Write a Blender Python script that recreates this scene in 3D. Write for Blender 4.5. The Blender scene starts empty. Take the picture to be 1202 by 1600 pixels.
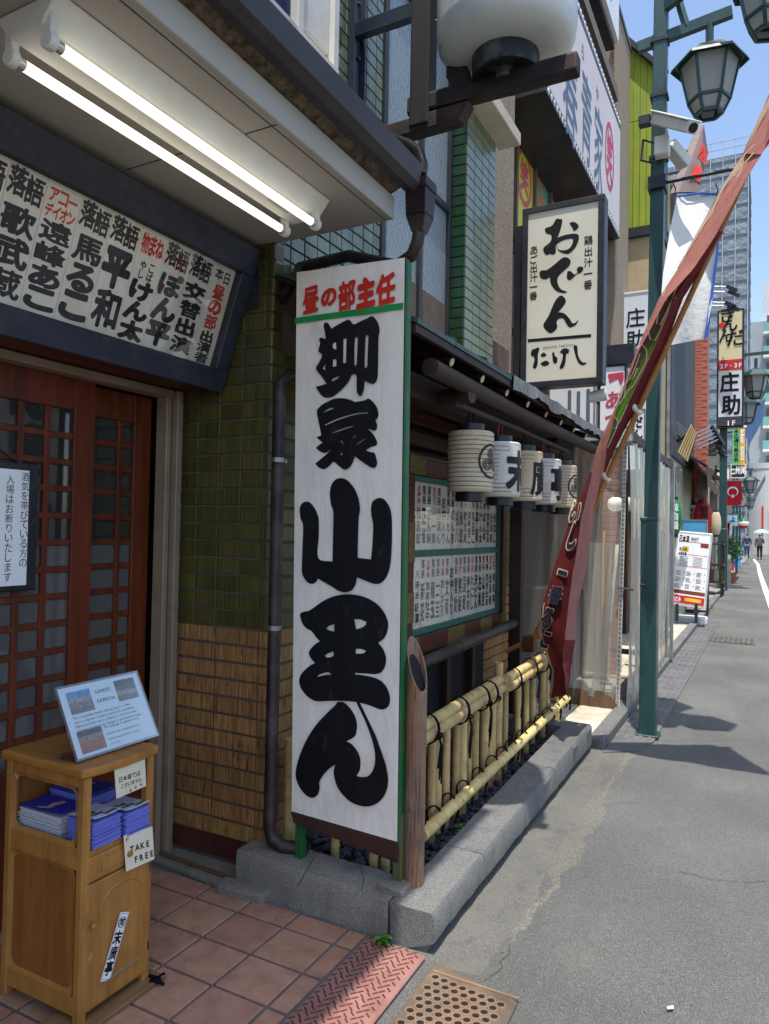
import bpy, bmesh, math, random
import numpy as np
from mathutils import Matrix, Vector
random.seed(7)
R = math.radians
sc = bpy.context.scene
col = sc.collection

# ------------------------------------------------------------------ camera
F, CX, CY, EYE = 1130.0, 601.0, 800.0, 1.6          # photo pixels (1202 x 1600), eye height in metres
def _cam():
    fy = np.array([(1198 - CX) / F, -(838 - CY) / F, -1.0]); fy /= np.linalg.norm(fy)
    up = -np.cross(fy, np.array([1.0, -0.019, 0.0])); up /= np.linalg.norm(up)
    if up[1] < 0: up = -up
    return np.stack([np.cross(fy, up), fy, up])
CM = _cam()                                           # world = CM @ camera
cam = bpy.data.objects.new('camera', bpy.data.cameras.new('camera'))
col.objects.link(cam)
cam.data.sensor_fit = 'VERTICAL'; cam.data.sensor_height = 24.0
cam.data.lens = F / 1600.0 * 24.0
cam.data.clip_start = 0.05; cam.data.clip_end = 2000
cam.matrix_world = Matrix([list(CM[0]) + [0], list(CM[1]) + [0], list(CM[2]) + [EYE], [0, 0, 0, 1]])
sc.camera = cam
def on(px, py, x=None, y=None, z=None):
    """the point where the sight line of a photo pixel meets the plane x=, y= or z="""
    d = CM @ np.array([(px - CX) / F, -(py - CY) / F, -1.0])
    if x is not None: t = x / d[0]
    elif y is not None: t = y / d[1]
    else: t = (z - EYE) / d[2]
    return Vector((t * d[0], t * d[1], EYE + t * d[2]))

# ------------------------------------------------------------------ light
SX, SY = -0.085, 0.225                                # shadow offset per metre of height
sdir = Vector((-SX, -SY, 1.0)).normalized()           # towards the sun
elev = math.asin(sdir.z); azim = math.atan2(sdir.x, sdir.y)
world = bpy.data.worlds.new('World'); sc.world = world; world.use_nodes = True
wn = world.node_tree; bg = wn.nodes['Background']
sky = wn.nodes.new('ShaderNodeTexSky'); sky.sky_type = 'NISHITA'; sky.sun_disc = False
sky.sun_elevation = elev; sky.sun_rotation = azim
sky.air_density = 1.0; sky.dust_density = 1.6; sky.ozone_density = 1.2
wn.links.new(sky.outputs[0], bg.inputs[0]); bg.inputs[1].default_value = 0.15
sun_data = bpy.data.lights.new('sun', 'SUN'); sun = bpy.data.objects.new('sun', sun_data)
col.objects.link(sun); sun_data.energy = 3.3; sun_data.angle = R(0.5); sun_data.color = (1.0, 0.95, 0.87)
sun.rotation_euler = sdir.to_track_quat('Z', 'Y').to_euler()
sc.view_settings.view_transform = 'Standard'; sc.view_settings.look = 'None'
sc.view_settings.gamma = 1.0; sc.view_settings.use_curve_mapping = False
sc.view_settings.exposure = 0.88
sc.cycles.max_bounces = 8; sc.cycles.transparent_max_bounces = 16
sc.cycles.use_denoising = True

# ------------------------------------------------------------------ things and parts
def setp(o, **k):
    for a, b in k.items():
        if b: o[a] = b
def tag(o, label, cat, group=None):
    setp(o, label=label, category=cat, group=group); return o
def thing(name, label, cat, loc=(0, 0, 0), group=None):
    o = bpy.data.objects.new(name, None); o.empty_display_size = 0.1
    col.objects.link(o); o.location = loc
    return tag(o, label, cat, group)
WORLD = {}
def adopt(o, parent):
    if parent is None: return
    o.parent = parent
    o.matrix_parent_inverse = WORLD[parent.name].inverted() if parent.name in WORLD else Matrix.Translation(-Vector(parent.location))
def link(name, me, m=None, parent=None, loc=None, rot=None, **k):
    o = bpy.data.objects.new(name, me); col.objects.link(o)
    if m is not None and not me.materials: me.materials.append(m)
    if loc is not None: o.location = loc
    if rot is not None: o.rotation_euler = rot
    WORLD[o.name] = o.matrix_basis.copy()
    adopt(o, parent); setp(o, **k)
    return o
def copy_tree(o, parent=None):
    c = o.copy(); col.objects.link(c)
    if parent is not None: c.parent = parent
    for ch in [x for x in bpy.data.objects if x.parent == o]: copy_tree(ch, c)
    return c

class MB:
    """collects simple solids; build() links them as ONE mesh object"""
    def __init__(s): s.v = []; s.f = []; s.uv = None
    def add(s, vs, fs):
        n = len(s.v); s.v += [tuple(p) for p in vs]; s.f += [tuple(i + n for i in f) for f in fs]; return s
    def box(s, x0, x1, y0, y1, z0, z1):
        if x0 > x1: x0, x1 = x1, x0
        if y0 > y1: y0, y1 = y1, y0
        if z0 > z1: z0, z1 = z1, z0
        return s.add([(x0,y0,z0),(x1,y0,z0),(x1,y1,z0),(x0,y1,z0),(x0,y0,z1),(x1,y0,z1),(x1,y1,z1),(x0,y1,z1)],
                     [(0,3,2,1),(4,5,6,7),(0,1,5,4),(1,2,6,5),(2,3,7,6),(3,0,4,7)])
    def slab(s, pts, d):
        """prism: polygon pts pushed by vector d"""
        d = Vector(d); p = [Vector(q) for q in pts]; n = len(p)
        return s.add(p + [q + d for q in p], [tuple(range(n))[::-1], tuple(range(n, 2*n))] + [(i, (i+1) % n, n + (i+1) % n, n + i) for i in range(n)])
    def bar(s, a, b, w, h=None, up=(0, 0, 1)):
        a = Vector(a); b = Vector(b); h = h or w; d = (b - a).normalized(); up = Vector(up)
        if abs(d.dot(up)) > 0.95: up = Vector((1, 0, 0))
        x = d.cross(up).normalized(); y = x.cross(d)
        c = [a + x*(w/2*i) + y*(h/2*j) for i, j in ((-1,-1),(1,-1),(1,1),(-1,1))]
        return s.slab(c, b - a)
    def tube(s, pts, r, n=10, cap=True):
        pts = [Vector(p) for p in pts]; k = len(pts); rs = r if isinstance(r, (list, tuple)) else [r] * k
        vs = []; up = None
        for i, p in enumerate(pts):
            d = ((pts[i+1] - p) if i == 0 else (p - pts[i-1]) if i == k-1 else (pts[i+1] - pts[i-1])).normalized()
            if up is None: up = Vector((0, 0, 1)) if abs(d.z) < 0.9 else Vector((1, 0, 0))
            x = d.cross(up).normalized(); y = x.cross(d).normalized(); up = y
            for j in range(n):
                a = 2 * math.pi * j / n; vs.append(p + (x * math.cos(a) + y * math.sin(a)) * rs[i])
        fs = [(i*n + j, i*n + (j+1) % n, (i+1)*n + (j+1) % n, (i+1)*n + j) for i in range(k-1) for j in range(n)]
        if cap: fs += [tuple(range(n))[::-1], tuple(range((k-1)*n, k*n))]
        return s.add(vs, fs)
    def lathe(s, prof, c=(0, 0, 0), n=24):
        """prof: (radius, z) list turned about a vertical axis through c"""
        c = Vector(c); k = len(prof)
        vs = [c + Vector((r * math.cos(2*math.pi*j/n), r * math.sin(2*math.pi*j/n), z)) for r, z in prof for j in range(n)]
        return s.add(vs, [(i*n + j, i*n + (j+1) % n, (i+1)*n + (j+1) % n, (i+1)*n + j) for i in range(k-1) for j in range(n)])
    def disc(s, c, r, ax, n=16):
        c = Vector(c); ax = Vector(ax).normalized(); u = ax.orthogonal().normalized(); w = ax.cross(u)
        return s.add([c + (u*math.cos(2*math.pi*i/n) + w*math.sin(2*math.pi*i/n))*r for i in range(n)], [tuple(range(n))])
    def sheet(s, grid):
        h = len(grid); w = len(grid[0])
        return s.add([p for r in grid for p in r], [(i*w+j, i*w+j+1, (i+1)*w+j+1, (i+1)*w+j) for i in range(h-1) for j in range(w-1)])
    def mesh(s, name, m=None, bevel=0, smooth=False, solid=0, seg=1):
        me = bpy.data.meshes.new(name); me.from_pydata(s.v, [], s.f)
        if bevel or solid or smooth:
            bm = bmesh.new(); bm.from_mesh(me)
            if solid:
                bmesh.ops.solidify(bm, geom=bm.faces[:], thickness=solid)
            if bevel:
                ed = [e for e in bm.edges if len(e.link_faces) == 2 and e.calc_face_angle(0) > 0.6]
                bmesh.ops.bevel(bm, geom=ed, offset=bevel, segments=seg, affect='EDGES', profile=0.6)
            if smooth:
                for f in bm.faces: f.smooth = True
                for e in bm.edges:
                    if len(e.link_faces) == 2 and e.calc_face_angle(0) > 0.7: e.smooth = False
            bm.to_mesh(me); bm.free()
        if m is not None: me.materials.append(m)
        return me
    def build(s, name, m, parent=None, bevel=0, smooth=False, solid=0, seg=1, **k):
        return link(name, s.mesh(name, m, bevel, smooth, solid, seg), None, parent, **k)

def box(name, m, parent, x0, x1, y0, y1, z0, z1, bevel=0, **k):
    return MB().box(x0, x1, y0, y1, z0, z1).build(name, m, parent, bevel=bevel, **k)

# ------------------------------------------------------------------ materials
def srgb(r, g, b):
    f = lambda c: (c/255/12.92 if c/255 <= 0.04045 else ((c/255 + 0.055)/1.055)**2.4)
    return (f(r), f(g), f(b))
MATS = {}
def mat(name, c, rough=0.6, c2=None, var=0.18, scale=6.0, stretch=(1, 1, 1), bump=0.0, bscale=90.0, bstretch=None,
        metal=0.0, spec=0.4, rand=0.0, dirt=None, dirt_amt=0.5, dscale=2.2, coat=0.0, emit=0.0, alpha=1.0, detail=5.0, sheen=0, trans=0, rvar=0.12, bdist=0.004, scuff=None, sc_amt=0.6, sc_scale=30.0, sc_stretch=(1, 1, 1), sc_lo=0.62):
    m = bpy.data.materials.new(name); m.use_nodes = True; t = m.node_tree; N = t.nodes; L = t.links
    b = N['Principled BSDF']
    geo = N.new('ShaderNodeNewGeometry')
    def vec(st):
        mp = N.new('ShaderNodeVectorMath'); mp.operation = 'MULTIPLY'; L.new(geo.outputs['Position'], mp.inputs[0]); mp.inputs[1].default_value = st; return mp.outputs[0]
    def noise(st, sca, det=5.0):
        n = N.new('ShaderNodeTexNoise'); n.inputs['Scale'].default_value = sca; n.inputs['Detail'].default_value = det
        n.inputs['Roughness'].default_value = 0.62; L.new(vec(st), n.inputs['Vector']); return n.outputs[0]
    def ramp(f, a, bb):
        r = N.new('ShaderNodeMapRange'); r.inputs[1].default_value = a; r.inputs[2].default_value = bb; L.new(f, r.inputs[0]); return r.outputs[0]
    def mix(f, a, bb, mode='MIX'):
        x = N.new('ShaderNodeMix'); x.data_type = 'RGBA'; x.blend_type = mode
        if isinstance(f, float): x.inputs[0].default_value = f
        else: L.new(f, x.inputs[0])
        for i, q in ((6, a), (7, bb)):
            if isinstance(q, tuple): x.inputs[i].default_value = q + (1,)
            else: L.new(q, x.inputs[i])
        return x.outputs[2]
    c = tuple(c); lo = tuple(max(0, q*(1-var)) for q in c); hi = tuple(min(1, q*(1+var)) for q in c)
    if c2 is not None: lo, hi = c, tuple(c2)
    cn = mix(ramp(noise(stretch, scale, detail), 0.32, 0.68), lo, hi)
    if rand:
        oi = N.new('ShaderNodeObjectInfo'); r = N.new('ShaderNodeMapRange'); r.inputs[3].default_value = 1 - rand; r.inputs[4].default_value = 1 + rand
        L.new(oi.outputs['Random'], r.inputs[0])
        hs = N.new('ShaderNodeHueSaturation'); L.new(r.outputs[0], hs.inputs['Value']); L.new(cn, hs.inputs['Color'])
        r2 = N.new('ShaderNodeMapRange'); r2.inputs[3].default_value = 0.5 - rand*0.07; r2.inputs[4].default_value = 0.5 + rand*0.07
        w = N.new('ShaderNodeTexWhiteNoise'); w.noise_dimensions = '1D'; L.new(oi.outputs['Random'], w.inputs['W']); L.new(w.outputs[0], r2.inputs[0]); L.new(r2.outputs[0], hs.inputs['Hue'])
        cn = hs.outputs[0]
    if dirt is not None:
        d = ramp(noise((1, 1, 1), dscale, 8.0), 0.5, 0.72)
        mu = N.new('ShaderNodeMath'); mu.operation = 'MULTIPLY'; L.new(d, mu.inputs[0]); mu.inputs[1].default_value = dirt_amt
        cn = mix(mu.outputs[0], cn, tuple(dirt))
    if scuff is not None:
        d = ramp(noise(sc_stretch, sc_scale, 6.0), sc_lo, sc_lo + 0.07)
        mu = N.new('ShaderNodeMath'); mu.operation = 'MULTIPLY'; L.new(d, mu.inputs[0]); mu.inputs[1].default_value = sc_amt
        cn = mix(mu.outputs[0], cn, tuple(scuff))
    L.new(cn, b.inputs['Base Color'])
    rr = N.new('ShaderNodeMapRange'); rr.inputs[3].default_value = max(0.02, rough - rvar); rr.inputs[4].default_value = min(1, rough + rvar)
    L.new(noise(stretch, scale*1.7, 4.0), rr.inputs[0]); L.new(rr.outputs[0], b.inputs['Roughness'])
    b.inputs['Metallic'].default_value = metal; b.inputs['Specular IOR Level'].default_value = spec
    if coat: b.inputs['Coat Weight'].default_value = coat; b.inputs['Coat Roughness'].default_value = 0.08
    if bump:
        bn = N.new('ShaderNodeBump'); bn.inputs['Strength'].default_value = bump; bn.inputs['Distance'].default_value = bdist
        L.new(noise(bstretch or (1, 1, 1), bscale, 4.0), bn.inputs['Height']); L.new(bn.outputs[0], b.inputs['Normal'])
    if emit:
        L.new(cn, b.inputs['Emission Color']); b.inputs['Emission Strength'].default_value = emit
    if trans:
        tr = N.new('ShaderNodeBsdfTranslucent'); L.new(cn, tr.inputs[0]); ms = N.new('ShaderNodeMixShader'); ms.inputs[0].default_value = trans
        L.new(b.outputs[0], ms.inputs[1]); L.new(tr.outputs[0], ms.inputs[2]); L.new(ms.outputs[0], N['Material Output'].inputs[0])
    MATS[name] = m
    return m
def glassy(name, tint=(0.9, 0.93, 0.92), milk=0.08, milk_col=(0.7, 0.72, 0.72), rough=0.03, bump=0.0, bscale=8.0, refl=1.0, bstretch=(1, 1, 1)):
    """thin sheet: clear, a little milky, with a real fresnel reflection"""
    m = bpy.data.materials.new(name); m.use_nodes = True; t = m.node_tree; N = t.nodes; L = t.links
    N.remove(N['Principled BSDF'])
    tr = N.new('ShaderNodeBsdfTransparent'); tr.inputs[0].default_value = tint + (1,)
    df = N.new('ShaderNodeBsdfDiffuse'); df.inputs[0].default_value = milk_col + (1,)
    gl = N.new('ShaderNodeBsdfGlossy'); gl.inputs['Roughness'].default_value = rough
    fr = N.new('ShaderNodeFresnel'); fr.inputs[0].default_value = 1.45
    if bump:
        geo = N.new('ShaderNodeNewGeometry'); mp = N.new('ShaderNodeVectorMath'); mp.operation = 'MULTIPLY'; mp.inputs[1].default_value = bstretch
        L.new(geo.outputs['Position'], mp.inputs[0])
        n = N.new('ShaderNodeTexNoise'); n.inputs['Scale'].default_value = bscale; n.inputs['Detail'].default_value = 3; L.new(mp.outputs[0], n.inputs['Vector'])
        bn = N.new('ShaderNodeBump'); bn.inputs['Strength'].default_value = bump; bn.inputs['Distance'].default_value = 0.02; L.new(n.outputs[0], bn.inputs['Height'])
        for q in (gl, fr): L.new(bn.outputs[0], q.inputs['Normal'])
    m1 = N.new('ShaderNodeMixShader'); m1.inputs[0].default_value = milk; L.new(tr.outputs[0], m1.inputs[1]); L.new(df.outputs[0], m1.inputs[2])
    mu = N.new('ShaderNodeMath'); mu.operation = 'MULTIPLY'; mu.inputs[1].default_value = refl; L.new(fr.outputs[0], mu.inputs[0])
    m2 = N.new('ShaderNodeMixShader'); L.new(mu.outputs[0], m2.inputs[0]); L.new(m1.outputs[0], m2.inputs[1]); L.new(gl.outputs[0], m2.inputs[2])
    L.new(m2.outputs[0], N['Material Output'].inputs[0])
    return m

ink = mat('ink', srgb(16, 16, 22), 0.5, var=0.35, scale=14, stretch=(1, 1, .25), spec=0.3, scuff=srgb(60, 58, 58), sc_amt=.35, sc_scale=24, sc_stretch=(1, 1, .4), sc_lo=.6)
red_ink = mat('red_ink', srgb(205, 45, 30), 0.6, var=0.15, spec=0.25)
green_paint = mat('green_paint', srgb(8, 88, 45), 0.5, var=0.15, dirt=srgb(90, 80, 50), dirt_amt=0.5, dscale=9)
paper = mat('paper', srgb(238, 231, 222), 0.8, var=0.04, bump=0.25, bscale=7, bstretch=(2.2, 2.2, 0.7), dirt=srgb(205, 196, 178), dirt_amt=0.4, dscale=1.8, spec=0.2, bdist=0.03, scuff=srgb(176, 166, 150), sc_amt=.3, sc_scale=5, sc_stretch=(1, 1, .3), sc_lo=.6)
old_paper = mat('old_paper', srgb(240, 234, 221), 0.75, var=0.05, rand=0.06, dirt=srgb(190, 165, 120), dirt_amt=0.4, dscale=4, spec=0.2)
white_print = mat('white_print', srgb(238, 238, 240), 0.5, var=0.03, dirt=srgb(200, 196, 185), dirt_amt=0.3)
gold_ink = mat('gold_ink', srgb(214, 196, 160), 0.7, var=0.1)
steel = mat('steel', srgb(165, 165, 165), 0.4, metal=0.8, dirt=srgb(90, 80, 70))
dark_metal = mat('dark_metal', srgb(38, 40, 48), 0.45, var=0.3, dirt=srgb(80, 78, 74), dirt_amt=0.4, bump=0.1, bscale=40)
white_plastic = mat('white_plastic', srgb(222, 220, 212), 0.45, var=0.05, dirt=srgb(160, 150, 130), dirt_amt=0.35)
tape = mat('tape', srgb(205, 200, 180), 0.5)
rope = mat('rope', srgb(17, 17, 19), 0.85, var=0.3, bump=0.6, bscale=400, spec=0.15)

# ------------------------------------------------------------------ lettering
def _outline(ch):
    cu = bpy.data.curves.new('glyph', 'FONT'); cu.body = ch; cu.fill_mode = 'FRONT'; cu.resolution_u = 4
    o = bpy.data.objects.new('glyph', cu); me = o.to_mesh()
    me.calc_loop_triangles()
    v = np.array([q.co[:2] for q in me.vertices]).reshape(-1, 2); t = np.array([q.vertices[:] for q in me.loop_triangles]).reshape(-1, 3)
    o.to_mesh_clear(); bpy.data.objects.remove(o); bpy.data.curves.remove(cu)
    return v, t
GL = {}
def glyph(ch, bold=0.0, N=56, cells=False):
    """flat shape of one character in a unit box; bold thickens the strokes (brush lettering)"""
    key = (ch, bold, N, cells)
    if key in GL: return GL[key]
    v, t = _outline(ch)
    if len(t) == 0: GL[key] = (None, None); return GL[key]
    lo, hi = v.min(0), v.max(0)
    cjk = ord(ch) > 0x2e80
    if bold <= 0:
        vv = (v - (lo + hi) / 2) / max(hi[1] - lo[1], (hi[0] - lo[0]), 1e-6) if cjk else (v - np.array([(lo[0] + hi[0]) / 2, 0.35])) / 0.75
        GL[key] = (vv, [tuple(q) for q in t]); return GL[key]
    pad = 1.2 * bold + 0.03
    size = max(hi - lo) if cjk else 0.95
    cen = (lo + hi) / 2 if cjk else np.array([(lo[0] + hi[0]) / 2, 0.35])
    S = (1 + 2 * pad) / N
    xs = ((np.arange(N) + 0.5) * S - 0.5 - pad) * size + cen[0]; ys = ((np.arange(N) + 0.5) * S - 0.5 - pad) * size + cen[1]
    K = 2
    fx = np.repeat(xs, K) + np.tile((np.arange(K) - (K-1)/2) / K * S * size, N); fy = np.repeat(ys, K) + np.tile((np.arange(K) - (K-1)/2) / K * S * size, N)
    g = np.zeros((N*K, N*K), bool)
    for a, b, c in v[t]:
        x0, x1 = min(a[0], b[0], c[0]), max(a[0], b[0], c[0]); y0, y1 = min(a[1], b[1], c[1]), max(a[1], b[1], c[1])
        i0, i1 = np.searchsorted(fx, x0), np.searchsorted(fx, x1); j0, j1 = np.searchsorted(fy, y0), np.searchsorted(fy, y1)
        if i0 >= i1 or j0 >= j1: continue
        X, Y = np.meshgrid(fx[i0:i1], fy[j0:j1])
        s = lambda p, q: (q[0]-p[0])*(Y-p[1]) - (q[1]-p[1])*(X-p[0])
        d1, d2, d3 = s(a, b), s(b, c), s(c, a)
        g[j0:j1, i0:i1] |= ((d1 >= 0) & (d2 >= 0) & (d3 >= 0)) | ((d1 <= 0) & (d2 <= 0) & (d3 <= 0))
    r = bold / S * K
    for _ in range(6):                                  # dense characters get thinner strokes so that they do not fill in
        rx, ry = r * 0.8, r * 1.0; out = np.zeros_like(g)
        for dy in range(-int(ry), int(ry) + 1):
            for dx in range(-int(rx) - 1, int(rx) + 2):
                if (dx/max(rx, .5))**2 + (dy/max(ry, .5))**2 <= 1: out |= np.roll(np.roll(g, dy, 0), dx, 1)
        if out.mean() * (1 + 2*pad)**2 < (0.73 if N < 90 else 0.80): break
        r *= 0.78
    f = out.reshape(N, K, N, K).mean((1, 3)).astype(float)
    f = (f*2 + np.roll(f, 1, 0) + np.roll(f, -1, 0) + np.roll(f, 1, 1) + np.roll(f, -1, 1)) / 6
    vs, fs = march(f, 0.5, cells)
    vs = (vs + 0.5) * S - 0.5 - pad
    GL[key] = (vs / (1 + 0.9*bold), fs)
    return GL[key]
def march(f, th, cells=False):
    vs = []; fs = []; idx = {}
    def V(x, y):
        k = (round(x, 3), round(y, 3))
        if k not in idx: idx[k] = len(vs); vs.append((x, y))
        return idx[k]
    H, W = f.shape; ins = f > th
    for j in range(H - 1):
        run = None
        for i in range(W - 1):
            q = ins[j, i], ins[j, i+1], ins[j+1, i+1], ins[j+1, i]
            if all(q):
                if run is None: run = i
                if cells and i - run >= 3: fs.append((V(run, j), V(i + 1, j), V(i + 1, j+1), V(run, j+1))); run = None
                continue
            if run is not None: fs.append((V(run, j), V(i, j), V(i, j+1), V(run, j+1))); run = None
            if not any(q): continue
            c = [(i, j), (i+1, j), (i+1, j+1), (i, j+1)]; poly = []
            for k in range(4):
                a, b = c[k], c[(k+1) % 4]; fa, fb = f[a[1], a[0]], f[b[1], b[0]]
                if q[k]: poly.append(a)
                if q[k] != q[(k+1) % 4]:
                    u = (th - fa) / (fb - fa); poly.append((a[0] + u*(b[0]-a[0]), a[1] + u*(b[1]-a[1])))
            if len(poly) >= 3: fs.append(tuple(V(*p) for p in poly))
        if run is not None: fs.append((V(run, j), V(W-1, j), V(W-1, j+1), V(run, j+1)))
    return np.array(vs).reshape(-1, 2), fs
class Ink:
    """collects characters on a surface; place(u, v) maps the sheet's own metres to world points"""
    def __init__(s, place): s.place = place; s.m = MB()
    def ch(s, c, u, v, w, h, bold=0.0, N=56, rot=0.0, shear=0.0, cells=False):
        vv, fs = glyph(c, bold, N, cells)
        if vv is None: return s
        p = vv * np.array([w, h])
        if shear: p[:, 1] += p[:, 0] * shear
        if rot: cs, sn = math.cos(rot), math.sin(rot); p = np.stack([p[:, 0]*cs - p[:, 1]*sn, p[:, 0]*sn + p[:, 1]*cs], 1)
        s.m.add([s.place(u + a, v + b) for a, b in p], fs); return s
    def column(s, text, u, top, w, h, gap=0.08, **k):
        for i, c in enumerate(text):
            if c in 'ー一' and c == 'ー': s.ch('|', u, top - h*(0.5 + i*(1+gap)), w*1.1, h*0.8, **k)
            elif c != ' ': s.ch(c, u, top - h*(0.5 + i*(1+gap)), w, h, **k)
        return s
    def row(s, text, u, v, h, adv=None, bold=0.0, N=40, **k):
        x = u
        for c in text:
            a = (adv or 0.62)*h if ord(c) < 0x2e80 else h*1.08
            if c != ' ': s.ch(c, x + a/2, v, h, h, bold=bold, N=N, **k)
            x += a if c != ' ' else a*0.6
        return s
    def poly(s, outer, holes=()):
        vs, fs = filled([outer] + list(holes)); s.m.add([s.place(a, b) for a, b in vs], fs); return s
    def build(s, m, parent, name='lettering'):
        return s.m.build(name, m, parent) if s.m.v else None
def smooth_loop(p, k=4):
    p = np.array(p, float); n = len(p); out = []
    for i in range(n):
        a, b, c, d = p[(i-1) % n], p[i], p[(i+1) % n], p[(i+2) % n]
        # keep sharp turns sharp
        for j in range(k):
            t = j / k
            def sharp(x, y, z):
                e, f = y - x, z - y; ne, nf = np.linalg.norm(e), np.linalg.norm(f)
                return ne < 1e-9 or nf < 1e-9 or np.dot(e, f) / (ne*nf) < 0.15
            m1 = np.zeros(2) + (c - b) if sharp(a, b, c) else (c - a) / 2
            m2 = np.zeros(2) + (c - b) if sharp(b, c, d) else (d - b) / 2
            out.append((2*t**3 - 3*t*t + 1)*b + (t**3 - 2*t*t + t)*m1 + (-2*t**3 + 3*t*t)*c + (t**3 - t*t)*m2)
    return out
def filled(loops, k=4):
    cu = bpy.data.curves.new('shape', 'CURVE'); cu.dimensions = '2D'; cu.fill_mode = 'FRONT'
    for lp in loops:
        q = smooth_loop(lp, k); sp = cu.splines.new('POLY'); sp.points.add(len(q) - 1); sp.use_cyclic_u = True
        for i, (a, b) in enumerate(q): sp.points[i].co = (a, b, 0, 1)
    o = bpy.data.objects.new('shape', cu); me = o.to_mesh()
    v = [(q.co[0], q.co[1]) for q in me.vertices]; f = [tuple(q.vertices) for q in me.polygons]
    o.to_mesh_clear(); bpy.data.objects.remove(o); bpy.data.curves.remove(cu)
    return v, f
def plane_place(o, u, v):
    o, u, v = Vector(o), Vector(u), Vector(v)
    return lambda a, b: o + u*a + v*b
# ================================================================== ground
def speckled(name, base, dark, light, grain=140, rough=0.9, patch=None, stains=()):
    m = bpy.data.materials.new(name); m.use_nodes = True; t = m.node_tree; N = t.nodes; L = t.links; b = N['Principled BSDF']
    geo = N.new('ShaderNodeNewGeometry')
    vo = N.new('ShaderNodeTexVoronoi'); vo.inputs['Scale'].default_value = grain; L.new(geo.outputs['Position'], vo.inputs['Vector'])
    n1 = N.new('ShaderNodeTexNoise'); n1.inputs['Scale'].default_value = grain * 0.8; n1.inputs['Detail'].default_value = 6; L.new(geo.outputs['Position'], n1.inputs['Vector'])
    n2 = N.new('ShaderNodeTexNoise'); n2.inputs['Scale'].default_value = 0.9; n2.inputs['Detail'].default_value = 8; L.new(geo.outputs['Position'], n2.inputs['Vector'])
    cr = N.new('ShaderNodeValToRGB'); e = cr.color_ramp.elements
    e[0].position = 0.3; e[0].color = dark + (1,); e[1].position = 0.75; e[1].color = light + (1,); q = e.new(0.52); q.color = base + (1,)
    wn_ = N.new('ShaderNodeMath'); wn_.operation = 'ADD'; L.new(n1.outputs[0], wn_.inputs[0])
    sep = N.new('ShaderNodeSeparateColor'); L.new(vo.outputs['Color'], sep.inputs[0])
    ml = N.new('ShaderNodeMath'); ml.operation = 'MULTIPLY_ADD'; ml.inputs[1].default_value = 0.5; ml.inputs[2].default_value = -0.25; L.new(sep.outputs[0], ml.inputs[0])
    L.new(ml.outputs[0], wn_.inputs[1]); L.new(wn_.outputs[0], cr.inputs[0])
    mr = N.new('ShaderNodeMapRange'); mr.inputs[1].default_value = 0.3; mr.inputs[2].default_value = 0.7; mr.inputs[3].default_value = 0.8; mr.inputs[4].default_value = 1.18; L.new(n2.outputs[0], mr.inputs[0])
    hs = N.new('ShaderNodeHueSaturation'); L.new(cr.outputs[0], hs.inputs['Color']); L.new(mr.outputs[0], hs.inputs['Value'])
    out = hs.outputs[0]
    for sc_, st_, lo_, amt_, cc_ in stains:
        vm = N.new('ShaderNodeVectorMath'); vm.operation = 'MULTIPLY'; vm.inputs[1].default_value = st_; L.new(geo.outputs['Position'], vm.inputs[0])
        ns = N.new('ShaderNodeTexNoise'); ns.inputs['Scale'].default_value = sc_; ns.inputs['Detail'].default_value = 7; ns.inputs['Roughness'].default_value = .65; L.new(vm.outputs[0], ns.inputs['Vector'])
        ms_ = N.new('ShaderNodeMapRange'); ms_.inputs[1].default_value = lo_; ms_.inputs[2].default_value = lo_ + .12; ms_.inputs[4].default_value = amt_; L.new(ns.outputs[0], ms_.inputs[0])
        mz = N.new('ShaderNodeMix'); mz.data_type = 'RGBA'; L.new(ms_.outputs[0], mz.inputs[0]); L.new(out, mz.inputs[6]); mz.inputs[7].default_value = cc_ + (1,); out = mz.outputs[2]
    if patch:
        n3 = N.new('ShaderNodeTexNoise'); n3.inputs['Scale'].default_value = 7; n3.inputs['Detail'].default_value = 9; n3.inputs['Roughness'].default_value = .7; L.new(geo.outputs['Position'], n3.inputs['Vector'])
        m3 = N.new('ShaderNodeMapRange'); m3.inputs[1].default_value = 0.48; m3.inputs[2].default_value = 0.6; m3.inputs[4].default_value = 0.75; L.new(n3.outputs[0], m3.inputs[0])
        mx = N.new('ShaderNodeMix'); mx.data_type = 'RGBA'; L.new(m3.outputs[0], mx.inputs[0]); L.new(out, mx.inputs[6]); mx.inputs[7].default_value = patch + (1,); out = mx.outputs[2]
    L.new(out, b.inputs['Base Color']); b.inputs['Roughness'].default_value = rough; b.inputs['Specular IOR Level'].default_value = 0.25
    bn = N.new('ShaderNodeBump'); bn.inputs['Strength'].default_value = 0.8; bn.inputs['Distance'].default_value = 0.004; L.new(wn_.outputs[0], bn.inputs['Height']); L.new(bn.outputs[0], b.inputs['Normal'])
    return m
asphalt = speckled('asphalt', (0.122, 0.124, 0.117), (0.078, 0.079, 0.076), (0.205, 0.203, 0.19), grain=380, stains=((1.1, (1, .22, 1), .5, .35, (.075, .076, .074)), (4.5, (1, 1, 1), .62, .45, (.06, .06, .058)), (2.6, (1, .5, 1), .58, .3, (.19, .185, .165))))
old_concrete = speckled('old_concrete', (0.135, 0.133, 0.122), (0.095, 0.093, 0.086), (0.2, 0.195, 0.175), grain=380, patch=(0.165, 0.155, 0.128), stains=((9, (1, .6, 1), .56, .5, (.08, .078, .07)),))
yellow_concrete = speckled('yellow_concrete', (0.15, 0.144, 0.122), (0.1, 0.096, 0.082), (0.215, 0.205, 0.168), grain=240, patch=(0.15, 0.147, 0.13))
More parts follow.
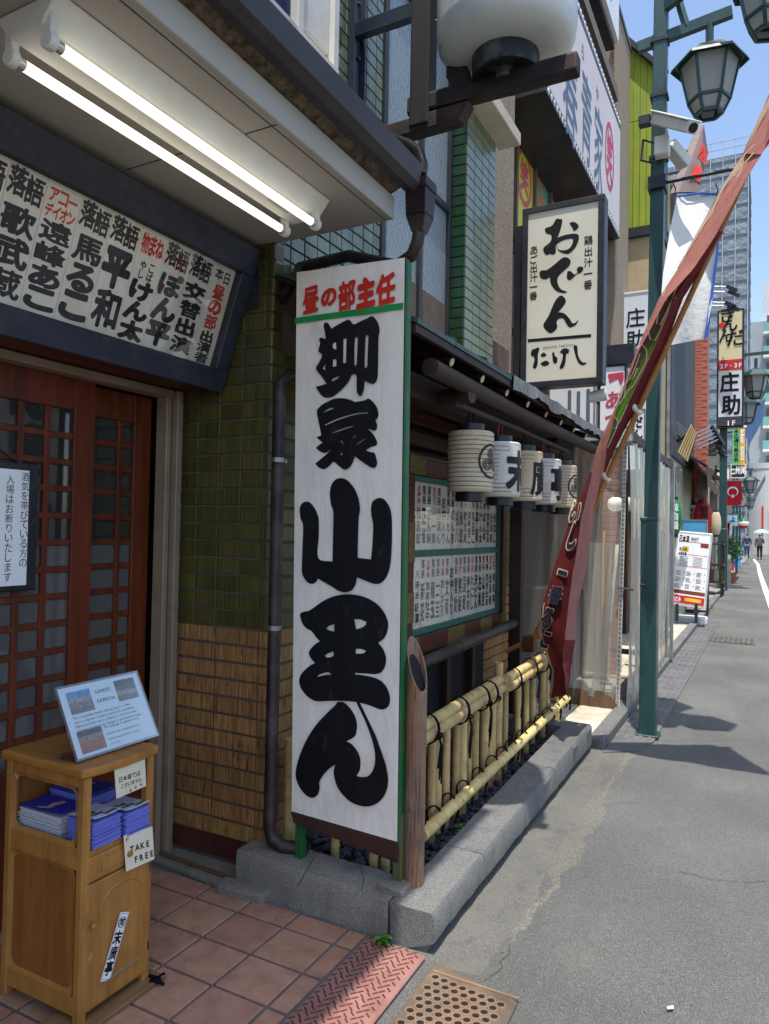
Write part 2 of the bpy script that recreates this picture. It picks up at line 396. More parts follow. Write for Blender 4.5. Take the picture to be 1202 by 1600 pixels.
granite = speckled('granite', (0.165, 0.163, 0.156), (0.095, 0.095, 0.093), (0.27, 0.265, 0.25), grain=430, rough=0.8, stains=((7, (1, 1, .6), .55, .5, (.085, .085, .085)), (12, (1, 1, 1), .6, .4, (.3, .29, .26))))
kerb_concrete = speckled('kerb_concrete', (0.26, 0.24, 0.205), (0.18, 0.165, 0.14), (0.35, 0.33, 0.29), grain=320, patch=(0.2, 0.185, 0.155), stains=((5, (1, 1, .35), .52, .5, (.13, .12, .1)), (14, (1, 1, 1), .62, .5, (.36, .34, .3))))
far_pave = speckled('far_pave', (0.24, 0.225, 0.195), (0.15, 0.145, 0.13), (0.36, 0.34, 0.3), grain=120)

# one sheet to the horizon, the street surface finely cut near the camera so that it is not dead flat
mb = MB()
xs = [-600, -60, -8] + [x * 0.25 for x in range(-10, 13)] + [8, 60, 600]; ys = [-200, -20] + [y * 0.3 for y in range(0, 40)] + [16, 30, 70, 200, 900]
rg = random.Random(3)
mb.sheet([[(x, y, (rg.uniform(-.0035, .0035) if -2 < x < 3 and 0 < y < 12 else 0)) for x in xs] for y in ys])
road = mb.build('road', asphalt, smooth=True, kind='structure')
# worn concrete gutter strip along the planter
mb = MB(); rg = random.Random(5); g = []
g2 = []; e = 0
for i in range(150):
    y = 2.49 + i * 0.0205; e = .8*e + rg.uniform(-.012, .012); xo = -0.86 + .02*math.sin(y*2.1) + e
    g.append([(-1.30, y, .006 if i else -.004), (-1.0, y, .0075 if i else -.004), (xo, y, -.0025)])
    w = .10 + .05*math.sin(y*3.3 + 1) + .03*math.sin(y*9.1) - max(0, 3.2 - y)*.12
    g2.append([(xo - max(.004, w*.85), y, -.002), (xo - w*.2, y, .0075), (xo + max(.002, w*.45), y, -.003)])
mb.sheet(g).build('gutter_strip', old_concrete, kind='structure')
MB().sheet(g2).build('mortar_patch', yellow_concrete, kind='structure')
# shop-front pavement beyond the planter: slabs, granite kerb, tactile strip
pv = box('pavement', far_pave, None, -4.5, -1.17, 5.5, 70, -.05, .05, kind='structure')
slabs = MB().box(-.145, .145, -.145, .145, 0, .012).mesh('paving_slab', mat('slab', srgb(190, 180, 160), .85, rand=.12, dirt=srgb(120, 112, 98)), bevel=.004)
for i in range(26):
    for j in range(3):
        link('paving_slab', slabs, None, pv, (-1.33 - j*.3, 5.66 + i*.3, .046))
kb = MB().box(-.06, .06, -.295, .295, 0, .1).mesh('kerb_stone', granite, bevel=.008)
for i in range(40): link('kerb_stone', kb, None, pv, (-1.11, 5.8 + i*.6, -.02))
tact_m = mat('tactile_rubber', srgb(94, 94, 95), .7, rand=.08, dirt=srgb(120, 116, 108))
tb = MB().box(-.145, .145, -.145, .145, 0, .012)
for k in range(4): tb.box(-.115 + k*.068, -.085 + k*.068, -.125, .125, .012, .018)
tme = tb.mesh('tactile_tile', tact_m, bevel=.003)
trow = MB()
for i in range(30): link('tactile_tile', tme, None, pv, (-.9, 6.05 + i*.3, .004))
cb = MB().slab([(-1.04, 5.42, 0), (-.82, 5.62, 0), (-.76, 5.9, 0), (-1.04, 5.9, 0)], (0, 0, .014)).build('ramp_plate', tact_m, pv)

# painted edge line and iron covers
white_paint = mat('road_paint', srgb(225, 222, 212), .8, var=.06, dirt=srgb(140, 138, 132), dirt_amt=.75, dscale=7)
mb = MB(); line = [(0.42, 9), (0.2, 14), (0.06, 18), (-.13, 26), (-.32, 35), (-.5, 46), (-.85, 56)]
mb.sheet([[(x, y, .008), (x + .15, y, .008)] for x, y in line]); mb.build('edge_line', white_paint, kind='structure')
iron = mat('iron', srgb(118, 102, 88), .55, metal=.35, var=.3, dirt=srgb(80, 66, 54), bump=.2, bscale=80)
iron_grey = mat('iron_grey', srgb(104, 98, 92), .6, metal=.25, var=.25, dirt=srgb(76, 70, 64))
mhc = tag(box('manhole_cover', iron_grey, None, -.81, -.13, 11.95, 12.65, -.02, .012), 'square rusty iron cover set in the street asphalt', 'manhole cover')
mb = MB()
for i in range(9):
    for j in range(9): mb.box(-.77 + i*.07, -.73 + i*.07, 11.99 + j*.07, 12.03 + j*.07, .012, .018)
mb.build('stud_pattern', iron_grey, mhc, kind='stuff')

# ================================================================== entrance floor
mortar = mat('floor_joint', srgb(104, 102, 104), .95, var=.2, bump=.4, bscale=150)
floor = MB().sheet([[(-3.9, -1.5, .005), (-1.36, -1.5, .005)], [(-3.9, 2.66, .005), (-1.36, 2.66, .005)]]).build('entrance_floor', mortar, kind='structure')
terra = mat('terracotta', srgb(165, 122, 99), .75, c2=srgb(182, 140, 116), scale=14, rand=.1, bump=.15, bscale=60, dirt=srgb(120, 84, 66), dirt_amt=.5, dscale=9, scuff=srgb(196, 176, 160), sc_amt=.4, sc_scale=40, sc_lo=.64)
xl = [-1.455 - .232*i for i in range(12)]; yl = [2.398 - .2075*i for i in range(18)]
def tile_mesh(w, h): return MB().box(-w/2, w/2, -h/2, h/2, 0, .012).mesh('floor_tile', terra, bevel=.0025)
tm = {}
def put_tile(x0, x1, y0, y1):
    j = .0065
    w, h = round(x1 - x0 - 2*j, 3), round(y1 - y0 - 2*j, 3)
    if (w, h) not in tm: tm[(w, h)] = tile_mesh(w, h)
    link('floor_tile', tm[(w, h)], None, floor, ((x0+x1)/2, (y0+y1)/2, random.uniform(.0, .0015)))
cols_ = [(-1.372, xl[0])] + [(xl[i], xl[i+1]) for i in range(10)]
rows_ = [(yl[0], 2.52)] + [(yl[i+1], yl[i]) for i in range(14)]
for (a, b) in cols_:
    for (c, d) in rows_: put_tile(b, a, c, d)

# red checker-plate mat and perforated drain cover
plate_m = mat('red_plate', srgb(146, 106, 96), .6, var=.12, c2=srgb(164, 122, 112), scale=5, dirt=srgb(120, 66, 56), dirt_amt=.6, dscale=11, metal=.1)
mtx = tag(MB().slab([(-1.362, 2.505, 0), (-1.362, -.6, 0), (-1.078, -.6, 0), (-1.112, 2.5, 0)], (0, 0, .018)).build('checker_plate', plate_m, bevel=.006),
          'red painted metal checker plate ramp along the tiled entrance floor', 'ramp plate')
rib = MB().box(-.0028, .0028, -.011, .011, 0, .0035).mesh('raised_rib', mat('plate_rib', srgb(92, 52, 48), .5, var=.2), bevel=.001)
cnt = 0
ribs = MB()
for j in range(36):
    for i in range(8):
        x, y = -1.345 + i*.032 + (.016 if j % 2 else 0), 2.49 - j*.0185 - .0
        if x > -1.125: continue
        a = R(45 if (i + j) % 2 else -45) + 0.12
        if cnt < 290: link('raised_rib', rib, None, mtx, (x, y, .0172), (0, 0, a)); cnt += 1
dc = MB().slab([(-1.068, 2.486, 0), (-1.035, 1.2, 0), (-.70, 1.2, 0), (-.735, 2.42, 0)][::-1], (0, 0, .014)).build('drain_cover', iron, bevel=.004)
tag(dc, 'rusty cast iron drain cover with round holes beside the red plate', 'drain cover')
hole_m = mat('dark_hole', srgb(28, 24, 22), .9); stud_m = mat('iron_stud', srgb(150, 124, 100), .5, metal=.35, var=.2)
hole = MB().lathe([(.0001, .0012), (.0115, .0012), (.0135, .0005)], n=10).mesh('drain_hole', hole_m)
ring = MB().lathe([(.012, .0), (.0135, .003), (.018, .003), (.0195, 0)], n=10).mesh('hole_rim', stud_m)
for j in range(10):
    for i in range(8):
        x, y = -1.03 + i*.036 + (.018 if j % 2 else 0), 2.40 - j*.034 - i*.004
        if x > -.765: continue
        h = link('drain_hole', hole, None, dc, (x, y, .0142)); link('hole_rim', ring, None, dc, (x, y, .014))
box('rim_bar', stud_m, dc, -1.05, -.735, 2.425, 2.437, .013, .017)

# cracks and seams in the asphalt
crk = mat('crack_tar', srgb(52, 52, 52), .9, var=.3)
for sd, pts in ((1, [(900, 1163), (1000, 1160), (1100, 1158), (1202, 1155)]), (2, [(1060, 1362), (1110, 1375), (1160, 1380), (1202, 1378)]), (3, [(930, 1262), (975, 1255), (1010, 1258)])):
    rg = random.Random(sd); P = []
    Q = [on(*p, z=0) for p in pts]
    for a, b in zip(Q[:-1], Q[1:]):
        for k in range(14): P.append(a.lerp(b, k/14) + Vector((rg.uniform(-.006, .006), rg.uniform(-.008, .008), 0)))
    mb = MB(); mb.sheet([[p + Vector((0, -.0022*rg.uniform(.3, 1), .0042)) for p in P], [p + Vector((0, .0022*rg.uniform(.3, 1), .0042)) for p in P]]); mb.build('asphalt_crack', crk, kind='structure')
# grit and crumbs swept against the kerbs
rg = random.Random(41); gm = MB()
for i in range(900):
    s_ = rg.uniform(.0015, .005)
    if i < 420: x, y = -1.09 + abs(rg.gauss(0, .09)), rg.uniform(2.55, 5.5)
    elif i < 560: x, y = rg.uniform(-2.5, -1.3), 2.52 - abs(rg.gauss(0, .02))
    elif i < 760: x, y = rg.uniform(-1.2, 1.6), rg.uniform(1.6, 8)
    else: x, y = -.86 + rg.gauss(0, .08), rg.uniform(2.6, 5.4)
    z = .017 if i in range(420, 560) else .006
    a_, b_, c_ = rg.uniform(0, 6.3), rg.uniform(.6, 1.4), rg.uniform(.3, .8)
    ca, sa = math.cos(a_)*s_, math.sin(a_)*s_
    gm.add([(x + ca, y + sa, z), (x - sa*b_, y + ca*b_, z), (x - ca, y - sa, z), (x + sa, y - ca, z), (x, y, z + s_*c_)], [(0, 1, 4), (1, 2, 4), (2, 3, 4), (3, 0, 4)])
gm.build('grit', mat('grit', srgb(150, 142, 126), .9, c2=srgb(90, 84, 76), scale=60), kind='stuff', label='grit and crumbs lying along the kerb and asphalt', category='grit')
# litter on the road
tag(MB().slab([on(1042, 1573, z=.012), on(1052, 1571, z=.012), on(1053, 1576, z=.012), on(1044, 1577, z=.012)], (0, 0, .0006)).build('paper_scrap', white_print), 'tiny torn white paper scrap on the asphalt', 'litter')

# ================================================================== theatre building
th = thing('theatre_building', 'old theatre with olive green ribbed tiles, deep canopy over wooden lattice doors and bamboo garden', 'building', (-2.3, 2.68, 0))
joint = mat('tile_joint', srgb(98, 84, 74), .95, var=.25, bump=.5, bscale=120, dirt=srgb(112, 100, 84), dirt_amt=.5, dscale=14)
def ribbed(name, a, b, rough, rs=240, amt=.7, coat=0.0, rand=.16, lo=.34, hi=.66, spec=.5, sc=9, **kw):
    """glazed tile with vertical scratched ribs"""
    m = mat(name, a, rough, c2=b, scale=sc, stretch=(7, 7, .22), bump=amt, bscale=rs, bstretch=(1, 1, .012), rand=rand, coat=coat, spec=spec, detail=3, bdist=.003, **kw)
    return m
g_tile = ribbed('green_tile', srgb(44, 60, 22), srgb(92, 80, 33), .34, coat=.1, rand=.24, sc=16, scuff=srgb(120, 122, 92), sc_amt=.5, sc_scale=11, sc_stretch=(6, 6, .5), sc_lo=.64)
b_tile = ribbed('straw_tile', srgb(76, 53, 28), srgb(188, 138, 76), .7, rs=300, amt=1.0, sc=34, scuff=srgb(40, 32, 24), sc_amt=.6, sc_scale=10, sc_stretch=(3, 3, .8), sc_lo=.6)
r_tile = ribbed('base_tile', srgb(74, 30, 24), srgb(92, 40, 32), .55, rs=300)
u_tile = ribbed('pale_green_tile', srgb(112, 124, 98), srgb(78, 94, 72), .2, rs=90, amt=.25, coat=.5, rand=.22)
d_tile = ribbed('dark_green_tile', srgb(26, 54, 34), srgb(36, 66, 42), .2, rs=90, amt=.2, coat=.4)
# wall bodies
pier = MB().box(-2.575, -2.032, 2.692, 3.0, 0, 3.4).build('pier_wall', joint, th)
def lay(parent, m, u0, us, z0, nz, pitch, h, place, thick=.009, skip=None, bev=.0018, vary=.0, offs=0.0):
    """tiles in a grid: us = column edges"""
    cache = {}
    for k in range(nz):
        for a, b in zip(us[:-1], us[1:]):
            if skip and skip(k, a, b): continue
            w = round(b - a - .008, 4)
            key = (m.name, w, round(h, 4))
            if key not in cache: cache[key] = place(w, h, thick, m, bev)
            yield cache[key], (a + b)/2, z0 + pitch*(k + .5), k
def tmesh_y(w, h, t, m, bev): return MB().box(-w/2, w/2, -t, 0, -h/2, h/2).mesh('wall_tile', m, bevel=bev)
def tmesh_x(w, h, t, m, bev): return MB().box(0, t, -w/2, w/2, -h/2, h/2).mesh('wall_tile', m, bevel=bev)
cols = [-2.568, -2.45, -2.318, -2.184, -2.060]
PZ = .0816
for k, (m, z0, n) in enumerate(((r_tile, .045, 1), (b_tile, .145, 12), (g_tile, .145 + 12*PZ, 26))):
    hh = .094 if k == 0 else PZ - .012
    cc = [cols[0], cols[2], cols[4]] if k < 2 else cols
    for me, u, z, kk in lay(pier, m, 0, cc, z0, n, PZ if k else .1, hh, tmesh_y):
        link('wall_tile', me, None, pier, (u, 2.692 + random.uniform(-.001, .001), z + random.uniform(-.001, .001)), (random.uniform(-.006, .006), random.uniform(-.004, .004), random.uniform(-.006, .006)))
    # rounded corner tiles
    cm = MB()
    w2 = .026
    prof = [(-2.058, 2.692), (-2.058, 2.683)] + [(-2.058 + w2 + .012*0 + .012*math.sin(R(a)), 2.695 - .012*math.cos(R(a))) for a in range(0, 91, 15)] + [(-2.02, 2.76), (-2.032, 2.76)]
    cme = MB().slab([(x, y, -hh/2) for x, y in prof], (0, 0, hh)).mesh('corner_tile', m)
    for kk in range(n): link('corner_tile', cme, None, pier, (0, 0, z0 + (PZ if k else .1)*(kk + .5)))
# stone threshold under the pier
MB().slab([(-2.60, 2.56, 0), (-1.98, 2.50, 0), (-1.98, 2.70, 0), (-2.60, 2.70, 0)], (0, 0, .03)).build('base_step', kerb_concrete, th, bevel=.012, seg=2)
MB().slab([(-2.10, 2.47, 0), (-1.87, 2.49, 0), (-1.86, 2.56, 0), (-2.12, 2.56, 0)], (0, 0, .052)).build('loose_stone', kerb_concrete, th, bevel=.014, seg=2)
MB().bar(on(252, 1333, z=.04), on(360, 1372, z=.035), .018, .014).build('timber_strip', mat('old_timber', srgb(104, 80, 60), .85, stretch=(4, 4, 40), var=.4), th)

# street facade, ground floor (behind the garden) and upper floor
fac = MB().box(-2.4, -2.032, 3.0, 6.15, 0, 3.2).build('garden_wall', joint, th)
us = [2.765 + .235*i for i in range(16)]
n_ = 0
for m, z0, n in ((b_tile, .14, 12), (g_tile, .14 + 12*PZ, 16)):
    for me, u, z, k in lay(fac, m, 0, us, z0, n, PZ, PZ - .012, tmesh_x):
        n_ += 1
        if (2.9 < u < 4.0 and z > 1.3) or n_ > 420: continue
        link('wall_tile', me, None, fac, (-2.031, u, z))
joint2 = mat('dark_joint', srgb(62, 66, 56), .95, var=.2)
upw = MB().box(-2.4, -2.032, 2.9, 3.705, 3.2, 6.4).build('upper_wall', joint2, th)
us = [2.70 + .115*i for i in range(9)] + [3.702]
for me, u, z, k in lay(upw, u_tile, 0, us, 2.72, 34, .0735, .0645, tmesh_x):
    if 2.55 < u < 3.16 and z > 3.9: continue
    link('wall_tile', me, None, upw, (-2.031, u, z), (random.uniform(-.004, .004), random.uniform(-.01, .01), random.uniform(-.01, .01)))
# lintel band above upper window
upl = MB().box(-2.4, -2.04, 3.705, 4.75, 5.02, 6.4).build('upper_lintel', joint, th)
us = [3.706 + .13*i for i in range(9)]
for me, u, z, k in lay(upw, d_tile, 0, us, 5.03, 8, .0735, .0645, tmesh_x): link('wall_tile', me, None, upl, (-2.039, u, z))
# projecting pier with dark green return
pr = MB().box(-2.4, -1.912, 4.762, 5.36, 2.3, 6.6).build('projecting_pier', joint2, th)
for me, u, z, k in lay(pr, d_tile, 0, [-2.06, -1.91], 2.45, 44, .0735, .0645, tmesh_y): link('wall_tile', me, None, pr, (u, 4.762, z))
us = [4.76 + .15*i for i in range(5)]
p_tile = ribbed('sage_tile', srgb(98, 114, 90), srgb(116, 122, 92), .3, rs=90, amt=.2, coat=.25, rand=.14)
for me, u, z, k in lay(pr, p_tile, 0, us, 2.45, 34, .0735, .0665, tmesh_x): link('wall_tile', me, None, pr, (-1.911, u, z))
cream = mat('cream_paint', srgb(206, 196, 176), .6, var=.06, dirt=srgb(150, 136, 112), dirt_amt=.4)
ha = on(780, 236, x=-1.911); hb_ = on(814, 231, y=ha.y)
MB().slab([(-1.912, 4.70, ha.z), (hb_.x, 4.70, ha.z), (hb_.x, 4.70, ha.z + .10), (-1.912, 4.70, ha.z + .22)], (0, ha.y - 4.70, 0)).build('cream_hood', cream, th, bevel=.006)
# tall frosted window with steel frame
win = MB()
for y in (3.71, 4.23, 4.71): win.box(-2.062, -2.01, y, y + .045, 2.4, 5.02)
for z in (2.42, 3.86, 4.97): win.box(-2.060, -2.012, 3.75, 4.72, z, z + .05)
wf = win.build('window', dark_metal, th, bevel=.003)
frost = glassy('patterned_glass', (.55, .6, .6), .6, (.46, .55, .60), .12, bump=.5, bscale=55, refl=1.6)
for (a, b) in ((3.755, 4.23), (4.275, 4.71)):
    for (c, d) in ((2.47, 3.86), (3.91, 4.97)): box('pane', frost, wf, -2.043, -2.037, a, b, c, d)
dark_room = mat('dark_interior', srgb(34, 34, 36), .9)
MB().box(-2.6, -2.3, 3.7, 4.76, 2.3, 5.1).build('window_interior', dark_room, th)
# white upstairs window over the canopy, blue blind inside
ww = MB(); wp = white_plastic
for y in (2.45, 2.78, 3.10): ww.box(-2.034, -1.985, y, y + .05, 3.95, 5.6)
for z in (3.93, 5.2): ww.box(-2.036, -1.982, 2.45, 3.15, z, z + .055)
w2 = ww.build('window', wp, th, bevel=.004)
box('blind', mat('blue_blind', srgb(34, 48, 88), .8, var=.15), w2, -2.06, -2.03, 2.5, 2.80, 3.98, 5.2)
box('sash', wp, w2, -2.05, -2.012, 2.83, 3.10, 4.04, 4.96, bevel=.01)
box('upper_wall_left', joint, th, -2.4, -2.06, -2.0, 2.9, 3.5, 6.4)

# ---- canopy over the doors
soffit_m = mat('soffit_paint', srgb(172, 166, 156), .65, var=.05, scale=2, dirt=srgb(168, 154, 132), dirt_amt=.35, dscale=1.4)
can = MB()
can.box(-2.66, -1.432, -2.0, 2.712, 2.9222, 3.0)
can.slab([(-1.415, -2.0, 2.922), (-1.415, -2.0, 3.02), (-1.44, -2.0, 3.03), (-1.435, -2.0, 2.922)], (0, 4.712, 0))
canopy = can.build('canopy', soffit_m, th, bevel=.003)
gap_m = mat('board_gap', srgb(70, 64, 58), .9)
for x0, x1 in ((-1.64, -1.43), (-2.12, -1.80)): box('soffit_seam', gap_m, canopy, x0, x1, 1.895, 1.899, 2.9205, 2.9225)
box('soffit_seam', gap_m, canopy, -1.452, -1.449, -2.0, 2.70, 2.9205, 2.9225)
moss = mat('mossy_edge', srgb(70, 58, 48), .95, c2=srgb(146, 128, 106), scale=26, stretch=(1, 1, 1), bump=1.0, bscale=45, bdist=.03)
MB().slab([(-1.45, -2.0, 3.02), (-1.37, -2.0, 3.05), (-1.36, -2.0, 3.10), (-1.46, -2.0, 3.12)], (0, 4.70, 0)).build('roof_edge', moss, canopy)
gut = mat('brown_gutter', srgb(52, 43, 44), .4, var=.2, dirt=srgb(40, 34, 34), bump=.08, bscale=30)
prof = [(-1.375, 3.135), (-1.372, 3.07), (-1.36, 3.045), (-1.335, 3.045), (-1.315, 3.07), (-1.305, 3.14), (-1.294, 3.14), (-1.304, 3.06), (-1.33, 3.033), (-1.365, 3.033), (-1.384, 3.065), (-1.386, 3.135)]
MB().slab([(x, -2.0, z) for x, z in prof], (0, 4.73, 0)).build('gutter', gut, canopy)
MB().slab([(-1.386, -2.0, 3.135), (-1.386, -2.0, 3.15), (-2.05, -2.0, 3.52), (-2.05, -2.0, 3.40)], (0, 4.70, 0)).build('canopy_roof', mat('canopy_roof', srgb(66, 70, 76), .6, dirt=srgb(110, 100, 88)), canopy)
# unseen eave added out of frame so its shadow edge crosses the entrance
MB().slab([(-2.1, -2.0, 5.6), (-.78, -2.0, 5.5), (-.78, -2.0, 5.62), (-2.1, -2.0, 5.9)], (0, 4.35, 0)).build('shade_eave', mat('shade_eave_wood', srgb(70, 54, 44), .8), th)

# ---- rainwater hopper and pipes at the canopy end
pipe_m = mat('brown_pipe', srgb(40, 29, 30), .45, var=.2, dirt=srgb(96, 84, 76), dirt_amt=.5, dscale=6)
dp = MB().tube([on(590, 208, y=2.9), on(640, 228, y=2.84), on(655, 240, y=2.80), on(660, 258, y=2.78), on(658, 275, y=2.76)], .026, 12).build('drainpipe', pipe_m, th, smooth=True)
hx, hy = -1.335, 2.80
hop = MB()
hop.slab([(hx-.055, hy-.055, 3.06), (hx+.055, hy-.055, 3.06), (hx+.055, hy+.055, 3.06), (hx-.055, hy+.055, 3.06)], (0, 0, .045))
def frus(m, c, w0, w1, z0, z1):
    q = [(-1,-1),(1,-1),(1,1),(-1,1)]
    m.add([(c[0]+a*w0, c[1]+b*w0, z0) for a, b in q] + [(c[0]+a*w1, c[1]+b*w1, z1) for a, b in q], [(3,2,1,0),(4,5,6,7),(0,1,5,4),(1,2,6,5),(2,3,7,6),(3,0,4,7)])
frus(hop, (hx, hy), .047, .05, 2.95, 3.06); frus(hop, (hx, hy), .026, .047, 2.88, 2.95)
hop.build('rain_hopper', pipe_m, dp, bevel=.004)
MB().tube([(hx, hy, 2.89), (hx - .01, hy, 2.84), (hx - .04, hy + .01, 2.795), (hx - .12, hy + .02, 2.765), on(545, 400, y=2.86), on(470, 418, y=2.84), on(440, 470, y=2.72)], .028, 12).build('pipe_run', pipe_m, dp, smooth=True)
p0 = on(437, 600, y=2.66); px_, py_ = -1.945, 2.645
MB().tube([(px_ + .05, 2.75, 2.30), (px_ + .02, 2.69, 2.295), (px_, py_, 2.25), (px_, py_, .26), (px_ + .015, py_, .215), (px_ + .06, py_ + .01, .19), (px_ + .17, py_ + .05, .185)], .0295, 14).build('downpipe', pipe_m, dp, smooth=True)
for z in (1.90, 1.15, .62):
    MB().lathe([(.029, -.01), (.0325, -.01), (.0325, .01), (.029, .01)], (px_, py_, z), 14).build('pipe_clip', steel if z != .62 else pipe_m, dp)
MB().bar((px_, py_ + .03, 1.9), (px_, py_ + .06, 1.9), .015).build('pipe_stay', steel, dp)

# ---- doors
door_wood = mat('door_wood', srgb(112, 50, 26), .42, c2=srgb(70, 32, 18), scale=3.5, stretch=(6, 6, .6), coat=.0, rand=.08, bump=.06, bscale=60, bstretch=(5, 5, .3), spec=.25)
alu = mat('bronze_frame', srgb(150, 132, 112), .5, var=.1, dirt=srgb(110, 94, 78), dirt_amt=.5, dscale=5, metal=.2)
lintel = mat('lintel_wood', srgb(92, 38, 22), .5, c2=srgb(66, 28, 18), scale=3, stretch=(6, .5, 6))
DX = -2.62
fr = MB()
fr.box(DX + .0, DX + .07, 2.57, 2.60, 0, 2.245); fr.box(DX + .02, DX + .10, 2.61, 2.645, 0, 2.25); fr.box(-2.60, -2.556, 2.645, 2.69, 0, 2.26)
fr.box(DX, DX + .085, -1.5, 2.60, 2.215, 2.25)
dfr = fr.build('door_frame', alu, th, bevel=.003)
for z in [.3 + .31*i for i in range(6)]: MB().lathe([(.0001, 0), (.005, 0), (.006, -.003)], n=8).build('screw', dark_metal, dfr, loc=(-2.575, 2.643, z), rot=(R(-90), 0, 0))
box('lintel_board', lintel, th, -2.64, -2.31, -1.5, 2.69, 2.255, 2.30)
box('lintel_fascia', lintel, th, -2.66, -2.60, -1.5, 2.60, 2.245, 2.93)
pane_m = glassy('door_glass', (.5, .5, .5), .35, (.26, .26, .25), .06, refl=1.3)
pane_d = glassy('clear_door_glass', (.62, .62, .62), .10, (.2, .2, .2), .03, refl=1.4)
def lattice_door(name_x, y0, y1, stile_l, stile_r, bars, z_lo=.62, n=13, dark=()):
    d = MB(); X = name_x
    d.box(X - .034, X, y0, y0 + stile_l, .02, 2.215); d.box(X - .034, X, y1 - stile_r, y1, .02, 2.215)
    d.box(X - .033, X - .001, y0 + stile_l, y1 - stile_r, 2.08, 2.214); d.box(X - .033, X - .001, y0 + stile_l, y1 - stile_r, .02, .16)
    o = d.build('lattice_door', door_wood, th, bevel=.004)
    box('lower_panel', door_wood, o, X - .026, X - .012, y0 + stile_l, y1 - stile_r, .16, z_lo)
    zs = [z_lo + (2.08 - z_lo) * i / n for i in range(n + 1)]
    ybar = [y0 + stile_l] + bars + [y1 - stile_r]
    for b in bars: box('lattice_bar', door_wood, o, X - .028, X - .004, b - .0135, b + .0135, z_lo, 2.08, bevel=.003)
    for z in zs[:-1]: box('lattice_rail', door_wood, o, X - .026, X - .006, y0 + stile_l, y1 - stile_r, z - .0135, z + .0135, bevel=.003)
    for a, b in zip(ybar[:-1], ybar[1:]):
        for i in range(n):
            box('pane', pane_d if i >= n - 5 else pane_m, o, X - .019, X - .016, a, b, zs[i], zs[i+1])
    return o
lattice_door(DX + .02, 1.32, 2.195, .085, .105, [1.50, 1.605, 1.735, 1.845, 1.965])
lattice_door(DX - .035, 2.13, 2.575, .10, .105, [2.392])
lattice_door(DX + .02, .42, 1.30, .105, .105, [.62, .74, .86, .98, 1.1])
# lobby behind the glass
lob = MB(); lob.box(-4.4, -4.3, -1.5, 3.4, 0, 2.9); lob.box(-4.4, -2.7, 3.3, 3.4, 0, 2.9); lob.box(-4.4, -2.7, -1.6, -1.5, 0, 2.9); lob.box(-4.4, -2.66, -1.6, 3.4, 2.93, 3.0)
lobby = lob.build('lobby_wall', mat('lobby', srgb(92, 74, 60), .8, var=.15), th)
for i, (y, z, w, h, c) in enumerate(((2.35, 1.72, .10, .30, (226, 218, 200)), (2.6, 1.75, .14, .22, (214, 190, 120)), (1.95, 1.9, .22, .3, (90, 110, 160)), (2.2, 1.25, .3, .25, (230, 230, 226)), (1.7, 1.6, .2, .3, (225, 220, 210)), (2.45, 1.0, .25, .5, (190, 186, 176)))):
    box('wall_notice', mat('notice_print', srgb(*c), .7, var=.1), lobby, -3.3, -3.295, y + .3, y + w + .3, z - .1, z + h - .1)
    box('notice_board', lintel, lobby, -3.34, -3.30, y + .28, y + w + .32, z - .12, z + h - .08)
box('partition', MATS['lobby'], lobby, -3.44, -3.335, 1.4, 3.3, 0, 2.9)
box('counter', lintel, lobby, -4.2, -3.4, -1.0, 3.2, .0, 1.05)
# ================================================================== name board over the doors
navy_wood = mat('navy_wood', srgb(44, 48, 62), .5, var=.25, scale=5, stretch=(3, .4, 3), dirt=srgb(84, 82, 84), dirt_amt=.4, dscale=16, bump=.15, bscale=50)
nb = thing('name_board', 'long navy framed board of black and red lettered name slips over the lattice doors', 'sign', (-2.32, 2.0, 2.24))
nu = Vector((0, 1, 0)); nv = Vector((.217, 0, .648)).normalized(); nn = nu.cross(nv); no = Vector((-2.32, 0, 2.24))
if nn.x < 0: nn = -nn
def npt(y, v, d=0.0): return no + nu*y + nv*v + nn*d
def nbox(y0, y1, v0, v1, d0, d1): return MB().slab([npt(y0, v0, d0), npt(y1, v0, d0), npt(y1, v1, d0), npt(y0, v1, d0)], nn*(d1 - d0))
nbox(-.6, 2.672, 0, .685, -.06, -.02).build('back_board', navy_wood, nb)
for a in ((-.6, 2.672, 0, .1), (-.6, 2.672, .556, .685), (2.585, 2.672, .1, .556), (-.6, -.5, .1, .556)): nbox(*a, -.02, .022).build('frame', navy_wood, nb, bevel=.005)
for q in (2.592, 2.605): nbox(q, q + .006, .102, .554, -.02, .004).build('inner_strip', steel, nb)
slipm = old_paper
slips = [('本日', '昼の部', '出演者'), ('落語', '', '交替出演'), ('落語', '', 'ぽん平'), ('物まね', 'r', 'けん太'), ('落語', '', '平和'), ('落語', '', '馬るこ'), ('アコーディオン', 'r', '遠峰あこ'), ('落語', '', '歌武蔵'), ('落語', '', '三三'), ('漫才', 'r', '青空'), ('落語', '', '小ゑん'), ('落語', '', '市馬')]
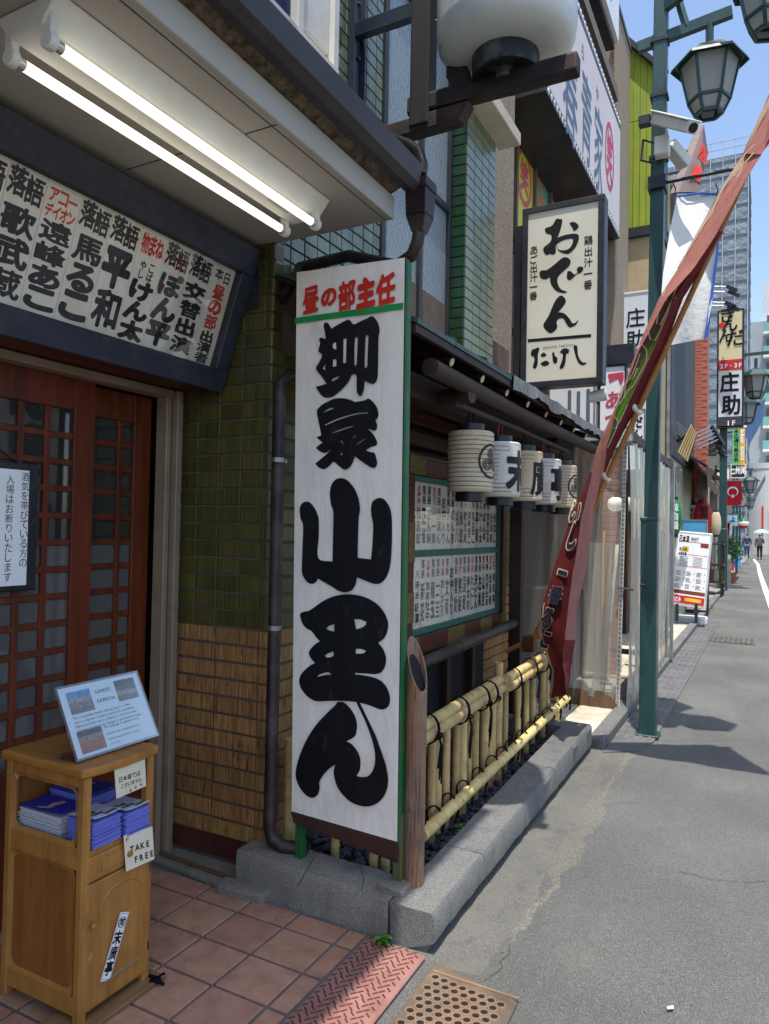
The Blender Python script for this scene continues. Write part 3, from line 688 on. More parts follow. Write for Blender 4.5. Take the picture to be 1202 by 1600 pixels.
for i, (a, b, c) in enumerate(slips):
    y1 = 2.578 - .1395*i; y0 = y1 - .1375; yc = (y0 + y1)/2
    s = nbox(y0, y1, .104, .552, -.02, -.013).build('name_slip', slipm, nb)
    pl = lambda u, v, yc=yc: npt(yc + u, .104 + v, -.0124)
    k = Ink(pl); r = Ink(pl)
    if i == 0:
        k.ch('本', -.026, .405, .05, .055, .035).ch('日', .026, .398, .044, .05, .035)
        r.column('昼の部', 0, .362, .08, .068, .0, bold=.09, N=96); k.column('出演者', 0, .15, .09, .05, -.02, bold=.09, N=96)
    else:
        if b == 'r':
            if len(a) > 4:
                r.column('アコー', -.0, 0, .01, .01) if False else None
                for j, ch_ in enumerate('アコー'): r.ch(ch_, -.038 + j*.038, .405, .036, .046, .045)
                for j, ch_ in enumerate('ディオン'): r.ch(ch_, -.045 + j*.03, .352, .03, .045, .045)
            elif len(a) == 3:
                for j, ch_ in enumerate(a): r.ch(ch_, -.038 + j*.038, .39, .04, .08, .05)
            else:
                for j, ch_ in enumerate(a): r.ch(ch_, -.03 + j*.06, .39, .056, .08, .05)
        else:
            for j, ch_ in enumerate(a): k.ch(ch_, -.032 + j*.063, .395 - j*.008, .068, .095, .07, N=96)
        n = len(c); H_ = .315 / n
        if i == 3:
            k.column('こば', .022, .322, .03, .034, .05, bold=.05); k.column('やし', -.022, .322, .03, .034, .05, bold=.05)
            k.column('けん太', 0, .245, .118, .076, .06, bold=.088, N=96)
        else: k.column(c, 0, .325, .128, H_*.94, .06, bold=.088, N=96)
    k.build(ink, s); r.build(red_ink, s)
gl_m = glassy('cover_glass', (.98, .98, .98), .012, (.8, .8, .8), .02, refl=.3)
nbox(-.5, 2.585, .1, .556, -.006, -.004).build('cover_glass', gl_m, nb)
box('hanger_block', navy_wood, nb, -2.33, -2.10, 2.672, 2.684, 2.62, 2.80)
box('support_bracket', navy_wood, nb, -2.62, -2.34, -.5, 2.6, 2.30, 2.33)

# ================================================================== fluorescent light
fl = thing('fluorescent_light', 'twin tube fluorescent batten lit on the cream canopy soffit', 'light', (-1.68, 1.8, 2.92))
MB().slab([(-1.80, 1.165, 2.920), (-1.56, 1.165, 2.920), (-1.615, 1.165, 2.852), (-1.745, 1.165, 2.852)], (0, 1.27, 0)).build('housing', white_plastic, fl, bevel=.003)
tube_m = mat('lit_tube', (1.0, .95, .80), .4, var=.0, emit=.7)
ring_m = mat('tube_cap', srgb(210, 205, 195), .3, metal=.7)
for x in (-1.605, -1.755):
    t = MB().tube([(x, 1.215, 2.814), (x, 2.365, 2.814)], .0155, 16).build('tube', tube_m, fl, smooth=True)
    for y0, y1 in ((1.195, 1.216), (2.364, 2.385)): MB().tube([(x, y0, 2.814), (x, y1, 2.814)], .0162, 16).build('end_cap', ring_m, t, smooth=True)
    for y, s in ((1.183, -1), (2.397, 1)):
        MB().tube([(x, y - .012, 2.814), (x, y + .012, 2.814)], .024, 16).box(x - .016, x + .016, y - .011, y + .011, 2.82, 2.915).build('lamp_holder', white_plastic, fl, bevel=.003)
MB().slab([(-1.70, 2.20, 2.8515), (-1.65, 2.20, 2.8515), (-1.65, 2.33, 2.8515), (-1.70, 2.33, 2.8515)], (0, 0, -.0008)).build('rating_label', mat('label_grey', srgb(180, 178, 172), .5), fl)

# ================================================================== tall performer sign
SYP = 2.62
TL, TR, BL, BR = [on(*p, y=SYP) for p in ((463, 425), (632, 402), (455, 1268), (620, 1316))]
ts = thing('tall_sign', 'tall white paper sign with huge black brush lettering and red heading, green edged stand', 'sign', (-1.56, SYP, .155))
MB().slab([TL + Vector((0, .012, 0)), TR + Vector((.004, .012, .004)), BR + Vector((.004, .012, -.09)), BL + Vector((0, .012, -.05))], (0, .035, 0)).build('board', mat('board_brown', srgb(66, 40, 32), .7, dirt=srgb(104, 80, 62)), ts, bevel=.003)
gr = [[None]*9 for _ in range(29)]
rg = random.Random(11)
for j in range(29):
    for i in range(9):
        u, v = i/8, j/28
        p = TL.lerp(TR, u).lerp(BL.lerp(BR, u), v)
        edge = (i in (0, 8)) or (j in (0, 28))
        gr[j][i] = p + Vector((0, .0045 + (0 if edge else rg.uniform(-.0032, .0016) + .0022*math.sin(u*11 + v*5)), 0))
pp = MB().sheet(gr[::-1]).build('paper_sheet', paper, ts, smooth=True)
def spl(u, v): return Vector((u, SYP - .0022, v))
def trace(ox, oy, k, outer, holes=()):
    f = lambda p: (lambda q: (q.x, q.z))(on(ox + p[0]*k, oy + p[1]*k, y=SYP))
    return [f(p) for p in outer], [[f(p) for p in h] for h in holes]
big = Ink(spl)
K1, K2 = 140/1202, 170/1202
T = []
T.append(trace(480, 480, K1, [(225,250),(240,212),(262,205),(295,225),(330,290),(400,245),(520,180),(548,165),(585,185),(630,230),(720,190),(810,150),(865,122),(905,140),(950,205),(975,280),(975,340),(962,410),(958,600),(955,800),(948,950),(920,1010),(885,1030),(835,1015),(772,985),(768,1080),(745,1160),(718,1190),(685,1165),(668,1110),(665,920),(605,905),(570,980),(510,1060),(430,1140),(380,1180),(330,1206),(260,1216),(205,1190),(165,1140),(120,1070),(190,1050),(265,1028),(200,930),(122,828),(165,740),(205,645),(160,600),(158,560),(178,490),(165,430),(190,410),(255,428),(240,330)],
  [[(352,495),(392,470),(396,570),(355,552)], [(352,700),(395,712),(395,795),(350,802)], [(212,825),(248,765),(246,850)], [(335,998),(345,965),(440,922),(410,960)], [(492,430),(532,418),(525,750),(488,752)], [(645,428),(684,415),(670,768),(638,765)], [(790,380),(826,376),(810,798),(775,790)]]))
T.append(trace(480, 610, K1, [(135,290),(150,245),(210,190),(290,145),(360,115),(450,105),(540,115),(610,138),(650,155),(720,145),(780,132),(815,112),(850,120),(900,170),(940,230),(960,310),(950,370),(922,400),(942,460),(935,520),(905,540),(865,528),(830,515),(822,525),(860,555),(910,620),(943,690),(935,735),(905,748),(870,755),(790,803),(840,825),(905,840),(925,890),(943,970),(925,1025),(885,1040),(820,1010),(740,955),(645,885),(620,960),(570,1035),(515,1062),(470,1045),(410,995),(360,958),(310,1005),(250,1050),(215,1055),(165,1035),(112,985),(170,935),(260,860),(340,780),(270,830),(230,840),(170,815),(122,772),(150,745),(212,700),(170,665),(128,625),(195,605),(170,480),(150,380)],
  [[(225,300),(270,262),(320,238),(358,235),(350,248),(290,270)], [(248,472),(250,460),(400,385),(560,332),(700,300),(815,295),(812,310),(700,318),(560,352),(400,405)], [(318,580),(400,545),(520,500),(635,472),(610,490),(500,525),(400,560)], [(450,680),(470,675),(495,722),(480,712)], [(612,640),(620,625),(670,600),(650,622)], [(662,738),(680,715),(785,642),(770,665)], [(448,858),(465,842),(482,855),(462,872)]]))
T.append(trace(455, 740, K2, [(98,400),(110,350),(140,318),(175,310),(215,322),(260,375),(295,450),(310,520),(308,700),(304,935),(460,972),(466,700),(470,430),(450,360),(435,280),(432,200),(450,120),(490,70),(545,50),(610,65),(670,120),(725,210),(755,310),(765,400),(750,500),(742,760),(738,930),(885,948),(900,800),(910,600),(905,530),(890,460),(886,380),(900,315),(940,280),(985,268),(1030,285),(1075,340),(1105,420),(1118,540),(1115,800),(1105,960),(1085,1070),(1050,1150),(1000,1205),(940,1220),(880,1205),(730,1145),(715,1220),(680,1280),(640,1302),(590,1310),(530,1295),(440,1240),(298,1160),(280,1195),(240,1218),(190,1205),(145,1150),(122,1070),(128,850),(136,580),(110,500)]))
T.append(trace(455, 920, K2, [(102,300),(110,270),(150,250),(190,245),(250,210),(340,145),(440,95),(540,68),(640,60),(750,72),(850,105),(950,165),(1020,245),(1060,320),(1076,400),(1060,490),(1025,550),(965,597),(1010,650),(1045,730),(1052,800),(1035,870),(990,925),(930,942),(830,935),(712,928),(712,945),(800,955),(920,980),(1000,1020),(1060,1090),(1090,1170),(1096,1230),(1080,1290),(1040,1325),(990,1332),(930,1310),(850,1280),(760,1258),(650,1242),(480,1236),(300,1242),(240,1225),(170,1175),(115,1100),(92,1025),(105,960),(150,900),(210,850),(270,818),(225,770),(200,715),(215,670),(260,620),(322,578),(280,535),(230,468),(180,440),(130,385)],
  [[(388,440),(420,410),(480,390),(480,473),(425,458)], [(700,335),(770,338),(835,365),(825,400),(780,430),(722,447)], [(372,738),(400,718),(470,690),(470,740),(405,760)], [(720,663),(780,665),(832,685),(800,712),(718,716)], [(285,975),(320,945),(370,928),(420,922),(448,948),(380,952)]]))
T.append(trace(450, 1085, K2, [(530,115),(545,90),(580,82),(620,88),(680,140),(735,220),(765,310),(763,400),(740,465),(650,517),(710,550),(770,625),(800,700),(805,770),(795,840),(762,895),(790,908),(840,912),(890,900),(935,850),(960,780),(968,690),(955,590),(920,460),(860,300),(760,90),(795,90),(880,260),(970,450),(1020,590),(1070,730),(1100,850),(1110,950),(1098,1040),(1060,1130),(990,1200),(900,1235),(820,1233),(720,1200),(640,1140),(560,1040),(520,930),(510,840),(530,772),(470,810),(410,870),(352,960),(354,1030),(335,1100),(290,1138),(245,1135),(190,1100),(130,1020),(95,930),(90,850),(110,750),(150,630),(220,480),(320,330),(430,210)]))
for o_, h_ in T: big.poly(o_, h_)
big.build(ink, ts)
rd = Ink(spl)
for ch_, cx, cy, w, h in (('昼', 208, 390, 190, 305), ('の', 395, 365, 165, 190), ('部', 583, 345, 190, 310), ('主', 783, 313, 190, 300), ('任', 988, 282, 195, 320)):
    c0 = on(455 + cx*.14975, 410 + cy*.14975, y=SYP); rd.ch(ch_, c0.x, c0.z, w*.14975*3.08/1130*1.14, h*.14975*3.08/1130*1.04, .1, N=96, shear=.12)
rd.build(red_ink, ts)
q = [on(*p, y=SYP) for p in ((461, 497), (630.5, 473), (630.5, 483), (461, 506))]
MB().add([Vector((p.x, SYP - .0018, p.z)) for p in q], [(0, 1, 2, 3)]).build('green_stripe', mat('stripe_green', srgb(8, 140, 66), .6), ts)
MB().slab([BL + Vector((-.005, .001, -.004)), BR + Vector((.0, .001, -.004)), BR + Vector((0, .001, -.072)), BL + Vector((.018, .001, -.05))], (0, .012, 0)).build('bottom_rail', mat('rail_brown', srgb(62, 36, 30), .6, var=.2, dirt=srgb(96, 68, 52)), ts, bevel=.002)
for a, b, side in ((TR, BR, 1),):
    d0, d1 = (.0, .010)
    MB().slab([a + Vector((d0, .006, -.004)), a + Vector((d1, .012, -.01)), b + Vector((d1, .012, -.04)), b + Vector((d0, .004, -.02))], (0, .042, 0)).build('edge_strip', green_paint, ts, bevel=.004)
for (lx, z1, m_) in ((-1.785, .45, green_paint), (-1.308, .45, mat('worn_green', srgb(62, 96, 52), .7, c2=srgb(104, 78, 52), scale=9, stretch=(3, 3, .6)))):
    MB().box(lx - .019, lx + .019, SYP + .016, SYP + .05, .156 if lx < -1.5 else .185, z1).build('leg', m_, ts, bevel=.003)
MB().slab([(-1.37, 2.585, 0), (-1.25, 2.57, 0), (-1.255, 2.67, 0), (-1.36, 2.68, 0)], (0, 0, .034)).build('foot_block', kerb_concrete, ts, bevel=.006, loc=(0, 0, .152))

# ================================================================== planter: kerb stones, concrete front, pebbles
kerb = thing('planter_kerb', 'low granite and concrete kerb round the pebble garden in front of the theatre', 'kerb', (-1.2, 2.52, 0))
fr = MB(); n = 26; sec = []
rg = random.Random(4)
for i in range(n + 1):
    x = -2.06 + (-1.29 + 2.06)*i/n; t = i/n
    yf = 2.555 - .03*t + rg.uniform(-.003, .003); zt = .175 - .015*t + rg.uniform(-.002, .002)
    sec.append([(x, yf, -.01), (x, yf + .004, .07 + rg.uniform(-.01, .01)), (x, yf + .006, zt - .016), (x, yf + .016, zt), (x, 2.735 + rg.uniform(-.004, .004), zt - .003), (x, 2.745, 0)])
fr.sheet(sec)
fr.add(sec[0], [tuple(range(6))]); fr.add(sec[-1], [tuple(range(6))[::-1]])
fr.build('front_kerb', kerb_concrete, kerb, smooth=True)
# cracks in the weathered front face and top
crk2 = mat('crack_dark', srgb(46, 42, 38), .95)
for pts, dd in (([(492, 1338), (486, 1352), (478, 1362), (474, 1372), (466, 1384)], 2.546), ([(563, 1352), (570, 1372), (566, 1392)], 2.532)):
    P = [on(*p, y=dd) for p in pts]; MB().sheet([[p + Vector((-.0016, -.006, 0)) for p in P], [p + Vector((.0016, -.006, 0)) for p in P]]).build('crack', crk2, kerb)
P = [on(*p, z=.172) for p in ((492, 1338), (500, 1332), (512, 1330), (528, 1326))]; MB().sheet([[p + Vector((0, -.001, .003)) for p in P], [p + Vector((0, .0012, .003)) for p in P]]).build('crack', crk2, kerb)
# road-side stones
ys_ = [2.521, 3.085, 3.735, 4.355, 4.845, 5.44]
for i, (a, b) in enumerate(zip(ys_[:-1], ys_[1:])):
    xa, xb = -1.092 - .011*(a - 2.5), -1.092 - .011*(b - 2.5); za, zb = .16 + .013*(a - 2.5), .16 + .013*(b - 2.5)
    st = MB(); a2, b2 = a + .003, b - .003; n = 8; rows = []
    rg = random.Random(20 + i)
    for j in range(n + 1):
        t = j/n; y = a2 + (b2 - a2)*t; xo = xa + (xb - xa)*t; zt = za + (zb - za)*t; xi = xo - .185
        w = lambda s=.003: rg.uniform(-s, s)
        rows.append([(xo - .012, y, .045), (xo + w(), y, .055), (xo + w(), y, zt - .018), (xo - .014, y, zt + w(.0015)), (xi + .1 + w(), y, zt + w(.0015)), (xi, y, zt + w()), (xi + .005, y, -.02)])
    st.sheet(rows); st.add(rows[0], [tuple(range(7))]); st.add(rows[-1], [tuple(range(7))[::-1]])
    st.build('kerb_stone', granite, kerb, smooth=True)
mb = MB()
mb.slab([(-1.28, 2.532, -.03), (-1.128, 2.532, -.03), (-1.16, 5.44, -.03), (-1.32, 5.44, -.03)], (0, 0, .078)); mb.build('lower_course', kerb_concrete, kerb)
rg = random.Random(8); g = []
for i in range(60):
    y = 2.53 + i*.0495; x = -1.108 - .011*(y - 2.5)
    g.append([(x + .008 + rg.uniform(-.004, .006), y, .048), (x + .02 + rg.uniform(-.006, .008), y, .004)])
# (the joint under the stones stays open and dark)
MB().box(-2.04, -1.25, 5.30, 5.42, 0, .2).build('end_kerb', granite, kerb, bevel=.01)
# soil and pebbles
soil = MB().box(-2.04, -1.27, 2.73, 5.32, -.02, .075).build('soil_bed', mat('soil', srgb(44, 40, 36), .95, var=.4, scale=30), kind='structure')
peb_m = mat('pebble', srgb(88, 90, 94), .55, c2=srgb(44, 46, 52), scale=22, rand=.0, spec=.4)
bm = bmesh.new(); rg = random.Random(12)
ico = bmesh.new(); bmesh.ops.create_icosphere(ico, subdivisions=1, radius=1); base_v = [v.co.copy() for v in ico.verts]; base_f = [[v.index for v in f.verts] for f in ico.faces]; ico.free()
pm = MB()
for i in range(2600):
    x, y = rg.uniform(-2.0, -1.285), rg.uniform(2.74, 5.30)
    if y > 3.6 and x < -1.72: continue
    a, s = rg.uniform(0, 6.28), rg.uniform(.010, .021); sx, sy, sz = s*rg.uniform(1, 1.5), s, s*rg.uniform(.55, .8)
    ca, sa = math.cos(a), math.sin(a); z = .08 + rg.uniform(0, .018)
    pm.add([(x + (v.x*sx)*ca - (v.y*sy)*sa, y + (v.x*sx)*sa + (v.y*sy)*ca, z + v.z*sz) for v in base_v], base_f)
pm.build('pebbles', peb_m, kind='stuff', smooth=True, label='grey rounded pebbles filling the bamboo garden', category='pebbles')
# weeds
leaf_m = mat('weed_leaf', srgb(74, 128, 40), .55, c2=srgb(110, 158, 58), scale=20, trans=.25)
def weed(name, label, c, n, s, seed):
    t = thing(name, label, 'weed', c); rg = random.Random(seed); c = Vector(c)
    st = MB().tube([c, c + Vector((0, 0, s*.8))], .0018, 6).build('stem', leaf_m, t)
    for i in range(n):
        a = i*2.4 + rg.uniform(-.3, .3); L_ = s*rg.uniform(.6, 1.0); z0 = s*(.3 + .5*i/n); w = L_*.3
        d = Vector((math.cos(a), math.sin(a), .35)).normalized(); e = d.cross(Vector((0, 0, 1))).normalized(); b = c + Vector((0, 0, z0))
        m = MB(); k = 6; rows = []
        for j in range(k + 1):
            u = j/k; ww = w*math.sin(math.pi*min(1, .08 + u*.92))**.8; p = b + d*(L_*u) + Vector((0, 0, -L_*.35*u*u))
            rows.append([p - e*ww + Vector((0, 0, ww*.25)), p, p + e*ww + Vector((0, 0, ww*.25))])
        m.sheet(rows).build('leaf', leaf_m, t, smooth=True)
weed('weed_plant', 'small bright green weed sprouting where kerb meets checker plate', on(597, 1478, z=.01), 9, .045, 1)
weed('weed_plant', 'tiny green weed growing among the garden pebbles', (-1.345, 3.42, .085), 7, .05, 2)

# ================================================================== bamboo
def bamboo_mat(name, c, c2, rough=.62, rand=.08, dirt=None):
    return mat(name, c, rough, c2=c2, scale=5, stretch=(5, 5, 1.2), scuff=srgb(92, 74, 48), sc_amt=.55, sc_scale=14, sc_stretch=(2, 2, 2), sc_lo=.6, rand=rand, dirt=dirt or srgb(120, 96, 52), dirt_amt=.4, dscale=9, bump=.1, bscale=60, bstretch=(4, 4, .3), spec=.35)
bam = bamboo_mat('bamboo', srgb(206, 184, 128), srgb(172, 144, 92), rand=.16)
bam_end = mat('bamboo_end', srgb(214, 190, 132), .8, var=.15)
def bamboo(m, a, b, r, nodes=.3, n=12, ph=.1, taper=.0):
    a, b = Vector(a), Vector(b); L_ = (b - a).length; d = (b - a)/L_; pts = []; rs = []
    ts = [0]; s = ph
    while s < L_: ts += [s - .008, s - .003, s, s + .003, s + .008]; s += nodes
    ts.append(L_); ts = sorted(t for t in ts if 0 <= t <= L_)
    nd = [ph + nodes*i for i in range(50)]
    for t in ts:
        q = min(abs(t - k) for k in nd); pts.append(a + d*t); rs.append(r*(1 - taper*t/L_)*(1.07 if q < .001 else 1.045 if q < .004 else 1.0))
    m.tube(pts, rs, n)
    return m
fence = thing('bamboo_fence', 'low yellow bamboo fence lashed with black cord round the pebble garden', 'fence', (-1.4, 4.2, .1))
FX = -1.4
for o_, dz in ((-.014, .018), (.0, -.028)):
    for (a, b) in ((3.02, 4.235), (4.30, 5.42)):
        bamboo(MB(), (FX + o_ + .012, a, .668 + dz + .02*(a - 3)/2.4), (FX + o_ - .015, b, .668 + dz + .02*(b - 3)/2.4), .03, .31, ph=.12 + a % .2).build('top_rail', bam, fence, smooth=True)
bamboo(MB(), (FX + .034, 3.0, .222), (FX + .01, 5.78, .285), .03, .33).build('lower_rail', bam, fence, smooth=True)
posts = [3.02, 3.17, 3.25, 3.36, 3.43, 3.62, 3.655, 3.80, 3.855, 4.06, 4.10, 4.21, 4.254, 4.448, 4.66, 4.71, 4.851, 5.079, 5.269, 5.473, 5.66, 5.757]
for i, y in enumerate(posts):
    h = .63 if i != 12 else .86
    if 4.2 < y < 4.26: h = .80 if i == 12 else .66
    r = .021 if i % 3 else .026
    if y > 5.5: h = .34
    bamboo(MB(), (FX - .03 - (.02 if i % 2 else 0) - .02*(y-3)/2.7, y, .07), (FX - .03 - (.02 if i % 2 else 0) - .02*(y-3)/2.7, y, h), r, .19 + .02*(i % 3), ph=.06 + .03*(i % 4), n=10).build('fence_post', bam, fence, smooth=True)
rg = random.Random(2)
def lash(y, z, r, tails=0.0):
    m = MB(); 
    for k in range(3):
        pts = []
        for j in range(15):
            a = 2*math.pi*j/14; pts.append((FX - .002 + r*1.0*math.cos(a), y + (k - 1)*.007 + .008*math.sin(a + k), z + r*1.25*math.sin(a)))
        m.tube(pts, .0036, 6, cap=False)
    c = Vector((FX + r, y, z - r*.4))
    for k in range(5): m.tube([c + Vector((rg.uniform(-.005, .01), rg.uniform(-.012, .012), .012)), c + Vector((.014, rg.uniform(-.016, .016), -.004)), c + Vector((.0, rg.uniform(-.012, .012), -.018))], .0042, 6)
    if tails:
        for k in range(7):
            l = tails*rg.uniform(.55, 1.0); w = rg.uniform(-.022, .022)
            m.tube([c, c + Vector((.012, w*.4, -l*.3)), c + Vector((.008, w*.8, -l*.7)), c + Vector((.004, w + rg.uniform(-.008, .008), -l))], .0042, 5)
    m.build('cord_lashing', rope, fence)
for y, t in ((3.13, .26), (3.52, .22), (3.83, .24), (3.97, 0), (4.42, .26), (4.78, .20), (5.06, .12), (5.3, .1)): lash(y, .665 + .008*(y - 3), .056, t)
for y in (3.05, 3.22, 3.4, 3.6, 3.82, 4.05, 4.23, 4.4, 4.63, 4.84, 5.05, 5.25, 5.45, 5.62, 5.74): lash(y, .225 + .023*(y - 3), .037, .07 if rg.random() < .6 else 0)
# short return of the fence behind the tall sign
for i, (x, r) in enumerate(((-1.94, .036), (-1.71, .019), (-1.50, .021), (-1.455, .02))):
    bamboo(MB(), (x, 2.80 + .02*(i % 2), .07), (x, 2.80 + .02*(i % 2), .62 if i == 0 else .55), r, .2).build('fence_post', bam, fence, smooth=True)
bamboo(MB(), (-1.98, 2.845, .5), (-1.36, 2.845, .5), .024, .25).build('cross_rail', bam, fence, smooth=True)

# thick weathered bamboo post, cut on the slant
post_m = mat('old_bamboo', srgb(128, 114, 100), .6, c2=srgb(150, 96, 62), scale=6, stretch=(9, 9, .35), scuff=srgb(74, 58, 48), sc_amt=.8, sc_scale=9, sc_stretch=(14, 14, .5), sc_lo=.53, dirt=srgb(88, 78, 68), dirt_amt=.6, dscale=8, bump=.3, bscale=50, bstretch=(5, 5, .2))
pt = thing('bamboo_post', 'thick weathered brown bamboo post with slanted top beside the tall sign', 'post', (-1.262, 2.70, .155))
m = MB(); n = 24; c = Vector((-1.262, 2.70, 0)); zs = [.15, .155, .46, .467, .474, .481, .80, .807, .814, .821, .9]; R_ = .0425
rows = []
for z in zs:
    rr = R_*(1.035 if z in (.467, .474, .807, .814) else 1.0); rows.append([c + Vector((rr*math.cos(2*math.pi*j/n), rr*math.sin(2*math.pi*j/n), z)) for j in range(n + 1)])
rows.append([c + Vector((R_*math.cos(2*math.pi*j/n), R_*math.sin(2*math.pi*j/n), 1.045 + .115*(-math.cos(2*math.pi*j/n + .45)))) for j in range(n + 1)])
inr = [c + Vector((R_*.86*math.cos(2*math.pi*j/n), R_*.86*math.sin(2*math.pi*j/n), 1.045 + .1*(-math.cos(2*math.pi*j/n + .45)))) for j in range(n + 1)]
rows.append(inr); rows.append([p + Vector((0, 0, -.09)) for p in inr])
m.sheet(rows); m.build('culm', post_m, pt, smooth=True)
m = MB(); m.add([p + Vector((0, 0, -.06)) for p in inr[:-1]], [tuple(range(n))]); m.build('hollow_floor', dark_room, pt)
# ================================================================== programme board
brown_lac = mat('lacquer_brown', srgb(92, 46, 28), .45, c2=srgb(70, 34, 24), scale=4, stretch=(4, 1, 4), dirt=srgb(54, 38, 30), dirt_amt=.5)
dark_wood = mat('dark_wood', srgb(58, 38, 30), .6, c2=srgb(38, 26, 22), scale=4, stretch=(5, .5, 5), bump=.2, bscale=50, bstretch=(4, .3, 4))
dark_post = mat('dark_post_wood', srgb(56, 36, 30), .55, c2=srgb(38, 26, 22), scale=4, stretch=(5, 5, .5), bump=.2, bscale=50, bstretch=(4, 4, .3))
log_m = mat('log_wood', srgb(70, 50, 38), .7, c2=srgb(46, 34, 28), scale=4, stretch=(5, .6, 5), bump=.35, bscale=40, bstretch=(3, .4, 3))
teal = mat('teal_trim', srgb(46, 100, 86), .55, var=.12, dirt=srgb(34, 66, 58))
brass = mat('aged_brass', srgb(150, 126, 72), .5, c2=srgb(84, 68, 40), scale=60, metal=.5, bump=1.0, bscale=130, bdist=.006)
pb = thing('programme_board', 'glazed board of two rows of small name slips in lacquered frame under the lantern eave', 'notice board', (-1.95, 4.74, .86))
BX = -1.9; y0, y1, z0, z1 = 3.955, 5.535, .985, 1.90
zm = 1.452
box('back_board', dark_wood, pb, BX - .06, BX - .02, y0 - .1, y1 + .1, z0 - .1, z1 + .1)
for a in ((y0 - .115, y1 + .13, z0 - .15, z0 - .035), (y0 - .115, y1 + .13, z1 + .035, z1 + .14), (y0 - .115, y0 - .035, z0 - .035, z1 + .035), (y1 + .035, y1 + .13, z0 - .035, z1 + .035)): box('frame', brown_lac, pb, BX - .03, BX + .035, *a, bevel=.006)
for a in ((y0 - .034, y1 + .034, z0 - .034, z0), (y0 - .034, y1 + .034, z1, z1 + .034), (y0 - .034, y0, z0, z1), (y1, y1 + .034, z0, z1), (y0, y1, zm - .02, zm + .02)): box('trim', teal, pb, BX - .02, BX + .012, *a, bevel=.003)
for a in ((y0 - .118, y0 + .05, z0 - .152, z0 - .034), (y0 + .5, y0 + .80, z0 - .152, z0 - .034), (y0 + 1.12, y0 + 1.36, z0 - .152, z0 - .034), (y1 + .0, y1 + .132, z0 - .152, z0 - .034), (y0 - .118, y0 - .034, z0 + .06, z0 + .24), (y0 - .118, y0 - .034, z0 + .42, z0 + .66), (y0 - .118, y0 + .1, z1 + .036, z1 + .142), (y0 + .45, y0 + .75, z1 + .036, z1 + .142)):
    box('brass_fitting', brass, pb, BX + .033, BX + .0395, *a, bevel=.003)
row1 = [('落語', '山里ん'), ('太神楽r', '仙志郎'), ('落語', '正雀'), ('落語', 'さん輔'), ('紙切りr', '一一楽'), ('落語', '小満ん'), ('', 'お仲入り'), ('落語', '小せん'), ('落語', 'のん吉'), ('漫才r', '福八'), ('落語', '扇遊'), ('落語', '歌武蔵'), ('音曲r', '遠峰あこ'), ('落語', '馬るこ'), ('落語', '平和'), ('物まねr', 'けん太'), ('落語', 'ぽん平'), ('落語', '交替出演'), ('昼の部r', '出演者'), ('入', '替なし')]
row2 = [('昼夜入替r', '入場の'), ('', '八時半終演'), ('落語', '新花'), ('太神楽r', '翁家社中'), ('落語', '龍玉'), ('落語', '一二三'), ('漫談r', 'おしどり'), ('落語', '文菊'), ('', 'お仲入り'), ('落語', '雲助'), ('漫才r', '笑組'), ('落語', '国蔵'), ('落語', '藤太楼'), ('俗曲r', 'れにし'), ('落語', '天どん'), ('落語', '左橋'), ('奇術r', '山吉'), ('落語', '交替出演'), ('夜の部r', '出演者'), ('主任r', '春風亭')]
for rw, (za, zb) in ((row1, (zm + .02, z1)), (row2, (z0, zm - .02))):
    n = len(rw); w = (y1 - y0)/n; hgt = zb - za
    for i, (a, b) in enumerate(rw):
        yc = y0 + w*(i + .5)
        s = box('name_slip', old_paper, pb, BX - .019, BX - .014, yc - w/2 + .001, yc + w/2 - .001, za + .002, zb - .002)
        pl = lambda u, v, yc=yc: Vector((BX - .0132, yc + u, v))
        k = Ink(pl); r = Ink(pl); tgt = r if a.endswith('r') else k; a = a.rstrip('r')
        top = zb - .02
        if a: tgt.column(a, 0, top, .052, .115/len(a), .04, bold=.06, N=30); k.column(b, 0, top - .14, .064, (hgt - .19)/len(b)*.93, .07, bold=.065, N=30)
        else: k.column(b, 0, top - .06, .062, (hgt - .11)/len(b)*.93, .07, bold=.06, N=30)
        k.build(ink, s); r.build(red_ink, s)
box('cover_glass', gl_m, pb, BX + .0, BX + .002, y0, y1, z0, z1)
# posts, black bamboo rail and beams of the garden porch (part of the theatre)
blackb = mat('black_bamboo', srgb(46, 40, 38), .45, c2=srgb(70, 58, 52), scale=3, stretch=(5, 1, 5), dirt=srgb(92, 82, 72), dirt_amt=.4, dscale=7)
porch = box('porch_post', dark_post, th, -1.80, -1.70, 5.53, 5.63, .08, 2.52, bevel=.006)
box('porch_post', dark_post, th, -1.88, -1.80, 3.60, 3.68, .08, 2.52, bevel=.006)
for y in (4.12, 4.62, 5.1): box('stud', dark_post, th, -2.0, -1.93, y, y + .07, .08, .86, bevel=.004)
bamboo(MB(), (-1.765, 3.0, .80), (-1.755, 5.72, .885), .036, .9, n=14, ph=.5).build('black_rail', blackb, th, smooth=True)
MB().tube([(-1.42, 3.0, .56), (-1.5, 4.4, .63)], .003, 6).build('guy_wire', steel, th)
box('dark_wall_slab', dark_room, th, -2.03, -1.99, 4.3, 5.5, .2, .86)  # flat dark slab on the wall below the programme board
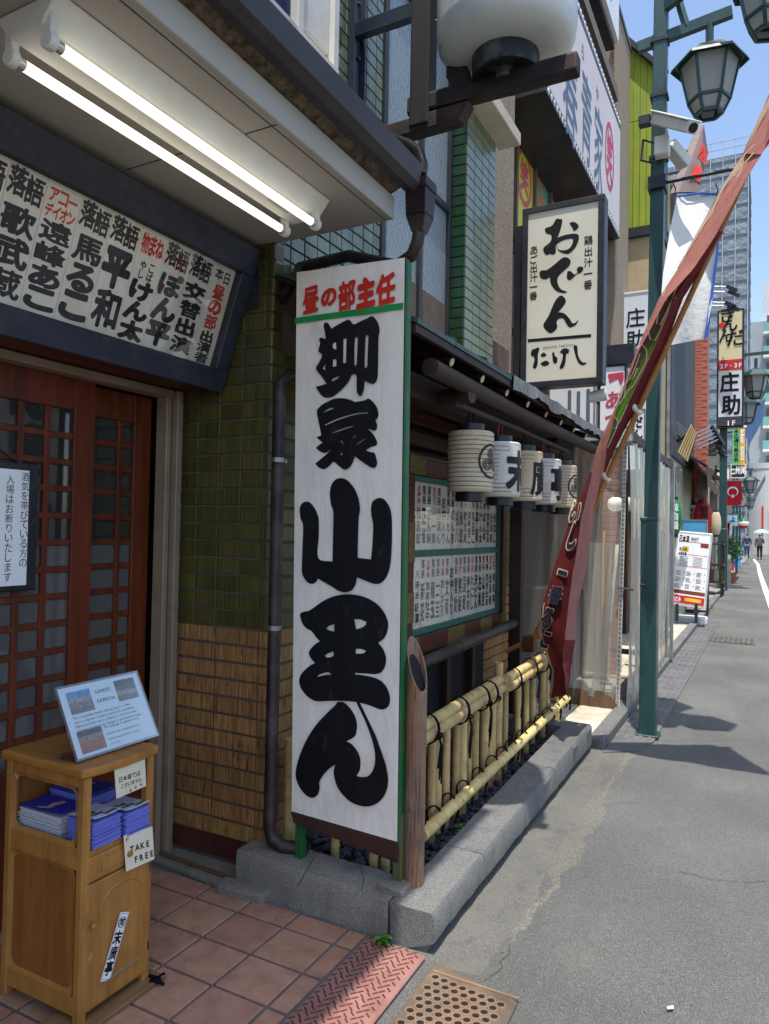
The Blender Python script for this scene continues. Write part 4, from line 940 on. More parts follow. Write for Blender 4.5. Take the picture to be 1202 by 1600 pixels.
# ---- eave roof with lantern beam
EX, EZ, EY0, EY1 = -1.30, 2.43, 2.70, 6.55
copper = mat('copper_sheet', srgb(52, 74, 72), .5, c2=srgb(74, 96, 90), scale=5, stretch=(1, 3, 1), dirt=srgb(44, 40, 38), dirt_amt=.6, metal=.15)
tarp = mat('grey_tarp', srgb(132, 134, 132), .55, c2=srgb(92, 92, 88), scale=8, stretch=(2, 5, 1), bump=.8, bscale=9, bstretch=(3, 6, 1), bdist=.04, dirt=srgb(84, 72, 58))
def roofz(x): return EZ + .04 + (EX - x)*.42
rf = MB(); NP = 6
roofo = MB().slab([(EX - .02, EY0, EZ + .022), (-2.03, EY0, roofz(-2.03) - .02), (-2.03, EY0, roofz(-2.03) - .005), (EX - .02, EY0, EZ + .036)], (0, EY1 - EY0, 0)).build('eave_roof', dark_wood, th)
for i in range(3):
    a, b = EY0 + .42*i, EY0 + .42*(i + 1)
    MB().slab([(EX + .012, a, EZ + .03), (-2.03, a, roofz(-2.03)), (-2.03, a, roofz(-2.03) + .012), (EX + .012, a, EZ + .052)], (0, b - a - .006, 0)).build('copper_panel', copper, roofo)
    MB().bar((EX + .012, b - .003, EZ + .055), (-2.03, b - .003, roofz(-2.03) + .016), .018, .02).build('seam_roll', copper, roofo)
rg = random.Random(31); g = []
for j in range(30):
    y = EY0 + 1.27 + (EY1 - EY0 - 1.27)*j/29
    g.append([(EX + .03 + rg.uniform(-.012, .01), y, EZ + .0 + rg.uniform(-.025, .012)), (EX + .018, y, EZ + .06 + rg.uniform(-.006, .012))] + [(EX - .1*k, y, roofz(EX - .1*k) + .02 + rg.uniform(-.004, .02)) for k in range(1, 8)])
MB().sheet(g).build('weather_sheet', tarp, roofo, smooth=True, solid=.003)
MB().slab([(EX + .004, EY0, EZ - .005), (EX + .004, EY0, EZ + .03), (EX - .02, EY0, EZ + .03), (EX - .02, EY0, EZ - .005)], (0, EY1 - EY0, 0)).build('fascia', dark_wood, roofo)
tip_m = mat('rafter_tip', srgb(216, 196, 160), .8, var=.12)
for px, py in ((715, 556), (762, 587), (800, 610), (832, 630), (860, 647), (883, 660), (903, 672), (921, 682)):
    y = on(px, py, x=EX).y
    a, b = Vector((-1.98, y, EZ - .03 + .26)), Vector((EX - .03, y, EZ - .03))
    MB().tube([a, b], .021, 10).build('rafter', dark_wood, roofo, smooth=True)
    MB().tube([b, b + (b - a).normalized()*.004], .0205, 10).build('rafter_end', tip_m, roofo)
c = on(672, 573, y=2.94)
MB().tube([(c.x, 2.94, c.z), (c.x - .02, 4.3, c.z), (c.x, 6.4, c.z)], .042, 14).build('purlin_log', log_m, roofo, smooth=True)
bx = MB().box(-1.62, -1.50, 2.98, 6.4, 2.24, 2.36).build('eave_beam', dark_wood, roofo, bevel=.006)
e = on(738, 617, y=3.42)
MB().tube([(-2.03, 3.50, e.z - .01), (e.x, 3.42, e.z)], [.045, .043], 14).build('bracket_log', log_m, roofo, smooth=True)
MB().tube([(-2.03, 5.5, e.z), (-1.42, 5.5, e.z)], .04, 12).build('bracket_log', log_m, roofo, smooth=True)
lp0 = on(706, 630, x=-1.41)
MB().tube([(-1.40, lp0.y, lp0.z), (-1.405, 4.4, lp0.z + .01), (-1.40, 5.75, lp0.z)], .018, 10).build('lantern_pole', log_m, roofo, smooth=True)
for y in (3.3, 4.1, 4.9): MB().box(-2.03, -1.5, y, y + .05, 2.40, 2.46).build('cross_piece', dark_wood, roofo)
box('wall_beam', log_m, th, -2.03, -1.90, 3.2, 5.9, 2.12, 2.21, bevel=.01)
box('wall_beam', brown_lac, th, -2.03, -1.93, 3.2, 5.9, 2.26, 2.34, bevel=.006)

# ================================================================== paper lanterns
washi = mat('washi', srgb(232, 228, 218), .7, var=.03, bump=.4, bscale=30, bdist=.01, scuff=srgb(190, 180, 158), sc_amt=.5, sc_scale=18, sc_stretch=(1, 1, 3), dirt=srgb(198, 172, 112), dirt_amt=.55, dscale=5, trans=.25, spec=.2)
washi2 = mat('aged_washi', srgb(222, 206, 178), .7, var=.05, bump=.4, bscale=30, bdist=.01, scuff=srgb(170, 144, 100), sc_amt=.5, sc_scale=16, sc_stretch=(1, 1, 3), dirt=srgb(176, 142, 84), dirt_amt=.5, dscale=4, trans=.25, spec=.2)
black_rim = mat('black_rim', srgb(24, 26, 36), .35, var=.2)
red_cord = mat('red_cord', srgb(150, 26, 30), .7)
def lantern(i, y, txt, wm, label):
    c = Vector((-1.40, y, 1.965 - .004*i)); Rr, Hh = .122, .318
    t = thing('paper_lantern', label, 'lantern', c, 'white paper lanterns hung in a row under the theatre eave')
    prof = [(.078, -Hh/2 - .002), (Rr*.93, -Hh/2), (Rr, -Hh/2 + .014)]
    for k in range(11):
        z = -Hh/2 + .02 + (Hh - .04)*k/10; prof += [(Rr - .0012, z), (Rr + .0012, z + .012)]
    prof += [(Rr, Hh/2 - .01), (Rr*.93, Hh/2), (.078, Hh/2 + .002)]
    MB().lathe(prof, c, 40).build('shade', wm, t, smooth=True)
    ml = MB()
    for k in range(12):
        z = c.z - Hh/2 + .027 + (Hh - .056)*k/11; a0 = R(-160 + (k*37 % 23)); a1 = R(-62 - (k*53 % 18)) if txt != 'x' else 0
        if not (2 < k < 10): a1 += R(26)
        n = 14; ml.sheet([[Vector((c.x + (Rr + .0022)*math.cos(a), c.y + (Rr + .0022)*math.sin(a), z + s)) for a in [a0 + (a1 - a0)*j/n for j in range(n + 1)]] for s in (-.0013, .0013)])
    ml.build('rib_lines', ink, t)
    for z0_, z1_, r in ((Hh/2 - .002, Hh/2 + .042, .072), (-Hh/2 - .05, -Hh/2 + .002, .08)):
        MB().lathe([(r - .012, z0_), (r, z0_), (r, z1_), (r - .012, z1_), (.001, z1_)] if z0_ > 0 else [(r - .012, z1_), (r, z1_), (r, z0_), (r - .01, z0_), (r - .012, z0_ + .03), (.001, z0_ + .03)], c, 28).build('rim', black_rim, t, smooth=True)
    hook = MB()
    for s in (-1, 1): hook.tube([c + Vector((0, s*.045, Hh/2 + .03)), c + Vector((0, s*.03, Hh/2 + .10)), Vector((c.x, c.y + s*.012, lp0.z + .012))], .004, 6)
    hook.build('hanger', red_cord if i in (1, 3) else rope, t)
    ang = R(-9)
    def pl(u, v): a = ang + u/Rr; return Vector((c.x + (Rr + .003)*math.cos(a), c.y + (Rr + .003)*math.sin(a), c.z + v))
    k = Ink(pl)
    if txt == 'x':
        n = 40; rr = .088
        for q0, q1 in ((rr - .012, rr),):
            vs = [(q*math.cos(2*math.pi*j/n), q*math.sin(2*math.pi*j/n)*1.05) for q in (q0, q1) for j in range(n + 1)]
            k.m.add([pl(a, b) for a, b in vs], [(j, j + 1, n + 2 + j, n + 1 + j) for j in range(n)])
        for q in range(3):
            a = R(90 + 120*q); cu, cv = .037*math.cos(a), .037*math.sin(a)
            for s0 in (.032, .022, .012):
                vs = [(cu + w*math.cos(2*math.pi*j/20), cv + w*math.sin(2*math.pi*j/20)) for w in (s0 - .005, s0) for j in range(21)]
                k.m.add([pl(a_, b_) for a_, b_ in vs], [(j, j + 1, 22 + j, 21 + j) for j in range(20)])
            vs = [(0.004*math.cos(a + 1.57), 0.004*math.sin(a + 1.57)), (-.004*math.cos(a + 1.57), -.004*math.sin(a + 1.57)), (.075*math.cos(a), .075*math.sin(a))]
            k.m.add([pl(*p) for p in vs], [(0, 1, 2)])
    else: k.ch(txt, 0, -.01, .19, .235, .055, N=64, cells=True)
    k.build(ink, t)
LB = ['yellow stained paper lantern with round black crest, hung beside the tall sign', 'white paper lantern with one black character, next to the stained crest lantern', 'middle one of five paper lanterns under the eave, with black character', 'white paper lantern with black character, fourth from the tall sign', 'aged tan crest lantern, last of the row before the leaning banner']
for i, (tx, wm_) in enumerate((('x', washi2), ('末', washi), ('廣', washi2), ('亭', washi), ('x', washi2))): lantern(i, 3.62 + .478*i, tx, wm_, LB[i])

# ================================================================== big lantern on its bracket
LY = 3.10
brk = thing('lantern_bracket', 'heavy dark timber and steel bracket carrying the giant white lantern', 'bracket', (-2.0, LY, 3.5))
old_beam = mat('weathered_beam', srgb(44, 32, 30), .65, c2=srgb(24, 22, 26), scale=4, stretch=(.6, 5, 5), dirt=srgb(104, 66, 46), dirt_amt=.5, dscale=5, bump=.4, bscale=40, bstretch=(.4, 4, 4))
pA, pB = on(655, 168, y=LY), on(905, 100, y=LY)
MB().bar(pA - Vector((.05, 0, 0)), pB, .075, .085).build('upper_beam', old_beam, brk, bevel=.012, seg=2)
qA, qB = on(600, 212, y=LY), on(738, 172, y=LY)
MB().slab([(-2.02, LY - .04, qA.z - .06), (qB.x - .05, LY - .04, qB.z - .05), (qB.x, LY - .04, qB.z + .03), (-2.02, LY - .04, qA.z + .02)], (0, .08, 0)).build('lower_beam', old_beam, brk, bevel=.006)
pc = on(662, 100, y=LY)
MB().box(pc.x - .05, pc.x + .05, LY - .05, LY + .05, qB.z - .03, 5.2).build('post', mat('bracket_wood', srgb(34, 29, 31), .6, c2=srgb(22, 21, 26), scale=4, stretch=(5, 5, .5), bump=.3, bscale=40, bstretch=(4, 4, .3)), brk, bevel=.008)
MB().slab([on(697, 85, y=LY - .03), on(712, 80, y=LY - .03), on(728, 100, y=LY - .03), on(735, 135, y=LY - .03), on(708, 140, y=LY - .03), on(697, 120, y=LY - .03)], (0, .06, 0)).build('wood_block', old_beam, brk, bevel=.004)
blue_steel = mat('blue_steel', srgb(48, 58, 74), .4, var=.15, dirt=srgb(92, 92, 92), dirt_amt=.35, metal=.3)
sch = MB().box(-2.022, -1.98, 3.30, 3.36, 3.3, 6.2).box(-2.022, -1.95, 3.36, 3.372, 3.3, 6.2).build('steel_channel', blue_steel, brk, bevel=.003)
for z in (3.55, 3.85, 4.15, 4.45): MB().tube([(-1.98, 3.33, z), (-1.965, 3.33, z)], .011, 6).build('bolt', dark_metal, sch)
MB().bar((-1.99, 3.33, 4.30), (pc.x - .03, LY + .02, 4.13), .05, .075).build('steel_arm', blue_steel, brk, bevel=.003)
MB().bar((-1.99, 3.33, 5.0), (pc.x - .03, LY + .02, 4.95), .05, .075).build('steel_arm', blue_steel, brk, bevel=.003)
lc = on(790, 100, y=LY)
bl = thing('giant_lantern', 'giant white drum lantern with black collar standing on a timber bracket', 'lantern', (lc.x, LY, lc.z))
white_drum = mat('drum_white', srgb(208, 212, 208), .4, var=.04, scale=2, dirt=srgb(150, 150, 140), dirt_amt=.4, dscale=2.5, coat=.1, scuff=srgb(128, 128, 120), sc_amt=.5, sc_scale=6, sc_stretch=(1, 1, 6), sc_lo=.62)
cz = on(790, 92, y=LY).z
MB().lathe([(.150, cz), (.22, cz + .008), (.28, cz + .03), (.308, cz + .065), (.315, cz + .12), (.315, cz + 1.05), (.29, cz + 1.15), (.15, cz + 1.18), (.001, cz + 1.18)], (lc.x, LY, 0), 56).build('drum', white_drum, bl, smooth=True)
bk = mat('rusty_black', srgb(30, 32, 40), .55, var=.3, dirt=srgb(120, 118, 112), dirt_amt=.6, dscale=12)
cl = MB().lathe([(.001, cz - .06), (.10, cz - .06), (.148, cz - .085), (.152, cz - .085), (.152, cz + .012), (.15, cz + .012)], (lc.x, LY, 0), 40).build('collar', bk, bl, smooth=True)
MB().tube([(lc.x, LY, cz - .1), (lc.x, LY, cz - .05)], .05, 12).build('socket', steel, bl)
for a in (R(200), R(-30)): MB().lathe([(.0001, 0), (.006, 0), (.006, .004)], n=8).build('screw', dark_metal, bl, loc=(lc.x + .316*math.cos(a), LY + .316*math.sin(a), cz + .2), rot=(0, R(90), a))
MB().tube([(lc.x, LY, cz - .1), (lc.x, LY, pB.z - .02)], .03, 10).build('stem', dark_metal, bl)

# ================================================================== oden sign on the neighbour
OY = 6.5
od = thing('oden_sign', 'upright cream box sign with black brush lettering in a dark metal frame', 'sign', (-1.65, OY, 2.86))
a, b, c, d = [on(*p, y=OY) for p in ((818, 325), (946, 306), (942, 609), (813, 598))]
oxl, oxr, ozb, ozt = (a.x + d.x)/2, (b.x + c.x)/2, (c.z + d.z)/2, (a.z + b.z)/2
for q in ((oxl, oxr, ozb, ozb + .055), (oxl, oxr, ozt - .055, ozt), (oxl, oxl + .055, ozb + .055, ozt - .055), (oxr - .055, oxr, ozb + .055, ozt - .055)): MB().box(q[0], q[1], OY - .02, OY + .14, q[2], q[3]).build('frame', dark_metal, od, bevel=.004)
cream_face = mat('cream_acrylic', srgb(242, 240, 226), .35, var=.02, scale=1.5, dirt=srgb(226, 210, 164), dirt_amt=.45, dscale=1.1, trans=.3)
MB().box(oxl + .055, oxr - .055, OY - .006, OY + .006, ozb + .055, ozt - .055).build('face', cream_face, od)
MB().box(oxl + .055, oxr - .055, OY + .12, OY + .13, ozb + .055, ozt - .055).build('face', cream_face, od)
opl = lambda u, v: Vector((u, OY - .008, v))
def otr(ox, oy, k, pts): return [(lambda q: (q.x, q.z))(on(ox + p[0]*k, oy + p[1]*k, y=OY)) for p in pts]
k = Ink(opl); kk = 80/582
for P in ([(215,92),(250,92),(285,105),(270,190),(240,280),(225,305),(330,270),(430,258),(470,280),(468,340),(430,420),(380,470),(345,488),(290,478),(240,450),(218,400),(225,395),(245,440),(320,445),(370,420),(400,370),(408,320),(370,315),(280,340),(215,390),(212,460),(190,495),(140,488),(105,500),(70,455),(80,410),(150,350),(160,275),(105,255),(88,215),(100,195),(170,165)], [(365,140),(400,125),(440,135),(470,170),(455,205),(415,230),(400,195)],
          [(30,690),(60,675),(110,670),(200,605),(270,545),(315,525),(360,540),(380,575),(365,620),(320,665),(250,730),(230,770),(235,830),(270,890),(345,920),(300,932),(230,915),(180,870),(150,810),(145,750),(100,775),(50,768),(28,735)], [(345,685),(380,685),(420,720),(455,700),(450,660),(480,632),(520,640),(520,670),(490,705),(460,710),(420,745),(375,785),(340,770),(338,720)],
          [(265,962),(310,985),(325,1030),(300,1075),(240,1150),(310,1165),(370,1230),(400,1275),(440,1265),(470,1222),(455,1270),(430,1300),(370,1322),(330,1280),(300,1225),(250,1222),(220,1260),(228,1320),(200,1360),(150,1388),(100,1355),(70,1310),(80,1270),(130,1190),(180,1070),(220,1000)]):
    k.poly(otr(840, 330, kk, P))
kk = 130/1202
for P in ([(95,95),(1010,20),(1008,65),(95,138)], [(140,290),(165,235),(185,240),(215,225),(250,212),(262,240),(240,320),(240,430),(215,510),(178,515),(170,480),(190,400),(185,350),(150,335)], [(282,320),(325,283),(370,325),(325,350),(290,340)], [(285,440),(355,405),(410,435),(380,470),(330,485),(290,462)], [(445,290),(475,280),(490,340),(520,360),(520,420),(490,445),(460,420)], [(555,290),(580,250),(630,225),(695,245),(680,300),(650,310),(640,420),(610,500),(570,528),(555,500),(590,400),(600,310)], [(755,205),(785,180),(810,205),(820,320),(850,390),(890,430),(940,430),(930,455),(875,468),(830,435),(790,350)]):
    k.poly(otr(815, 520, kk, P))
q = on(920, 372, y=OY); k.column('鶏出汁一番', q.x, q.z + .02, .075, .085, .18, bold=.02)
q = on(835, 388, y=OY); k.column('あご出汁一番', q.x, q.z + .02, .072, .078, .10, bold=.02)
q = on(849, 544, y=OY); k.row('ODENYA TAKESHI', q.x, q.z, .024, adv=.9, bold=0)
k.build(ink, od)
MB().box(oxl - .11, oxl - .02, OY + .1, OY + .2, ozb + .05, ozt - .1).build('mounting_post', dark_metal, od, bevel=.004)
for z in (ozb + .55, ozb + 1.35): MB().box(-2.2, oxl - .09, OY + .12, OY + .18, z, z + .07).build('wall_arm', dark_metal, od)
box('arm_link', dark_metal, od, oxl - .03, oxl + .02, OY + .05, OY + .15, ozb + .3, ozb + .4)
gl = on(938, 620, y=OY + .15)
spot = MB().tube([gl + Vector((-.09, 0, .0)), gl + Vector((.06, 0, .02))], [.05, .058], 16).build('sign_lamp', white_plastic, od, smooth=True)
MB().bar(gl + Vector((-.02, 0, .03)), Vector((oxr - .05, OY + .12, ozb + .02)), .02).build('lamp_arm', dark_metal, spot)

# ================================================================== leaning banner
maroon = mat('maroon_cloth', srgb(104, 38, 42), .9, c2=srgb(120, 48, 50), scale=12, bump=.5, bscale=500, spec=.15, trans=.15)
pink = mat('faded_cloth_back', srgb(166, 108, 100), .9, c2=srgb(180, 124, 114), scale=10, bump=.4, bscale=300, spec=.15, trans=.2)
umber = mat('umber_print', srgb(110, 94, 84), .9, var=.1, spec=.15); tan_m = mat('tan_print', srgb(176, 148, 124), .9, var=.12, spec=.15)
lime = mat('lime_print', srgb(128, 184, 52), .85, var=.08, spec=.15); pale = mat('pale_print', srgb(226, 208, 176), .85, var=.06)
navy_print = mat('navy_print', srgb(26, 30, 56), .9, var=.15)
bn = thing('nobori_banner', 'maroon shop banner twisted round a leaning bamboo pole tied to the bamboo fence', 'banner', (-1.6, 5.1, .72))
NY = 5.12
pl_m = bamboo_mat('tan_bamboo', srgb(172, 118, 58), srgb(144, 92, 44), rand=0)
P0, P1 = on(828, 1012, y=NY - .05), on(1217, 160, y=NY - .05)
ptop = P1 + (P1 - P0)*.06
bamboo(MB(), P0, ptop, .019, .34, n=12, ph=.2).build('pole', pl_m, bn, smooth=True)
bamboo(MB(), on(790, 1018, y=NY - .02), on(850, 990, y=NY - .02), .016, .3).build('prop', pl_m, bn, smooth=True)
box('tie_plate', brown_lac, bn, P0.x - .05, P0.x + .03, 5.05, 5.16, P0.z - .03, P0.z + .08, bevel=.004)
for f in (.965, .975, .985): MB().lathe([(.019, -.006), (.026, -.006), (.026, .006), (.019, .006)], n=12).build('cord_wrap', pl_m, bn, loc=P0.lerp(P1, f), rot=((P1 - P0).to_track_quat('Z', 'Y').to_euler()))
def band(name, L_, R_, m, dl, dr, bow=0.0, off=0.0, sub=10):
    """strip between two photo outlines; dl, dr: depth along the street (y) of each edge at its first and last point"""
    def resamp(P, n):
        P = np.array(P, float); s = np.concatenate([[0], np.cumsum(np.hypot(*np.diff(P, axis=0).T))]); t = np.linspace(0, s[-1], n)
        return np.stack([np.interp(t, s, P[:, 0]), np.interp(t, s, P[:, 1])], 1)
    n = 60; A, B = resamp(L_, n), resamp(R_, n); g = []; wid = float(np.mean(np.hypot(*(A - B).T)))
    ja = np.array([.35*math.sin(i*.35 + len(L_)) + .2*math.sin(i*.91 + 2) for i in range(n)])*min(1, wid/14); jb = np.array([.5*math.sin(i*.31 + 1) + .3*math.sin(i*.87) for i in range(n)])*min(1, wid/14)
    for i in range(n):
        t = i/(n-1); row = []
        for j in range(sub + 1):
            u = j/sub; p = (A[i] + [ja[i], 0])*(1-u) + (B[i] + [jb[i], 0])*u; dep = (dl[0]*(1-t) + dl[1]*t)*(1-u) + (dr[0]*(1-t) + dr[1]*t)*u
            row.append(on(p[0], p[1], y=dep - bow*4*u*(1-u) + off + .006*math.sin(t*19 + u*3) + min(1, wid/24)*(.010*math.sin(t*9 + u*7) + .004*math.sin(t*27 - u*5) + .012*math.sin(u*7 + t*3))*math.sin(math.pi*u)))
        g.append(row)
    return MB().sheet(g).build(name, m, bn, smooth=True)
# upper half: print side at the left, back of the cloth spreading towards the street
tp = on(1203, 160, y=NY); fe = Vector((.42, 4.56, 4.35))
g = []
for i in range(8):
    t = i/7; a_ = ptop.lerp(on(1090, 362, y=NY), t*.9); b_ = fe.lerp(on(1121, 362, y=4.9), t)
    g.append([a_.lerp(b_, u/6) + Vector((0, 0, -.03*math.sin(math.pi*u/6))) for u in range(7)])
band('cloth_back', [(1216, 140), (1173, 240), (1131, 300), (1094, 362), (1059, 420), (1030, 465), (995, 548), (962, 635), (933, 700), (925, 738)],
     [(1232, 150), (1191, 240), (1155, 300), (1121, 362), (1084, 420), (1043, 465), (998, 548), (965, 635), (948, 700), (943, 738)], pink, (NY - .03, NY - .05), (4.62, NY - .12), .0)
MB().sheet([[ptop, fe], [on(1161, 240, y=NY), on(1190, 241, y=4.66)]]).build('top_cloth', pink, bn)
MB().tube([ptop + Vector((-.03, .02, -.02)), fe], .008, 8).build('top_rod', pl_m, bn)
band('print_edge', [(1205, 140), (1161, 240), (1124, 300), (1090, 362), (1058, 420)], [(1216, 140), (1173, 240), (1131, 300), (1094, 362), (1059, 420)], tan_m, (NY - .02, NY - .03), (NY - .03, NY - .05))
band('cloth', [(1121, 362), (1083, 420), (1055, 465), (1020, 550), (979, 635), (948, 700), (943, 738)], [(1131, 362), (1099, 420), (1068, 465), (1037, 548), (996, 635), (962, 700), (946, 738)], maroon, (4.95, NY - .09), (NY - .02, NY - .03))
band('print_field', [(1075, 420), (1042, 465), (998, 548), (965, 635), (940, 690)], [(1083, 420), (1055, 465), (1011, 550), (963, 637), (940, 692)], umber, (NY - .06, NY - .09), (NY - .06, NY - .1))
band('print_stripe', [(1052, 466), (1011, 550), (963, 637), (946, 700)], [(1056, 466), (1020, 550), (979, 635), (948, 702)], lime, (NY - .06, NY - .09), (NY - .06, NY - .09))
def line(pts, d, w=.004, m=pale, name='print_outline'):
    P = [on(p[0], p[1], y=d) for p in pts]; MB().tube(P, w, 5).build(name, m, bn)
D_ = NY - .115
line([(1040, 452), (1030, 480), (1026, 505), (1032, 508), (1045, 480), (1058, 448)], D_); line([(1012, 512), (1016, 530), (1024, 532), (1033, 515), (1043, 490), (1052, 462)], D_)
line([(995, 545), (1003, 538), (1010, 546), (1011, 562), (1002, 580), (990, 602), (980, 612), (975, 622)], D_); line([(1000, 552), (994, 570), (988, 585), (982, 594), (990, 590), (996, 575)], D_)
line([(985, 590), (978, 600), (975, 620), (968, 632)], D_); line([(973, 603), (966, 618), (968, 628), (962, 640)], D_)
line([(957, 655), (962, 652), (966, 660), (962, 670), (956, 668), (957, 655)], D_); line([(1056, 470), (1020, 548), (980, 634), (949, 700)], NY - .1, .003)
MB().disc(on(961, 662, y=D_ + .005), .028, (0, -1, .2)).build('print_dot', umber, bn)
line([(1180, 225), (1165, 240), (1158, 252), (1164, 255), (1172, 246), (1183, 234)], 4.86, .004); line([(1160, 258), (1152, 262), (1146, 275), (1152, 277), (1158, 268), (1160, 258)], 4.86, .004)
line([(1150, 262), (1138, 280), (1132, 292), (1124, 305), (1118, 320), (1112, 335), (1104, 345), (1094, 362), (1070, 400)], NY - .06, .004)
# lower half: dark print panel with the sunlit back edge
FL = [(925, 738), (909, 811), (896, 890), (888, 950), (882, 1000), (880, 1040), (884, 1060), (885, 1085)]
band('cloth', [(922, 738), (891, 811), (865, 890), (846, 950), (842, 985), (852, 1018), (866, 1050), (858, 1092)], FL, maroon, (NY - .05, NY - .06), (NY - .42, NY - .30))
band('cloth_back', [(925, 738), (909, 811), (896, 890), (888, 950), (882, 1000)], [(943, 738), (928, 811), (916, 890), (901, 950), (898, 1000)], pink, (NY - .42, NY - .32), (NY - .02, NY - .04))
band('cloth', [(882, 1000), (880, 1040), (884, 1060), (885, 1085)], [(899, 1000), (893, 1040), (890, 1062), (886, 1086)], maroon, (NY - .32, NY - .30), (NY - .10, NY - .2))
band('print_edge', [(846, 950), (841, 985), (851, 1018), (864, 1050), (857, 1092)], [(851, 940), (848, 985), (856, 1018), (872, 1052), (868, 1094)], tan_m, (NY - .07, NY - .075), (NY - .08, NY - .09))
_lp = [(922, 738), (891, 811), (865, 890), (846, 950), (842, 985), (852, 1018), (866, 1050), (858, 1092)]
def cloth_depth(u, v, off):
    lx = np.interp(v, [p[1] for p in _lp], [p[0] for p in _lp]); fx = np.interp(v, [p[1] for p in FL], [p[0] for p in FL]); t = min(1, max(0, (v - 738)/352)); w = min(1.2, max(-.3, (u - lx)/max(2, fx - lx)))
    return on(u, v, y=NY - .05*(1 - w) - (.42 - .12*t)*w - off)
ND = lambda u, v: cloth_depth(u, v, .032)
def ntext(ch_, cx, cy, w, h, rot, bold, m):
    vv, fs = glyph(ch_, bold, 48); cs, sn = math.cos(rot), math.sin(rot)
    MB().add([ND(cx + a*w*cs + b*h*sn, cy + a*w*sn - b*h*cs) for a, b in vv], fs).build('lettering', m, bn)
for ch_, cx, cy, w, h in (('い', 899, 800, 14, 34), ('し', 896, 838, 15, 40), ('一', 879, 895, 14, 36), ('番', 868, 930, 20, 30), ('る', 855, 966, 18, 32), ('こ', 853, 1000, 14, 24)):
    ntext(ch_, cx, cy, w*1.15, h*1.1, .32, .12, pale)
ND = lambda u, v: cloth_depth(u, v, .040)
for ch_, cx, cy, w, h in (('い', 899, 800, 14, 34), ('し', 896, 838, 15, 40), ('一', 879, 895, 14, 36), ('番', 868, 930, 20, 30), ('る', 855, 966, 18, 32), ('こ', 853, 1000, 14, 24)):
    ntext(ch_, cx, cy, w, h, .32, .05, navy_print)
for px, py in ((1040, 470), (993, 640), (944, 745)):
    a_ = on(px, py, y=NY - .05); MB().tube([a_ + Vector((-.02, 0, .03)), a_ + Vector((.035, .0, -.035))], .022, 10).build('pole_loop', tape, bn, smooth=True)
# ================================================================== green street lamp
lamp_green = mat('lamp_green', srgb(38, 72, 72), .42, var=.15, scale=4, stretch=(3, 3, .6), dirt=srgb(20, 42, 44), dirt_amt=.5, dscale=4, coat=.12, spec=.4, scuff=srgb(112, 126, 120), sc_amt=.4, sc_scale=18, sc_stretch=(2, 2, .8), sc_lo=.64)
lamp_dark = mat('lamp_dark_green', srgb(24, 52, 50), .45, var=.15)
lamp_glass = mat('lamp_glass', srgb(206, 208, 204), .3, var=.03, trans=.5, dirt=srgb(160, 158, 150), dirt_amt=.25)
def lamp_head(t, c, s=1.0, twist=0.0):
    n = 6
    def hexa(r, z): return [Vector((c[0] + r*s*math.cos(2*math.pi*j/n + twist), c[1] + r*s*math.sin(2*math.pi*j/n + twist), c[2] + z*s)) for j in range(n)]
    h = MB(); A = [hexa(.275, .40), hexa(.285, .375), hexa(.14, .50), hexa(.04, .545)]
    h.add(A[0] + A[1] + A[2] + A[3], [tuple(range(6))[::-1]] + [(i*6 + j, i*6 + (j+1) % 6, (i+1)*6 + (j+1) % 6, (i+1)*6 + j) for i in range(3) for j in range(6)] + [(18, 19, 20, 21, 22, 23)])
    hd = h.build('lamp_roof', lamp_dark, t)
    MB().tube([Vector(c) + Vector((0, 0, .5*s)), Vector(c) + Vector((0, 0, .72*s))], .03*s, 8).build('stem', lamp_green, hd)
    r0, r1, r2 = hexa(.215, .40), hexa(.15, .10), hexa(.10, 0)
    for a, b in ((r0, r1), (r1, r2)):
        for j in range(n):
            k = (j + 1) % n; MB().slab([a[j], a[k], b[k], b[j]], (Vector((c[0], c[1], a[j].z)) - (a[j] + a[k])/2)*.02).build('pane', lamp_glass, hd)
    f = MB()
    for a, b in ((r0, r1), (r1, r2)):
        for j in range(n): f.bar(a[j], b[j], .022*s)
    for a in (r0, r1, r2):
        for j in range(n): f.bar(a[j], a[(j + 1) % n], .022*s)
    f.build('lamp_frame', lamp_green, hd)
LX, LYP = -.82, 6.08
sl = thing('street_lamp', 'tall dark green street lamp post with hexagonal lantern heads beside the vinyl stall', 'street lamp', (LX, LYP, 0))
MB().box(LX - .062, LX + .062, LYP - .062, LYP + .062, 0, 1.72).box(LX - .068, LX + .068, LYP - .068, LYP + .068, 1.70, 1.735).build('lower_shaft', lamp_green, sl, bevel=.008)
MB().slab([(LX - .042, LYP - .052, 1.72), (LX + .062, LYP - .052, 1.72), (LX + .062, LYP + .052, 1.72), (LX - .042, LYP + .052, 1.72)], (.04, 0, 4.6)).build('upper_shaft', lamp_green, sl, bevel=.006)
LT = LX + .035
hc = on(1108, 178, y=LYP)
lamp_head(sl, (hc.x, LYP, hc.z), 1.0, R(8))
az = on(1110, 32, y=LYP).z
MB().bar((LT - .17, LYP, az - .06), (hc.x + .16, LYP, az + .02), .05, .09).build('arm', lamp_green, sl, bevel=.004)
MB().tube([(hc.x, LYP, az - .1), (hc.x, LYP, az)], .025, 8).build('arm_drop', lamp_green, sl)
MB().tube([(LT, LYP, az + .6), (LT + .1, LYP, az + .4), (LT + .16, LYP, az + .15), (LT + .2, LYP, az)], .03, 8).build('brace', lamp_green, sl, smooth=True)
h2 = on(1196, 52, y=5.55)
lamp_head(sl, (h2.x + .02, 5.55, h2.z), 1.0, R(20))
MB().bar((LT, LYP, h2.z + .75), (h2.x + .15, 5.5, h2.z + .78), .05, .09).build('arm', lamp_green, sl, bevel=.004)
box('base_plate', lamp_dark, sl, LX - .085, LX + .085, LYP - .085, LYP + .085, 0, .03, bevel=.005)
